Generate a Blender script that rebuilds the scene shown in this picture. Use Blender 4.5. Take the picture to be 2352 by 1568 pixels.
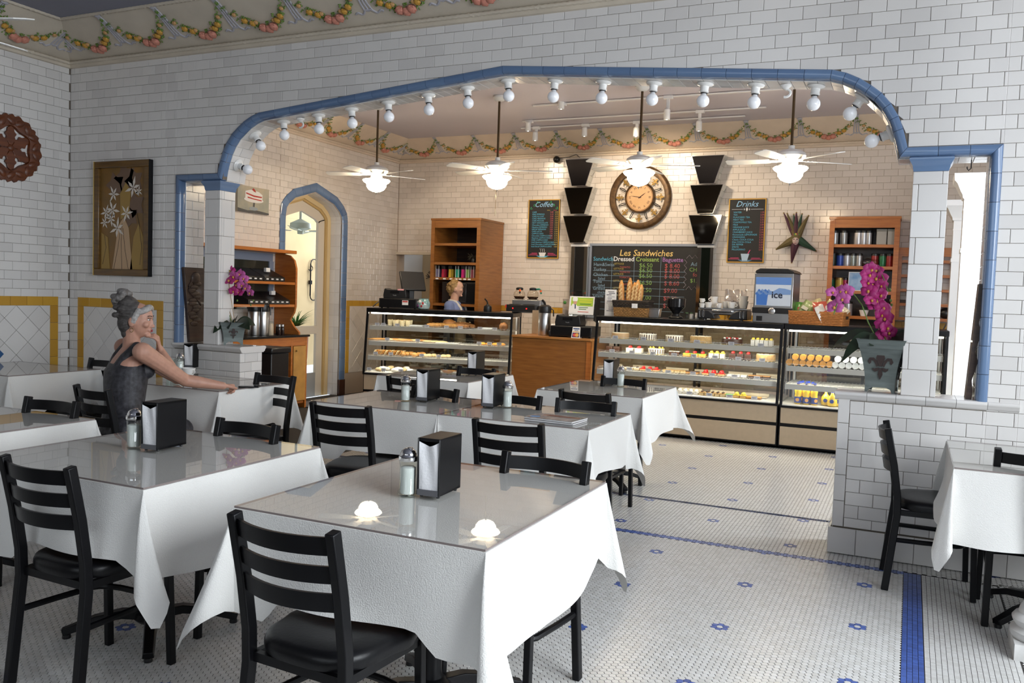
import bpy, bmesh, math, random
import numpy as np
from mathutils import Vector, Matrix, Euler, noise
random.seed(7); rnd = random.Random(7)
S = bpy.context.scene
COL = S.collection
PI = math.pi
for o in list(bpy.data.objects): bpy.data.objects.remove(o)

# ---------------------------------------------------------------- camera
F = 1966.5; YAW, PIT, ROL = [math.radians(a) for a in (24.91, 3.18, 1.936)]
CH = 1.49
_f = Vector((-math.sin(YAW), math.cos(YAW), 0)); _r = Vector((math.cos(YAW), math.sin(YAW), 0)); _u = Vector((0, 0, 1))
_f2 = _f*math.cos(PIT) - _u*math.sin(PIT); _u2 = _u*math.cos(PIT) + _f*math.sin(PIT)
CR = _r*math.cos(ROL) + _u2*math.sin(ROL); CU = _u2*math.cos(ROL) - _r*math.sin(ROL); CF = _f2
EYE = Vector((0, 0, CH))
cd = bpy.data.cameras.new('camera'); cam = bpy.data.objects.new('camera', cd); COL.objects.link(cam)
cd.sensor_width = 36; cd.lens = 36*F/2352; cd.clip_start = 0.05; cd.clip_end = 100
M = Matrix((( CR.x, CU.x, -CF.x, EYE.x), (CR.y, CU.y, -CF.y, EYE.y), (CR.z, CU.z, -CF.z, EYE.z), (0, 0, 0, 1)))
cam.matrix_world = M
S.camera = cam

# ---------------------------------------------------------------- light and exposure
S.view_settings.view_transform = 'Standard'; S.view_settings.look = 'None'
S.view_settings.exposure = -0.08; S.view_settings.gamma = 1.0; S.view_settings.use_curve_mapping = False
S.cycles.use_denoising = True
S.cycles.max_bounces = 8; S.cycles.diffuse_bounces = 4; S.cycles.glossy_bounces = 4
S.cycles.transparent_max_bounces = 24; S.cycles.transmission_bounces = 6
S.cycles.sample_clamp_indirect = 4.0
S.cycles.caustics_reflective = False; S.cycles.caustics_refractive = False
W = bpy.data.worlds.new('sky'); S.world = W; W.use_nodes = True
bg = W.node_tree.nodes['Background']; bg.inputs[0].default_value = (0.80, 0.90, 1.0, 1); bg.inputs[1].default_value = 1.6

def lamp(name, kind, loc, power, col, size=None, rot=None, target=None, spread=None, radius=None):
    l = bpy.data.lights.new(name, kind); o = bpy.data.objects.new(name, l); COL.objects.link(o)
    o.location = loc; l.energy = power; l.color = col
    if size: l.shape = 'RECTANGLE'; l.size, l.size_y = size
    if rot: o.rotation_euler = rot
    if target is not None: o.rotation_euler = (Vector(target)-Vector(loc)).to_track_quat('-Z', 'Y').to_euler()
    if spread: l.spread = spread
    if radius is not None: l.shadow_soft_size = radius
    return o
DAY = (0.90, 0.95, 1.0)
# daylight at the street windows of the front room (right wall and rear wall) and at the side windows behind the arch
lamp('daylight_right_near', 'AREA', (2.62, 1.3, 2.2), 260, DAY, (2.4, 2.4), target=(-1.6, 1.7, 0.0))
lamp('daylight_right_far', 'AREA', (2.62, 4.0, 2.2), 75, DAY, (1.7, 2.4), target=(-1.0, 4.0, 0.0))
lamp('daylight_rear', 'AREA', (-1.6, -2.9, 2.6), 42, DAY, (5.0, 1.8), target=(-1.8, 1.6, 0.7))
lamp('daylight_back_room', 'AREA', (1.48, 6.72, 1.85), 110, DAY, (1.4, 2.0), target=(-1.5, 8.6, 1.1))
sun = bpy.data.lights.new('sun', 'SUN'); sun.energy = 2.0; sun.angle = 0.05; sun.color = (1, .95, .86)
so = bpy.data.objects.new('sun', sun); COL.objects.link(so); so.rotation_euler = (math.radians(38), math.radians(-12), 0)

# ---------------------------------------------------------------- picture to plane helpers (known planes of the room only)
def ray(x, y): return CR*((x-1176)/F) - CU*((y-784)/F) + CF
def aY(x, y, Y): d = ray(x, y); return EYE + d*(Y/d.y)
def aX(x, y, X): d = ray(x, y); return EYE + d*(X/d.x)
def aZ(x, y, Z): d = ray(x, y); return EYE + d*((Z-CH)/d.z)
def proj(p):
    q = Vector(p)-EYE; z = q.dot(CF)
    return (1176+F*q.dot(CR)/z, 784-F*q.dot(CU)/z) if z > .05 else (-9999, -9999)

# ---------------------------------------------------------------- materials
MATS = {}
def mat(name, col, r=.5, m=0., spec=.5, var=0., scale=8., bump=0., bscale=60., coat=0., em=None, ems=0., trans=0., tint=None, stretch=None, var_col=None, alpha=1, sss=0, sheen=0):
    if name in MATS: return MATS[name]
    mt = bpy.data.materials.new(name); mt.use_nodes = True; nt = mt.node_tree; N = nt.nodes; Lk = nt.links
    b = N['Principled BSDF']; b.inputs['Roughness'].default_value = r; b.inputs['Metallic'].default_value = m
    b.inputs['Specular IOR Level'].default_value = spec; b.inputs['Coat Weight'].default_value = coat; b.inputs['Coat Roughness'].default_value = .03
    c4 = (*col, 1); b.inputs['Base Color'].default_value = c4
    b.inputs['Transmission Weight'].default_value = trans
    if sheen: b.inputs['Sheen Weight'].default_value = sheen
    if sss: b.inputs['Subsurface Weight'].default_value = sss; b.inputs['Subsurface Radius'].default_value = (.02, .008, .005)
    if em: b.inputs['Emission Color'].default_value = (*em, 1); b.inputs['Emission Strength'].default_value = ems
    tc = N.new('ShaderNodeTexCoord'); vec = tc.outputs['Object']
    if stretch:
        mp = N.new('ShaderNodeMapping'); mp.inputs['Scale'].default_value = stretch; Lk.new(vec, mp.inputs['Vector']); vec = mp.outputs['Vector']
    if var or tint:
        dark = var_col or tuple(c*(1-var) for c in col)
        mx = N.new('ShaderNodeMix'); mx.data_type = 'RGBA'; mx.inputs['A'].default_value = c4; mx.inputs['B'].default_value = (*dark, 1)
        if tint:
            at = N.new('ShaderNodeAttribute'); at.attribute_name = 'tint'; oi = N.new('ShaderNodeObjectInfo')
            ad = N.new('ShaderNodeMath'); ad.operation = 'ADD'; Lk.new(at.outputs['Fac'], ad.inputs[0]); Lk.new(oi.outputs['Random'], ad.inputs[1])
            fr = N.new('ShaderNodeMath'); fr.operation = 'FRACT'; Lk.new(ad.outputs[0], fr.inputs[0])
            pw = N.new('ShaderNodeMath'); pw.operation = 'POWER'; Lk.new(fr.outputs[0], pw.inputs[0]); pw.inputs[1].default_value = tint
            Lk.new(pw.outputs[0], mx.inputs['Factor'])
        else:
            nz = N.new('ShaderNodeTexNoise'); nz.inputs['Scale'].default_value = scale; nz.inputs['Detail'].default_value = 5; Lk.new(vec, nz.inputs['Vector'])
            rp = N.new('ShaderNodeMapRange'); rp.inputs[1].default_value = .3; rp.inputs[2].default_value = .7; Lk.new(nz.outputs['Fac'], rp.inputs[0])
            Lk.new(rp.outputs[0], mx.inputs['Factor'])
        Lk.new(mx.outputs['Result'], b.inputs['Base Color'])
    if bump:
        n2 = N.new('ShaderNodeTexNoise'); n2.inputs['Scale'].default_value = bscale; n2.inputs['Detail'].default_value = 4; Lk.new(vec, n2.inputs['Vector'])
        bp = N.new('ShaderNodeBump'); bp.inputs['Strength'].default_value = bump; bp.inputs['Distance'].default_value = .01
        Lk.new(n2.outputs['Fac'], bp.inputs['Height']); Lk.new(bp.outputs['Normal'], b.inputs['Normal'])
    MATS[name] = mt; return mt
def glassmat(name, tintc=(.97, .98, .97), f0=.04, f1=.9, rough=.02):
    mt = bpy.data.materials.new(name); mt.use_nodes = True; nt = mt.node_tree; N = nt.nodes; Lk = nt.links; N.clear()
    out = N.new('ShaderNodeOutputMaterial'); mx = N.new('ShaderNodeMixShader'); tr = N.new('ShaderNodeBsdfTransparent'); gl = N.new('ShaderNodeBsdfGlossy')
    tr.inputs[0].default_value = (*tintc, 1); gl.inputs['Roughness'].default_value = rough
    lw = N.new('ShaderNodeLayerWeight'); lw.inputs[0].default_value = .5
    p = N.new('ShaderNodeMath'); p.operation = 'POWER'; p.inputs[1].default_value = 4.0; Lk.new(lw.outputs['Facing'], p.inputs[0])
    ma = N.new('ShaderNodeMath'); ma.operation = 'MULTIPLY_ADD'; ma.inputs[1].default_value = f1; ma.inputs[2].default_value = f0; Lk.new(p.outputs[0], ma.inputs[0])
    Lk.new(ma.outputs[0], mx.inputs[0]); Lk.new(tr.outputs[0], mx.inputs[1]); Lk.new(gl.outputs[0], mx.inputs[2]); Lk.new(mx.outputs[0], out.inputs[0])
    MATS[name] = mt; return mt
def emit(name, col, s):
    mt = bpy.data.materials.new(name); mt.use_nodes = True; b = mt.node_tree.nodes['Principled BSDF']
    b.inputs['Base Color'].default_value = (*col, 1); b.inputs['Emission Color'].default_value = (*col, 1); b.inputs['Emission Strength'].default_value = s; MATS[name] = mt; return mt
def wood(name, a, b_, r=.4, sc=(1.5, 1.5, 14)):
    return mat(name, a, r, var=1, var_col=b_, scale=3.0, stretch=sc, coat=.15)

tileM = mat('white_glazed_tile', (.72, .70, .68), .16, var=1, var_col=(.63, .61, .595), tint=2.0)
creamM = mat('cream_glazed_tile', (.76, .69, .62), .17, var=1, var_col=(.69, .62, .55), tint=1.6)
groutM = mat('grout', (.17, .14, .11), .9)
grout2 = mat('grout_light', (.50, .40, .31), .9)
yelM = mat('ochre_glazed_tile', (.60, .34, .045), .2, var=1, var_col=(.48, .25, .03), tint=1)
blueM = mat('blue_glazed_tile', (.135, .215, .36), .2, var=1, var_col=(.105, .17, .30), tint=1, coat=.2)
plaster = mat('cream_plaster', (.70, .62, .50), .7, var=.12, scale=3)
friezeM = mat('frieze_plaster', (.62, .55, .45), .7, var=.14, scale=4, bump=.1)
ceilM = mat('ceiling_front_paint', (.23, .235, .29), .8, var=.08, scale=2)
ceil2M = mat('ceiling_back_paint', (.56, .53, .60), .35, var=.07, scale=1.5)
whiteP = mat('white_paint', (.80, .80, .80), .45)
blackP = mat('black_metal', (.005, .005, .006), .34, spec=.25)
vinyl = mat('black_vinyl', (.005, .005, .006), .36, spec=.28, bump=.05, bscale=90)
clothM = mat('white_cloth', (.80, .79, .76), .9, bump=.35, bscale=240, sheen=.15)
chrome = mat('chrome', (.75, .75, .75), .14, m=1)
steel = mat('brushed_steel', (.55, .55, .55), .3, m=1)
brass = mat('brass', (.33, .22, .08), .35, m=.8)
porc = mat('porcelain', (.80, .79, .77), .12)
bulbM = mat('opal_bulb_glass', (.90, .90, .92), .1, em=(.9, .92, 1), ems=.04)
blackPl = mat('black_plastic', (.012, .012, .013), .35)
paperM = mat('white_paper', (.82, .82, .82), .8)
orangeW = wood('orange_wood', (.52, .175, .03), (.38, .11, .016))
brownW = wood('brown_wood', (.33, .13, .028), (.22, .08, .016))
darkW = wood('dark_carved_wood', (.055, .030, .020), (.025, .013, .009), .6)
redW = wood('red_carved_wood', (.15, .038, .008), (.075, .018, .005), .45)
glass = glassmat('clear_glass', (.985, .99, .985), .03, .7)
tglass = glassmat('table_glass', (.97, .97, .955), .045, .95, .012)
glassE = mat('glass_edge', (.25, .21, .20), .15)
mirrorM = mat('dark_mirror', (.11, .105, .095), .05, m=1)
bevelM = mat('bevelled_mirror', (.80, .82, .80), .08, m=1)
hexM = mat('white_hex_tile', (.72, .715, .70), .28, var=1, var_col=(.62, .61, .585), tint=1.2)
hexB = mat('blue_hex_tile', (.075, .15, .50), .28, var=1, var_col=(.055, .10, .32), tint=1)
greenL = mat('leaf_green', (.018, .035, .016), .4, var=.4)
greenG = mat('garland_leaf_green', (.16, .27, .045), .6, var=.35, scale=30)
pinkG = mat('garland_rose_pink', (.62, .25, .18), .6, var=.25, scale=40)
yelG = mat('garland_flower_ochre', (.62, .33, .05), .6, var=.3, scale=40)
greyG = mat('ribbon_grey', (.42, .41, .45), .6)
skinM = mat('skin', (.56, .30, .215), .5, var=.15, scale=30, sss=.1)
skin2 = mat('skin_fair', (.62, .36, .26), .5, var=.1, scale=30, sss=.1)

# ---------------------------------------------------------------- mesh building
class MB:
    def __init__(s): s.v = []; s.f = []
    def add(s, v, f, T=None):
        b = len(s.v); s.v += [tuple(T @ Vector(p)) for p in v] if T else [tuple(p) for p in v]; s.f += [tuple(i+b for i in q) for q in f]; return s
    def box(s, c, d, rz=0, R=None):
        x, y, z = [a/2 for a in d]
        v = [(-x, -y, -z), (x, -y, -z), (x, y, -z), (-x, y, -z), (-x, -y, z), (x, -y, z), (x, y, z), (-x, y, z)]
        T = Matrix.Translation(c) @ (R.to_matrix().to_4x4() if R else Matrix.Rotation(rz, 4, 'Z'))
        return s.add(v, [(0, 3, 2, 1), (4, 5, 6, 7), (0, 1, 5, 4), (1, 2, 6, 5), (2, 3, 7, 6), (3, 0, 4, 7)], T)
    def bx(s, x0, x1, y0, y1, z0, z1): return s.box(((x0+x1)/2, (y0+y1)/2, (z0+z1)/2), (abs(x1-x0), abs(y1-y0), abs(z1-z0)))
    def sweep(s, pts, sec, up=(0, 0, 1), closed=False, scale=None):
        pts = [Vector(p) for p in pts]; up = Vector(up); n = len(pts); k = len(sec); v = []; f = []
        for i, p in enumerate(pts):
            a = pts[i-1] if (i or closed) else p; b = pts[(i+1) % n] if (i < n-1 or closed) else p
            t = (b-a).normalized(); sd = up.cross(t)
            if sd.length < 1e-4: sd = Vector((1, 0, 0)).cross(t)
            sd.normalize(); w = t.cross(sd); q = scale[i] if scale else 1
            v += [p + sd*(c[0]*q) + w*(c[1]*q) for c in sec]
        for i in range(n if closed else n-1):
            for j in range(k):
                a = i*k+j; b = i*k+(j+1) % k; c = ((i+1) % n)*k
                f.append((a, b, c+(j+1) % k, c+j))
        if not closed: f += [tuple(range(k))[::-1], tuple((n-1)*k+j for j in range(k))]
        return s.add(v, f)
    def tube(s, pts, r, n=8, closed=False, up=(0, 0, 1), scale=None):
        return s.sweep(pts, [(r*math.cos(2*PI*i/n), r*math.sin(2*PI*i/n)) for i in range(n)], up, closed, scale)
    def bar(s, pts, w, h, up=(0, 0, 1)):
        return s.sweep(pts, [(-w/2, -h/2), (w/2, -h/2), (w/2, h/2), (-w/2, h/2)], up)
    def lathe(s, prof, n=24, c=(0, 0, 0), T=None):
        v = []; f = []; k = len(prof)
        for r, z in prof: v += [(r*math.cos(2*PI*i/n), r*math.sin(2*PI*i/n), z) for i in range(n)]
        for j in range(k-1):
            for i in range(n):
                f.append((j*n+i, j*n+(i+1) % n, (j+1)*n+(i+1) % n, (j+1)*n+i))
        f += [tuple(range(n))[::-1], tuple((k-1)*n+i for i in range(n))]
        return s.add(v, f, T or Matrix.Translation(c))
    def ell(s, c, r, n=12, m=8, T=None, warp=None):
        v = [(0, 0, -1)]; f = []
        for j in range(1, m):
            a = -PI/2+PI*j/m; v += [(math.cos(a)*math.cos(2*PI*i/n), math.cos(a)*math.sin(2*PI*i/n), math.sin(a)) for i in range(n)]
        v.append((0, 0, 1)); L = len(v)-1
        for i in range(n): f.append((0, 1+(i+1) % n, 1+i)); f.append((L, 1+(m-2)*n+i, 1+(m-2)*n+(i+1) % n))
        for j in range(m-2):
            for i in range(n): f.append((1+j*n+i, 1+j*n+(i+1) % n, 1+(j+1)*n+(i+1) % n, 1+(j+1)*n+i))
        v = [Vector((p[0]*r[0], p[1]*r[1], p[2]*r[2])) for p in v]
        if warp: v = [warp(p) for p in v]
        return s.add(v, f, Matrix.Translation(c) @ T if T else Matrix.Translation(c))
    def prism(s, poly, d, org=(0, 0, 0), U=(1, 0, 0), V=(0, 0, 1), N=(0, -1, 0)):
        U, V, N, O = Vector(U), Vector(V), Vector(N), Vector(org); k = len(poly)
        v = [O+U*p[0]+V*p[1] for p in poly]+[O+U*p[0]+V*p[1]+N*d for p in poly]
        return s.add(v, [tuple(range(k))[::-1], tuple(range(k, 2*k))]+[(i, (i+1) % k, k+(i+1) % k, k+i) for i in range(k)])
    def sheet(s, fn, nu, nv):
        v = [fn(i/nu, j/nv) for j in range(nv+1) for i in range(nu+1)]
        return s.add(v, [(j*(nu+1)+i, j*(nu+1)+i+1, (j+1)*(nu+1)+i+1, (j+1)*(nu+1)+i) for j in range(nv) for i in range(nu)])
    def mesh(s, name, m, smooth=True, recalc=True, ang=35, tint=None):
        me = bpy.data.meshes.new(name); me.from_pydata(s.v, [], s.f)
        if recalc:
            b = bmesh.new(); b.from_mesh(me); bmesh.ops.recalc_face_normals(b, faces=b.faces); b.to_mesh(me); b.free()
        if m: me.materials.append(m)
        if smooth: me.polygons.foreach_set('use_smooth', [True]*len(me.polygons)); me.set_sharp_from_angle(angle=math.radians(ang))
        if tint is not None:
            a = me.attributes.new('tint', 'FLOAT', 'FACE'); a.data.foreach_set('value', tint)
        return me
    def build(s, name, m, parent=None, smooth=True, loc=(0, 0, 0), bev=0, **k):
        return put(name, s.mesh(name, m, smooth, **k), parent, loc, bev)
def put(name, me, parent=None, loc=(0, 0, 0), bev=0):
    o = bpy.data.objects.new(name, me); COL.objects.link(o); o.location = loc
    if parent: o.parent = parent
    if bev:
        bm_ = o.modifiers.new('bevel', 'BEVEL'); bm_.width = bev; bm_.segments = 2; bm_.limit_method = 'ANGLE'
    return o
def tag(o, label, cat, group=None):
    o['label'] = label; o['category'] = cat
    if group: o['group'] = group
    return o
def T(name, label, cat, loc=(0, 0, 0), rz=0, group=None):
    o = bpy.data.objects.new(name, None); COL.objects.link(o); o.location = loc; o.rotation_euler = (0, 0, rz); o.empty_display_size = .1
    return tag(o, label, cat, group)
KIDS = {}
def dup(root, loc=None, rz=None, label=None, group=None, parent=None, name=None):
    def rec(o, par):
        c = o.copy(); COL.objects.link(c)
        if par: c.parent = par
        for ch in list(o.children): rec(ch, c)
        return c
    r = rec(root, parent)
    if loc is not None: r.location = loc
    if rz is not None: r.rotation_euler = (0, 0, rz)
    if label: r['label'] = label
    if group: r['group'] = group
    return r
def struct(o): o['kind'] = 'structure'; return o
def stuff(o): o['kind'] = 'stuff'; return o
def text(body, size, m, parent, loc, rot=(PI/2, 0, 0), align='LEFT', shear=0, name='lettering', sp=1, ls=1, bold=0):
    c = bpy.data.curves.new(name, 'FONT'); c.body = body; c.size = size; c.align_x = align; c.shear = shear; c.extrude = .0006; c.space_character = sp; c.space_line = ls; c.offset = bold
    c.resolution_u = 2
    c.materials.append(m); o = bpy.data.objects.new(name, c); me = bpy.data.meshes.new_from_object(o); bpy.data.objects.remove(o); bpy.data.curves.remove(c)
    me.name = name; o = put(name, me, parent, loc); o.rotation_euler = rot
    return o
def clip_poly(poly, a, b, c):   # keep a*x+b*y<=c
    out = []
    for i in range(len(poly)):
        p, q = poly[i], poly[(i+1) % len(poly)]; dp = a*p[0]+b*p[1]-c; dq = a*q[0]+b*q[1]-c
        if dp <= 0: out.append(p)
        if dp*dq < 0: t = dp/(dp-dq); out.append((p[0]+(q[0]-p[0])*t, p[1]+(q[1]-p[1])*t))
    return out
def wm(o):
    m = Matrix.Translation(o.location) @ o.rotation_euler.to_matrix().to_4x4()
    return (wm(o.parent) @ m) if o.parent else m
def wb(mb, name, m, parent, bev=0, **k):      # geometry given in room coordinates, stored in the parent's own frame
    me = mb.mesh(name, m, **k); me.transform(wm(parent).inverted()); return put(name, me, parent, (0, 0, 0), bev)

# ---------------------------------------------------------------- tiled walls
def tile_geo(mb, poly, t, to3, inset=.0022):
    k = len(poly); cx = sum(p[0] for p in poly)/k; cy = sum(p[1] for p in poly)/k
    def sh(p):
        dx, dy = p[0]-cx, p[1]-cy
        return (cx+dx-math.copysign(min(inset, abs(dx)*.5), dx), cy+dy-math.copysign(min(inset, abs(dy)*.5), dy))
    v = [to3(p, 0) for p in poly]+[to3(p, t*.7) for p in poly]+[to3(sh(p), t) for p in poly]
    f = []
    for r in range(2): f += [(r*k+i, r*k+(i+1) % k, (r+1)*k+(i+1) % k, (r+1)*k+i) for i in range(k)]
    f.append(tuple(range(2*k, 3*k))); mb.add(v, f); return len(f)
def place_tiles(parent, polys, org, U, V, N, t, m, name, n_ind=300, vis=None, mass='tile_field'):
    org, U, V, N = Vector(org), Vector(U), Vector(V), Vector(N); L = []
    for poly in polys:
        k = len(poly); c = (sum(p[0] for p in poly)/k, sum(p[1] for p in poly)/k); w3 = org+U*c[0]+V*c[1]
        px, py = proj(w3)
        a = abs(sum(poly[i-1][0]*poly[i][1]-poly[i][0]*poly[i-1][1] for i in range(k)))/2
        ok = 0 < px < 2352 and 0 < py < 1568 and (vis is None or vis(px, py))
        d = w3-EYE
        L.append((-(a*abs(d.normalized().dot(N))/d.length_squared) if ok else 1, c, w3, poly))
    L.sort(key=lambda q: q[0]); shared = {}; mass_mb = MB(); tint = []
    for i, (s_, c, w3, poly) in enumerate(L):
        if i < n_ind and s_ < 0:
            key = tuple((round(p[0]-c[0], 3), round(p[1]-c[1], 3)) for p in poly)
            if key not in shared:
                mb = MB(); tile_geo(mb, [(p[0]-c[0], p[1]-c[1]) for p in poly], t, lambda p, w: U*p[0]+V*p[1]+N*w); shared[key] = mb.mesh(name, m, smooth=False)
            put(name, shared[key], parent, w3)
        else:
            n = tile_geo(mass_mb, poly, t, lambda p, w: org+U*p[0]+V*p[1]+N*w); tint += [rnd.random()]*n
    if mass_mb.v: stuff(mass_mb.build(mass, m, parent, smooth=False, tint=tint, recalc=False))
TW, TH, TJ = .154, .0781, .0024
def brick_polys(regions, v0=.611-8*.0781, u0=0., w=TW, h=TH, n=60, j=TJ):
    out = []
    for (ua, ub, lo, hi) in regions:
        flo = lo if callable(lo) else (lambda u, q=lo: q); fhi = hi if callable(hi) else (lambda u, q=hi: q); const = not callable(lo) and not callable(hi)
        for k in range(-2, n):
            za, zb = v0+k*h+j/2, v0+(k+1)*h-j/2; off = u0+(k % 2)*w/2; c0 = int((ua-off)//w)-1
            for c in range(c0, int((ub-off)//w)+2):
                a, b = max(off+c*w+j/2, ua), min(off+(c+1)*w-j/2, ub)
                if b-a < .012: continue
                if const:
                    z0, z1 = max(za, lo), min(zb, hi)
                    if z1-z0 > .012: out.append([(a, z0), (b, z0), (b, z1), (a, z1)])
                    continue
                us = [a+(b-a)*i/5 for i in range(6)]; bot = [(u, max(za, flo(u))) for u in us]; top = [(u, min(zb, fhi(u))) for u in us]
                if all(p[1] <= za+1e-6 for p in bot) and all(p[1] >= zb-1e-6 for p in top): out.append([(a, za), (b, za), (b, zb), (a, zb)]); continue
                keep = [i for i in range(6) if top[i][1]-bot[i][1] > .004]
                if len(keep) < 2 or keep != list(range(keep[0], keep[-1]+1)): continue
                out.append([bot[i] for i in keep]+[top[i] for i in reversed(keep)])
    return out

YA, YA2 = 5.449, 5.712          # the arch wall: front and rear face
XF, XB, YB = -7.05, -7.15, 11.13
ZC, ZR, CV = 3.45, 3.68, .42    # frieze foot, ceiling, frieze run
AC = -2.67
HALF = [(2.60, 2.404), (2.590, 2.46), (2.571, 2.511), (2.543, 2.584), (2.50, 2.658), (2.447, 2.723), (2.389, 2.770), (2.323, 2.816), (2.248, 2.853), (2.17, 2.877)]
OX0, OX1, SILL = -5.735, .41, .97
arch = [(AC-d, z) for d, z in HALF]+[(AC, 3.073)]+[(AC+d, z) for d, z in reversed(HALF)]
def zo(u):
    if u <= arch[0][0] or u >= arch[-1][0]: return 2.404
    for p, q in zip(arch, arch[1:]):
        if p[0] <= u <= q[0]: return p[1]+(q[1]-p[1])*(u-p[0])/(q[0]-p[0]+1e-9)
outer = [(OX0, SILL), (OX0, 2.404)]+arch+[(OX1, 2.404), (OX1, SILL)]
def offset_line(pts, d):
    out = []
    for i, p in enumerate(pts):
        ns = []
        for a, b in ((i-1, i), (i, i+1)):
            if 0 <= a and b < len(pts):
                t = Vector((pts[b][0]-pts[a][0], pts[b][1]-pts[a][1])).normalized(); ns.append(Vector((t.y, -t.x)))
        n = (ns[0]+ns[-1]).normalized(); out.append((p[0]+n.x*d/max(.5, n.dot(ns[0])), p[1]+n.y*d/max(.5, n.dot(ns[0]))))
    return out
TRW = .055
inner = offset_line(outer, TRW)
def zi(u):
    ps = [p for p in inner[1:-1]]
    for p, q in zip(ps, ps[1:]):
        if min(p[0], q[0])-1e-6 <= u <= max(p[0], q[0])+1e-6 and abs(p[0]-q[0]) > 1e-5: return p[1]+(q[1]-p[1])*(u-p[0])/(q[0]-p[0])
    return 2.349
# core of the arch wall, sliced so that its underside follows the arch
mb = MB(); G = .006
xs = sorted(set([inner[0][0], inner[-1][0]]+[p[0] for p in inner[1:-1]]+[XF]))
mb.bx(XF-.1, inner[0][0]-.006, YA+G, YA2, 0, 3.8); mb.bx(inner[-1][0]+.006, 2.7, YA+G, YA2, 0, 3.8)
for a, b in zip(xs[1:], xs[2:]):
    if b-a < 1e-4: continue
    za, zb = zi(a+1e-5)+.006, zi(b-1e-5)+.006
    mb.prism([(a, za), (b, zb), (b, 3.8), (a, 3.8)], YA2-YA-G, (0, YA2, 0))
mb.bx(inner[0][0]-.01, -5.0-G, YA+G, YA2+.0, 0, .93); mb.bx(-.366+G, inner[-1][0]+.01, YA+G, YA2, 0, .93)
wallA = struct(mb.build('wall_middle', groutM, smooth=False))
regs = [(XF, -6.943, .16, ZC), (-6.943, -5.735-.135, 1.325, ZC), (-5.87, OX0, .16, ZC),
        (OX0, OX1, zo, ZC), (OX1, .565, .16, ZC), (.565, 2.6, .16, ZC),
        (OX0, -5.0, .16, .925), (-.30, OX1, .165, .925)]
P = brick_polys(regs, u0=-.30)
place_tiles(wallA, P, (0, YA+G, 0), (1, 0, 0), (0, 0, 1), (0, -1, 0), G, tileM, 'wall_tile')
# ochre bands and diamond tiles of the dado, on the arch wall and on the left wall
def dado(wall, org, U, V, N, u0, u1, z0, z1, bw, side, bm=yelM, dm=tileM, blue=None, n=300):
    bp = []
    L = .157
    def strip(a0, a1, f):
        k = max(1, round((a1-a0)/L))
        for i in range(k):
            p, q = a0+(a1-a0)*i/k+.001, a0+(a1-a0)*(i+1)/k-.001; bp.append(f(p, q))
    strip(u0, u1, lambda p, q: [(p, z1-bw), (q, z1-bw), (q, z1), (p, z1)])
    if z0 > .3: strip(u0, u1, lambda p, q: [(p, z0), (q, z0), (q, z0+bw), (p, z0+bw)])
    if 'L' in side: strip(z0, z1-bw, lambda p, q: [(u0, p), (u0+bw, p), (u0+bw, q), (u0, q)])
    if 'R' in side: strip(z0, z1-bw, lambda p, q: [(u1-bw, p), (u1, p), (u1, q), (u1-bw, q)])
    place_tiles(wall, bp, org, U, V, N, G, bm, 'dado_border_tile', n, mass='dado_border')
    a, b = (u0+bw if 'L' in side else u0), (u1-bw if 'R' in side else u1); c, d = (z0+bw if z0 > .3 else z0), z1-bw
    dd = .2157; dp = []; D = dd/2-.0016
    for i in range(-2, int((b-a)/dd*2)+3):
        for j_ in range(-2, int((d-c)/dd*2)+3):
            if (i+j_) % 2: continue
            x, y = b-.0+.0-i*dd/2, d-j_*dd/2; q = [(x-D, y), (x, y-D), (x+D, y), (x, y+D)]
            for cl in ((-1, 0, -a-.001), (1, 0, b-.001), (0, -1, -c-.001), (0, 1, d-.001)): q = clip_poly(q, *cl) if len(q) > 2 else q
            if len(q) > 2 and (max(p[0] for p in q)-min(p[0] for p in q)) > .012: dp.append(q)
    place_tiles(wall, dp, org, U, V, N, G, dm, 'diamond_tile', n, mass='diamond_tiles')
dado(wallA, (0, YA+G, 0), (1, 0, 0), (0, 0, 1), (0, -1, 0), -6.943, -5.87, .16, 1.325, .08, 'LR')
# glazed skirting tiles at the foot of the half walls
sk = []
for a, b in ((-.385, 2.6), (OX0, -4.985), (XF, OX0)):
    k = round((b-a)/.157)
    sk += [[(a+(b-a)*i/k+.001, .004), (a+(b-a)*(i+1)/k-.001, .004), (a+(b-a)*(i+1)/k-.001, .158), (a+(b-a)*i/k+.001, .158)] for i in range(k)]
place_tiles(wallA, sk, (0, YA+G-.012, 0), (1, 0, 0), (0, 0, 1), (0, -1, 0), .012, tileM, 'skirting_tile')
# end faces of the half walls
for x0, s_ in ((-.366, -1), (-5.0, 1)):
    org = (x0+G*(-s_), 0, 0); P = brick_polys([(YA+.004, YA2, .16, .925)], u0=YA-.02)
    place_tiles(wallA, P, org, (0, 1, 0), (0, 0, 1), (s_, 0, 0), G, tileM, 'end_tile')
    place_tiles(wallA, [[(YA-.01+i*.15, .004), (YA+.138+i*.15, .004), (YA+.138+i*.15, .158), (YA-.01+i*.15, .158)] for i in range(2)], (x0+.006*s_, 0, 0), (0, 1, 0), (0, 0, 1), (s_, 0, 0), .014, tileM, 'skirting_tile')
pc = []
k0 = [(.165+i*.156, .165+(i+1)*.156-.003) for i in range(5)]
place_tiles(wallA, [[(-.366, a), (-.303, a), (-.303, b), (-.366, b)] for a, b in k0 if b < .95], (0, YA+G, 0), (1, 0, 0), (0, 0, 1), (0, -1, 0), G+.002, tileM, 'corner_tile')
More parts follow.
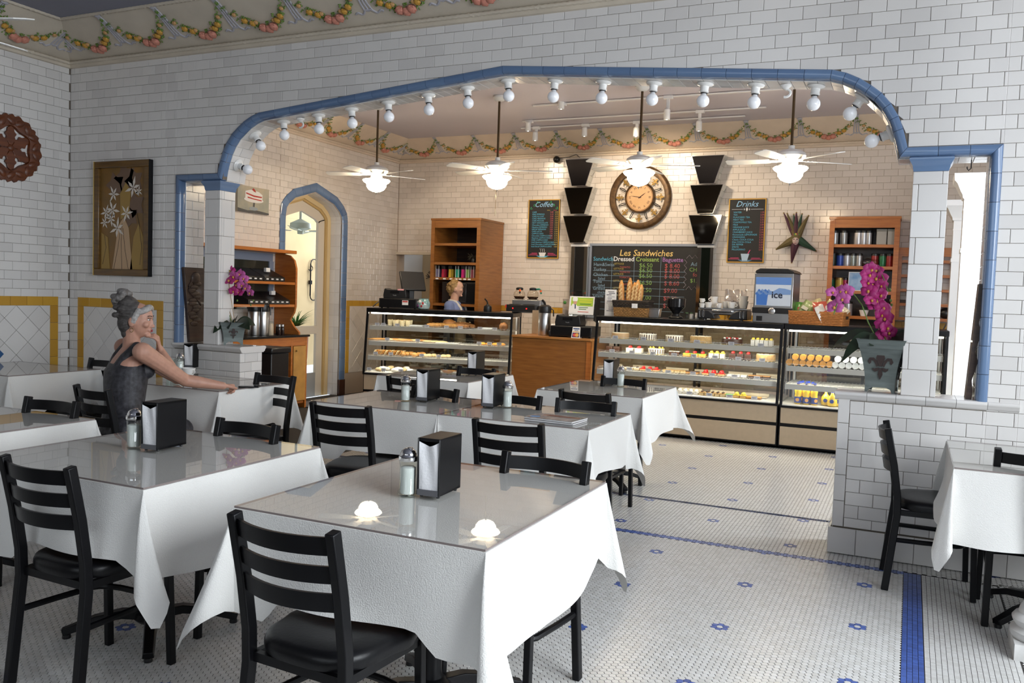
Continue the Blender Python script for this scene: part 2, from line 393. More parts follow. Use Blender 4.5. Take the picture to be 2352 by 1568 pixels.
# moulded coping stones on both half walls
cop = [(-.006, .925), (.0, .93), (.012, .937), (.012, .945), (.022, .955), (.026, .966), (.02, .975), (0, .978)]
for a, b in ((-.366, OX1+.16), (OX0-.0, -5.0)):
    n = max(2, round((b-a)/.155))
    for i in range(n):
        p, q = a+(b-a)*i/n+.001, a+(b-a)*(i+1)/n-.001
        if a < -3 and i == n-1: q += .022
        if a > -3 and i == 0: p -= .022
        poly = [(YA-c[0], c[1]) for c in cop]+[(YA2+c[0], c[1]) for c in reversed(cop)]
        MB().prism(poly, q-p, (p, 0, 0), (0, 1, 0), (0, 0, 1), (1, 0, 0)).build('coping_tile', tileM, wallA, ang=60)
# blue bullnose trim around the openings
def seg_pts(line, L):
    out = []
    for p, q in zip(line, line[1:]):
        d = math.dist(p, q); n = max(1, round(d/L)); out += [((p[0]+(q[0]-p[0])*i/n, p[1]+(q[1]-p[1])*i/n)) for i in range(n)]
    return out+[line[-1]]
def trim(wall, line, w, org, U, V, N, L=.152, inward=True, m=blueM, depth=.015, back=.05, curve_merge=True):
    pts = seg_pts(line, L)
    # merge the short facets of the curved shoulders into tiles
    keep = [pts[0]]
    for p in pts[1:]:
        if math.dist(p, keep[-1]) > L*.45 or p in (line[1], line[-2]): keep.append(p)
    pts = keep; ip = offset_line(pts, w); U, V, N, O = Vector(U), Vector(V), Vector(N), Vector(org)
    for i in range(len(pts)-1):
        a, b, c, d = pts[i], pts[i+1], ip[i+1], ip[i]; mb = MB()
        e = .0012/max(.02, math.dist(a, b))
        mixp = lambda p, q, t: (p[0]+(q[0]-p[0])*t, p[1]+(q[1]-p[1])*t)
        a, b, d, c = mixp(a, b, e), mixp(a, b, 1-e), mixp(d, c, e), mixp(d, c, 1-e)
        rows = [(0, -.004), (0, depth*.6), (.12, depth), (.62, depth), (.86, depth*.55), (1, -.012), (1, -back)]
        v = []
        for t, h in rows: v += [O+U*q[0]+V*q[1]+N*h for q in (mixp(a, d, t), mixp(b, c, t))]
        mb.add(v, [(2*k, 2*k+1, 2*k+3, 2*k+2) for k in range(len(rows)-1)]+[tuple(2*k for k in range(len(rows))), tuple(2*k+1 for k in range(len(rows)))[::-1]])
        mb.build('trim_tile', m, wall, ang=50)
    return ip
trim(wallA, outer, TRW, (0, YA+.002, 0), (1, 0, 0), (0, 0, 1), (0, -1, 0))
# tiles on the underside of the arch and on the jambs
sp = seg_pts(inner[1:-1], .154); keep = [inner[0]]+[sp[0]]
for p in sp[1:]:
    if math.dist(p, keep[-1]) > .07: keep.append(p)
keep.append(inner[-1]); full = seg_pts(keep, .0783)
for i in range(len(full)-1):
    a, b = Vector(full[i]), Vector(full[i+1]); t = (b-a).normalized(); nn = Vector((t.y, -t.x)); L_ = (b-a).length
    if L_ < .03: continue
    ys = (YA+.05, YA+.05+(.077 if i % 2 else .145), YA2-.0)
    for y0, y1 in zip(ys, ys[1:]):
        org = Vector((a.x, 0, a.y)); mb = MB()
        tile_geo(mb, [(.001, y0+.001), (L_-.001, y0+.001), (L_-.001, y1-.001), (.001, y1-.001)], .005, lambda p, w: org+Vector((t.x, 0, t.y))*p[0]+Vector((0, 1, 0))*p[1]+Vector((nn.x, 0, nn.y))*w)
        mb.build('soffit_tile', tileM, wallA, smooth=False)
# the two square tiled columns that carry the arch springings
def column(x0, x1, y0, y1):
    mb = MB().bx(x0+.004, x1-.004, y0+.004, y1-.004, .97, 2.35); c = struct(mb.build('pillar', groutM, wallA, smooth=False)); r = .012
    zs = [.979]; 
    while zs[-1] < 2.26: zs.append(min(2.268, zs[-1]+.152))
    for i, (a, b) in enumerate(zip(zs, zs[1:])):
        s = .03 if i % 2 else (x1-x0-.03)
        for p, q in ((x0, x0+s), (x0+s, x1)):
            MB().bx(p+(.001 if p > x0 else 0), q-(.001 if q < x1 else 0), y0, y1 if False else y0+.02, a+.001, b-.001).build('column_tile', tileM, c, smooth=False, bev=.003)
        for p, q in ((y0+.021, y0+.05 if i % 2 == 0 else y1-.04), (y0+.05 if i % 2 == 0 else y1-.04, y1)):
            MB().bx(x1-.02, x1, p+.001, q-.001, a+.001, b-.001).build('column_tile', tileM, c, smooth=False, bev=.003)
            MB().bx(x0, x0+.02, p+.001, q-.001, a+.001, b-.001).build('column_tile', tileM, c, smooth=False, bev=.003)
    prof = [(0, 2.268), (.004, 2.285), (.006, 2.30), (.016, 2.318), (.024, 2.332), (.024, 2.343), (.014, 2.35)]
    m2 = MB(); v = []; f = []
    for o_, z in prof: v += [(x0-o_, y0-o_, z), (x1+o_, y0-o_, z), (x1+o_, y1+o_, z), (x0-o_, y1+o_, z)]
    for k in range(len(prof)-1): f += [(4*k+i, 4*k+(i+1) % 4, 4*k+4+(i+1) % 4, 4*k+4+i) for i in range(4)]
    f += [(0, 1, 2, 3), tuple(4*(len(prof)-1)+i for i in range(4))]
    m2.add(v, f).build('column_capital', blueM, c, ang=30)
column(-.032, .150, YA+.012, YA+.192); column(-5.418, -5.255, YA+.012, YA+.192)

# ---------------------------------------------------------------- left wall of the front room
mb = MB().bx(XF-.2, XF-G, -3.2, YA+.1, 0, 3.8); wallL = struct(mb.build('wall_left', groutM, smooth=False))
lorg = (XF-G, 0, 0); lU, lV, lN = (0, 1, 0), (0, 0, 1), (1, 0, 0)
place_tiles(wallL, brick_polys([(3.2, 5.335, 1.325, ZC), (5.335, YA, .16, ZC)], u0=YA-.09, v0=.611-8*.0781), lorg, lU, lV, lN, G, tileM, 'wall_tile')
dado(wallL, lorg, lU, lV, lN, 3.2, 5.335, .16, 1.325, .08, 'R')
MB().bx(XF-.05, XF-.001, -3.2, 3.198, 0, 3.5).build('plain_tile_field', tileM, wallL, smooth=False)
# one blue diamond accent tile on the left dado
q = aX(2, 813, XF); MB().prism([(-.07, 0), (0, -.07), (.07, 0), (0, .07)], .003, (XF+.0005, q.y-.045, q.z), (0, 1, 0), (0, 0, 1), (1, 0, 0)).build('accent_tile', mat('blue_accent_tile', (.03, .10, .25), .2), wallL)

# ---------------------------------------------------------------- rest of the shell
struct(MB().bx(-9, 3.2, -3.2, 12, 3.68, 3.78).build('ceiling', ceilM, smooth=False)) if False else None
struct(MB().bx(XF+.3, 2.7, -3.2, YA-.3, ZR, ZR+.08).build('ceiling_front', ceilM, smooth=False))
struct(MB().bx(XB+.3, 1.6, YA2-.02, YB-.3, ZR+.01, ZR+.09).build('ceiling_back', ceil2M, smooth=False))
struct(MB().bx(-7.4, 2.9, -3.4, 11.6, 3.9, 4.0).build('roof', plaster, smooth=False))
# right wall and rear wall of the front room, with their street windows (behind the camera's right shoulder)
def window_wall(name, pts, horiz, u0, u1, wins, fixed, th=.2):
    mb = MB()
    def bx(a, b, z0, z1):
        if horiz: mb.bx(a, b, fixed, fixed+th, z0, z1)
        else: mb.bx(fixed, fixed+th, a, b, z0, z1)
    cur = u0
    for a, b, z0, z1 in wins:
        bx(cur, a, 0, 3.9); bx(a, b, 0, z0); bx(a, b, z1, 3.9); cur = b
    bx(cur, u1, 0, 3.9); w = struct(mb.build(name, mat('fill_absorbing_dark', (.16, .11, .08), .5), smooth=False))  # unseen walls, given an added dark colour to soak up fill light
    return w
window_wall('wall_right', None, False, -3.2, YA2, [(.1, 2.5, .6, 2.9), (3.15, 4.85, .6, 2.9)], 2.7)
window_wall('wall_rear', None, True, -7.2, 2.9, [(-3.4, 1.0, .8, 3.0)], -3.2)
wn = 0
for a, b, z0, z1, horiz, fx in ((.1, 2.5, .6, 2.9, False, 2.75), (3.15, 4.85, .6, 2.9, False, 2.75), (-3.4, 1.0, .8, 3.0, True, -3.15)):
    wn += 1; mb = MB()
    for p, q, r, s_ in ((a, b, z0, z0+.06), (a, b, z1-.06, z1), (a, a+.06, z0, z1), (b-.06, b, z0, z1), ((a+b)/2-.025, (a+b)/2+.025, z0, z1), (a, b, z0+1.5, z0+1.55)):
        mb.bx(p, q, fx, fx+.06, r, s_) if horiz else mb.bx(fx, fx+.06, p, q, r, s_)
    w = struct(mb.build('window_%d' % wn, whiteP, smooth=False)); g = MB()
    g.bx(a, b, fx+.03, fx+.034, z0, z1) if horiz else g.bx(fx+.03, fx+.034, a, b, z0, z1)
    g.build('window_pane', glass, w, smooth=False)

# ---------------------------------------------------------------- back room walls
# left wall with the pointed doorway
DC = 9.147
dh = [(.70, 2.38), (.695, 2.44), (.675, 2.52), (.60, 2.612), (.45, 2.72), (.0, 2.853)]
darch = [(DC-d, z) for d, z in dh]+[(DC+d, z) for d, z in reversed(dh[:-1])]
dout = [(DC-.70, .0)]+darch+[(DC+.70, .0)]
def zd(u, A=darch):
    if u <= A[0][0] or u >= A[-1][0]: return 0
    for p, q in zip(A, A[1:]):
        if p[0] <= u <= q[0]: return p[1]+(q[1]-p[1])*(u-p[0])/(q[0]-p[0]+1e-9)
din = offset_line(dout, .118)
mb = MB(); XO = XB-.28
mb.bx(XO, XB-G, YA2-.02, din[0][0], 0, 3.8); mb.bx(XO, XB-G, din[-1][0], YB+.3, 0, 3.8)
for p, q in zip(din[1:-1], din[2:-1]):
    if q[0]-p[0] > 1e-4: mb.prism([(p[0], p[1]), (q[0], q[1]), (q[0], 3.8), (p[0], 3.8)], XB-G-XO, (XO, 0, 0), (0, 1, 0), (0, 0, 1), (1, 0, 0))
wallBL = struct(mb.build('wall_side', grout2, smooth=False))
vis_arch = lambda x, y: 420 < x < 2300 and y > 180
regs = [(YA2+.05, 9.85, 1.325, ZC), (YA2+.05, DC-.70, .16, 1.325)]
regs = [(YA2+.05, DC-.70, .16, ZC), (DC-.70, DC+.70, zd, ZC), (DC+.70, DC+.72, .16, ZC), (DC+.72, YB, 1.32, ZC)]
place_tiles(wallBL, brick_polys(regs, u0=YB), (XB-G, 0, 0), (0, 1, 0), (0, 0, 1), (1, 0, 0), G, creamM, 'wall_tile', vis=vis_arch)
dado(wallBL, (XB-G, 0, 0), (0, 1, 0), (0, 0, 1), (1, 0, 0), DC+.725, YB+.08, .30, 1.32, .078, 'L', dm=creamM)
trim(wallBL, dout, .118, (XB, 0, 0), (0, 1, 0), (0, 0, 1), (1, 0, 0), L=.17)
MB().bx(XB-.02, XB+.02, DC+.575, DC+.705, 0, .22).build('plinth_block', mat('dark_brown_tile', (.06, .025, .015), .3), wallBL, bev=.004)
# white tiles lining the doorway
lp = seg_pts(din, .156)
for i in range(len(lp)-1):
    a, b = Vector(lp[i]), Vector(lp[i+1]); t = (b-a).normalized(); nn = Vector((t.y, -t.x)); L_ = (b-a).length
    if L_ < .03: continue
    for x0, x1 in ((-.02, -.10), (-.10, -.19)):
        org = Vector((XB, a.x, a.y)); mb = MB()
        tile_geo(mb, [(.001, x0-.001), (L_-.001, x0-.001), (L_-.001, x1+.001), (.001, x1+.001)], .005, lambda p, w: org+Vector((0, t.x, t.y))*p[0]+Vector((1, 0, 0))*p[1]+Vector((0, nn.x, nn.y))*w)
        mb.build('reveal_tile', tileM, wallBL, smooth=False)
# far wall
NX0, NX1, NZ0, NZ1 = aY(913, 575, YB).x, aY(1000, 575, YB).x, 1.02, aY(915, 579, YB).z
mb = MB().bx(XB-.3, NX0, YB+G, YB+.2, 0, 3.8); mb.bx(NX1, 1.7, YB+G, YB+.2, 0, 3.8); mb.bx(NX0, NX1, YB+G, YB+.2, 0, NZ0); mb.bx(NX0, NX1, YB+G, YB+.2, NZ1, 3.8)
wallBk = struct(mb.build('wall_back', grout2, smooth=False))
place_tiles(wallBk, brick_polys([(XB, NX0, 1.32, ZC), (NX0, NX1, NZ1, ZC), (NX1, 1.5, 1.32, ZC), (NX1, 1.5, .16, 1.24)], u0=-4.0), (0, YB+G, 0), (1, 0, 0), (0, 0, 1), (0, -1, 0), G, creamM, 'wall_tile', vis=lambda x, y: vis_arch(x, y) and y < 720)
k = 40
place_tiles(wallBk, [[(NX1+(1.5-NX1)*i/k+.001, 1.242), (NX1+(1.5-NX1)*(i+1)/k-.001, 1.242), (NX1+(1.5-NX1)*(i+1)/k-.001, 1.318), (NX1+(1.5-NX1)*i/k+.001, 1.318)] for i in range(k)], (0, YB+G, 0), (1, 0, 0), (0, 0, 1), (0, -1, 0), G, yelM, 'dado_border_tile', 0)
# right side of the back room: plain white wall with two white pilasters and a window bay
WY0, WY1 = 5.95, 7.5
wr = struct(MB().bx(1.5, 1.7, WY1, YB+.2, 0, 3.8).bx(1.5, 1.7, YA2, WY0, 0, 3.8).bx(1.5, 1.7, WY0, WY1, 2.95, 3.8).bx(1.5, 1.7, WY0, WY1, 0, .7).build('wall_side_right', whiteP, smooth=False))
w4 = MB()
for q in ((WY0, WY1, .7, .76), (WY0, WY1, 2.89, 2.95), (WY0, WY0+.06, .76, 2.89), (WY1-.06, WY1, .76, 2.89), ((WY0+WY1)/2-.025, (WY0+WY1)/2+.025, .76, 2.89)): w4.bx(1.56, 1.62, *q)
w4 = struct(w4.build('window_4', whiteP, smooth=False)); MB().bx(1.585, 1.59, WY0, WY1, .7, 2.95).build('window_pane', glass, w4, smooth=False)
def pilaster(px, py_top, Y, w):
    c = aY(px, py_top, Y); z = c.z; prof = [(w*.5, 0), (w*.5, z-.30), (w*.52, z-.285), (w*.5, z-.27), (w*.5, z-.2), (w*.56, z-.19), (w*.58, z-.165), (w*.66, z-.14), (w*.80, z-.08), (w*.92, z-.055), (w*.94, z), (w*.4, z)]
    mb = MB(); v = []; f = []
    for r, h in prof: v += [(c.x-r, Y-r, h), (c.x+r, Y-r, h), (c.x+r, Y+r, h), (c.x-r, Y+r, h)]
    for k in range(len(prof)-1): f += [(4*k+i, 4*k+(i+1) % 4, 4*k+4+(i+1) % 4, 4*k+4+i) for i in range(4)]
    f += [(0, 1, 2, 3)[::-1], tuple(4*(len(prof)-1)+i for i in range(4))]; mb.add(v, f)
    mb.bx(c.x-w*.53, c.x+w*.53, Y-w*.53, Y+w*.53, 1.95, 1.985)
    return struct(mb.build('pilaster', whiteP, ang=25))
pilaster(2247, 403, 8.0, .19); pilaster(2219, 463, 9.6, .20)
struct(MB().bx(-8.5, -7.43, 6, 14, -.02, 0).build('ground_outside', mat('courtyard_paving', (.38, .35, .33), .9, var=.3), smooth=False))

# ---------------------------------------------------------------- floor
PH = .0286; CX = PH*math.sqrt(3)/2; HR = PH/math.sqrt(3)
floor = struct(MB().bx(-7.3, 2.8, -3.2, 11.4, -.06, -.0022).build('floor', mat('floor_grout', (.045, .04, .038), .9), smooth=False))
hexv = [(HR*.895*math.cos(k*PI/3), HR*.895*math.sin(k*PI/3)) for k in range(6)]
def hex_field(x0, x1, y0, y1, fx, fy, dc, dr, single):
    white, blue = [], []; n0 = int((x0-fx)/CX)-1; n1 = int((x1-fx)/CX)+1
    for c in range(n0, n1+1):
        x = fx+c*CX
        if not x0 < x < x1: continue
        for r in range(int((y0-fy)/PH)-2, int((y1-fy)/PH)+2):
            y = fy+(r+(.5 if c % 2 else 0))*PH
            if not y0 < y < y1: continue
            cc = round(c/dc); k = None
            for ci in (cc-1, cc, cc+1):     # nearest flower centre in the staggered lattice
                fxx = fx+ci*dc*CX; off = dr*PH/2 if ci % 2 else 0; ry = round((y-fy-off)/(dr*PH)); fyy = fy+off+ry*dr*PH
                d = math.hypot(x-fxx, y-fyy)
                if .3*PH < d < 1.2*PH: k = 1
            (blue if k else white).append((x, y))
    return white, blue
fw, fb = hex_field(-5.6, .036, 1.0, 5.205, -.7185, 4.57-23*PH*3, 23, 23, True)
bw_, bb = hex_field(-4.6, .9, 5.27, 9.1, -.598, 6.832-24*PH*2, 22, 24, False)
rw, rb = hex_field(.50, 1.3, 2.6, 5.3, .62, 3.4, 23, 23, False)
def hex_mass(L, name, m, sides):
    if not L: return
    A = np.array(L); n = len(A); hv = np.array(hexv); top = np.zeros((n, 6, 3)); top[:, :, :2] = A[:, None, :]+hv[None]
    if sides:
        bot = top.copy(); bot[:, :, 2] = -.0022; V = np.concatenate([top, bot], 1).reshape(-1, 3); st = 12
    else: V = top.reshape(-1, 3); st = 6
    base = (np.arange(n)*st)[:, None]; faces = [base+np.arange(6)[None]]
    loops = [(base+np.arange(6)[None])]; sizes = [np.full(n, 6)]
    if sides:
        for i in range(6):
            j = (i+1) % 6; loops.append(base+np.array([[i, 6+i, 6+j, j]])); sizes.append(np.full(n, 4))
    me = bpy.data.meshes.new(name); lp = np.concatenate([l.reshape(-1) for l in loops]); sz = np.concatenate(sizes)
    me.vertices.add(len(V)); me.vertices.foreach_set('co', V.reshape(-1)); me.loops.add(len(lp)); me.loops.foreach_set('vertex_index', lp.astype(np.int32))
    me.polygons.add(len(sz)); me.polygons.foreach_set('loop_start', np.concatenate([[0], np.cumsum(sz)[:-1]]).astype(np.int32)); me.update(calc_edges=True); me.polygons.foreach_set('use_smooth', [False]*len(sz))
    t = np.random.RandomState(3).rand(n); tt = np.concatenate([t]+([t]*6 if sides else []))
    a = me.attributes.new('tint', 'FLOAT', 'FACE'); a.data.foreach_set('value', tt.astype(np.float32)); me.materials.append(m)
    stuff(put(name, me, floor))
def near(p): q = proj((p[0], p[1], 0)); return 20 < q[0] < 2330 and q[1] < 1555 and p[0] > -.95 and p[1] < 4.4
fw.sort(key=lambda p: (not near(p), p[0]**2+p[1]**2)); hm = MB(); tile_geo(hm, hexv, .0022, lambda p, w: Vector((p[0], p[1], w-.0022)), .0008); hme = hm.mesh('hex_tile', hexM, smooth=False)
for p in fw[:290]: put('hex_tile', hme, floor, (p[0], p[1], 0))
hbm = hme.copy(); hbm.materials.clear(); hbm.materials.append(hexB)
fb.sort(key=lambda p: (not near(p), p[0]**2+p[1]**2))
for p in fb[:60]: put('blue_hex_tile', hbm, floor, (p[0], p[1], 0))
hex_mass(fw[290:], 'hex_tile_field', hexM, True); hex_mass(fb[60:]+rb, 'blue_hex_tile_field', hexB, True)
hex_mass(bw_+rw, 'hex_tile_field_back', hexM, False); hex_mass(bb, 'blue_hex_tile_field_back', hexB, False)
def rect_tiles(x0, x1, y0, y1, sx, sy, name, m):
    nx, ny = round((x1-x0)/sx), round((y1-y0)/sy); mb = MB(); tint = []
    for i in range(nx):
        for j in range(ny):
            a, b, c, d = x0+i*(x1-x0)/nx+.001, x0+(i+1)*(x1-x0)/nx-.001, y0+j*(y1-y0)/ny+.0007, y0+(j+1)*(y1-y0)/ny-.0007
            mb.add([(a, c, 0), (b, c, 0), (b, d, 0), (a, d, 0)], [(0, 1, 2, 3)]); tint.append(rnd.random())
    stuff(mb.build(name, m, floor, smooth=False, tint=tint, recalc=False))
rect_tiles(.04, .128, 2.2, 5.25, .022, .0145, 'blue_border_strip', hexB); rect_tiles(.130, .50, 2.2, 5.25, .0215, .0145, 'white_border_tiles', hexM)
rect_tiles(-5.6, .04, 5.208, 5.268, .018, .055, 'blue_threshold_band', hexB); rect_tiles(-4.6, 1.2, 6.185, 6.24, .018, .05, 'blue_threshold_band', hexB)

# ---------------------------------------------------------------- friezes with garlands
def rope(pts, r, parent, m=friezeM, pitch=.045):
    a, b = Vector(pts[0]), Vector(pts[1]); L = (b-a).length; t = (b-a)/L; s1 = t.cross(Vector((0, 0, 1))).normalized(); s2 = s1.cross(t); n = int(L/.011); v = []; f = []
    for i in range(n+1):
        s = L*i/n
        for k in range(8):
            an = 2*PI*k/8; rr = r*(1+.22*math.sin(2*(an+2*PI*s/pitch/2)))
            v.append(a+t*s+s1*(rr*math.cos(an))+s2*(rr*math.sin(an)))
    for i in range(n):
        for k in range(8): f.append((i*8+k, i*8+(k+1) % 8, (i+1)*8+(k+1) % 8, (i+1)*8+k))
    MB().add(v, f).build('rope_moulding', m, parent, ang=60)
GL = .625
def garland_meshes():
    R = random.Random(11); sl = math.hypot(CV, ZR-ZC); leaf = MB()
    def pt(s):
        u = GL*s; sag = 4*s*(1-s); v = sl-.035-.30*sag**.85; return u, v
    for i in range(120):
        s = (i+.5)/120; u, v = pt(s); th = .012+.03*(4*s*(1-s))
        for k in range(1):
            ou, ov = R.uniform(-th, th), R.uniform(-th, th); a = R.uniform(0, 2*PI); L = R.uniform(.022, .04)*(.7+.5*4*s*(1-s)); w = L*.45
            c, sn = math.cos(a), math.sin(a); h = R.uniform(.006, .022)
            q = [(0, 0, 0), (L*.5, w*.5, h), (L, 0, h*.6), (L*.5, -w*.5, h), (L*.5, 0, h+.008)]
            leaf.add([(u+ou+x*c-y*sn, v+ov+x*sn+y*c, z) for x, y, z in q], [(0, 3, 4), (3, 2, 4), (2, 1, 4), (1, 0, 4)])
    leafme = leaf.mesh('garland', greenG, smooth=False, recalc=False)
    def rose(r, m, nm):
        b = MB(); b.ell((0, 0, r*.3), (r, r, r*.75), 10, 6)
        for ring, n, h in ((.75, 6, .55), (.42, 4, .85)):
            for k in range(n):
                a = 2*PI*k/n+ring; b.ell((r*ring*math.cos(a), r*ring*math.sin(a), r*h*.8), (r*.36, r*.36, r*.3), 6, 4)
        return b.mesh(nm, m)
    pk, ye = rose(.036, pinkG, 'rose'), rose(.026, yelG, 'ochre_flower'); ys = rose(.018, mat('garland_flower_tan', (.52, .30, .12), .6), 'small_flower')
    fl = []
    for s, dv in ((.42, -.01), (.5, -.02), (.58, -.01)): u, v = pt(s); fl.append((pk, u, v+dv))
    for s, dv in ((.31, .01), (.22, .0), (.69, .01), (.78, .0)): u, v = pt(s); fl.append((ye, u, v+dv))
    for s, dv in ((.13, 0), (.36, .03), (.64, .03), (.87, 0)): u, v = pt(s); fl.append((ys, u, v+dv))
    rb_ = MB(); st = [(0, sl-.03), (.004, sl-.15), (-.004, sl-.26), (0, sl-.32)]
    for o_ in (-.016, 0, .016): rb_.tube([(o_*(1+i*.35)+p[0], p[1], .006) for i, p in enumerate(st)], .008, 6, up=(0, 0, 1))
    for sd in (-1, 1): rb_.tube([(sd*t, sl-.32-.02*t/.1+.014*math.sin(t*75), .006) for t in [i*.011 for i in range(12)]], .009, 6)
    rb_.ell((0, sl-.02, .01), (.035, .014, .012), 8, 5)
    return leafme, fl, rb_.mesh('ribbon', greyG)
gl_leaf, gl_fl, gl_rib = garland_meshes()
def frieze(name, a, b, inw, zc, zr, m, start, ends=(True, True), skip=None):
    # a->b along the wall foot line, inw = unit vector into the room
    a, b, inw = Vector(a), Vector(b), Vector(inw); t = (b-a).normalized(); L = (b-a).length; mb = MB()
    pr = []
    for i in range(7):
        q = i/6; pr.append((CV*q, zc+(zr-zc)*(q**1.15)))
    pr = [(0.0, zc-.055), (.018, zc-.05), (.018, zc-.03), (.03, zc-.02), (.012, zc)]+pr[1:]+[(CV, zr+.05), (-.02, zr+.05), (-.02, zc-.055)]
    v = []; f = []; k = len(pr)
    for s, e in ((0, 1), (L, 1)):
        for d, z in pr:
            s2 = s
            if ends[0] and s == 0: s2 = max(0, d)
            if ends[1] and s == L: s2 = L-max(0, d)
            v.append(a+t*s2+inw*d+Vector((0, 0, z)))
    f += [(i, (i+1) % k, k+(i+1) % k, k+i) for i in range(k)]; mb.add(v, f)
    fr = struct(mb.build(name, m, ang=50))
    rope([a+t*.02+inw*.03+Vector((0, 0, zc-.012)), b-t*.02+inw*.03+Vector((0, 0, zc-.012))], .014, fr, m)
    c0 = CV if ends[0] else 0; c1 = CV if ends[1] else 0
    rope([a+t*c0+inw*CV+Vector((0, 0, zr-.004)), b-t*c1+inw*CV+Vector((0, 0, zr-.004))], .016, fr, m)
    V = (inw*CV+Vector((0, 0, zr-zc))).normalized(); N = t.cross(V); 
    if N.dot(inw-Vector((0, 0, 1))) < 0: N = -N
    R = Matrix((t, V, N)).transposed(); R4 = R.to_4x4()
    s = start; lb = V.x
    while s < L-.1:
        org = a+t*s+Vector((0, 0, zc)); px = proj(org+V*.3+t*.3)
        if -260 < px[0] < 2600 and -160 < px[1] < 800:
            g = put('garland', gl_leaf, fr, org+N*.004); g.rotation_euler = R.to_euler()
            for me, u, v_ in gl_fl: put(me.name.split('.')[0], me, g, (u, v_, .012))
            rb = put('ribbon', gl_rib, fr, org+N*.004); rb.rotation_euler = R.to_euler()
        s += GL
    return fr
frieze('trim_1', (XF, YA, 0), (2.7, YA, 0), (0, -1, 0), ZC, ZR, friezeM, .22, (True, False))
frieze('trim_2', (XF, -3.2, 0), (XF, YA, 0), (1, 0, 0), ZC, ZR, friezeM, (8.649-.28) % GL, (False, True))
fb2 = mat('frieze_plaster_back', (.72, .60, .47), .7, var=.12, scale=4)
frieze('trim_3', (XB, YB, 0), (1.5, YB, 0), (0, -1, 0), ZC, ZR+.03, fb2, .20, (True, True))
frieze('trim_4', (XB, YA2, 0), (XB, YB, 0), (1, 0, 0), ZC, ZR+.03, fb2, (5.418-.28) % GL, (False, True))
# ---------------------------------------------------------------- tables
TZ = .762
def table_base():
    t = T('table', '', 'table'); MB().bx(-.42, .42, -.46, .46, TZ-.03, TZ-.002).build('tabletop', brownW, t, bev=.004)
    MB().lathe([(.045, .05), (.04, .1), (.036, .13), (.036, TZ-.06), (.06, TZ-.05), (.06, TZ-.031)], 16).build('column', blackP, t)
    MB().lathe([(.06, .045), (.075, .06), (.07, .085), (.045, .10)], 16).build('hub', blackP, t)
    for k in range(4):
        a = PI/4+k*PI/2; d = Vector((math.cos(a), math.sin(a), 0)); pts = [d*.04+Vector((0, 0, .075)), d*.12+Vector((0, 0, .085)), d*.22+Vector((0, 0, .07)), d*.30+Vector((0, 0, .042)), d*.345+Vector((0, 0, .028))]
        f = MB().sweep(pts, [(-.028, -.016), (.028, -.016), (.022, .018), (-.022, .018)], scale=[1.1, 1, .9, .85, .8]).build('foot', blackP, t, bev=.003)
        MB().lathe([(.016, .0), (.018, .004), (.016, .016)], 10, tuple(d*.33)).build('glide', blackPl, f)
    return t
table0 = table_base(); first_table = [True]
SEATS = []
def seat_lift(x, y):
    w = 0
    for cx, cy, rz in SEATS:
        dx, dy = x-cx, y-cy; u = dx*math.cos(rz)+dy*math.sin(rz); v = -dx*math.sin(rz)+dy*math.cos(rz)
        d = max(abs(u)-.225, abs(v)-.24, 0); w = max(w, 1-min(1, d/.10))
    return w*w*(3-2*w)
def cloth_mesh(hx, hy, seed, drop=.335, ear=.145, at=(0, 0), shared=()):
    R = random.Random(seed); mb = MB(); per = []
    NS, NC = 26, 12; r = .008
    cor = [(hx, -hy), (hx, hy), (-hx, hy), (-hx, -hy)]
    for ci in range(4):
        c = Vector(cor[ci]); n = Vector(cor[(ci+1) % 4]); d = (n-c).normalized(); o = Vector((d.y, -d.x))
        for i in range(NS): per.append((c+(n-c)*(i/NS), o, 0, i/NS, ci, d))
        o2 = d
        for i in range(NC): a = PI/2*(i+.5)/NC; per.append((n, o*math.cos(a)+o2*math.sin(a), a, 1, ci, d))
    n = len(per); rows = 11; v = []; ph = [R.uniform(0, 6) for _ in range(8)]; el = [ear*R.uniform(.75, 1.25) for _ in range(4)]; sw = [R.uniform(-.05, .05) for _ in range(4)]
    for j in range(rows+1):
        t = j/rows
        for p, o, a, s, ci, d in per:
            if a == 0:
                L = drop+.012*math.sin(s*5+ph[ci]); lw = seat_lift(at[0]+p.x+o.x*.03, at[1]+p.y+o.y*.03); L = L+(min(L, .262)-L)*lw; fl = .012+.045*t*(.5+.5*math.sin(s*PI*2*1.3+ph[ci+4]))*math.sin(s*PI)
                endf = math.exp(-((1-s)/.10)**2)+math.exp(-(s/.10)**2)
                q = p+o*((fl*t**1.2*(1-endf)-.012*endf*t+.004)*(.06 if ci in shared else 1)); z = TZ+.003-L*t
            else:
                g = math.sin(2*a); L = drop/max(math.cos(a), math.sin(a)); L = drop+(L-drop)*1.05
                diag = (per_o(ci)); sg = (a-PI/4)/(PI/4)
                if ci in shared or (ci+1) % 4 in shared: g *= .15
                out = el[ci]*(.12 if ci in shared or (ci+1) % 4 in shared else 1)*t**1.15*(1-abs(sg)**1.5); lat = .055*t*math.sin(sg*PI*1.0)+sw[ci]*t*t*g
                perp = Vector((-diag.y, diag.x)); q = p+diag*(out+.004)+perp*lat; z = TZ+.003-L*t
            v.append((q.x, q.y, z))
    f = []
    for j in range(rows):
        for i in range(n): f.append((j*n+i, (j+1)*n+i, (j+1)*n+(i+1) % n, j*n+(i+1) % n))
    f.append(tuple(range(n))); mb.add(v, f); return mb
def per_o(ci): return [Vector((1, 1)), Vector((-1, 1)), Vector((-1, -1)), Vector((1, -1))][ci].normalized()
GLP = 'round-edged glass sheets on the tables'
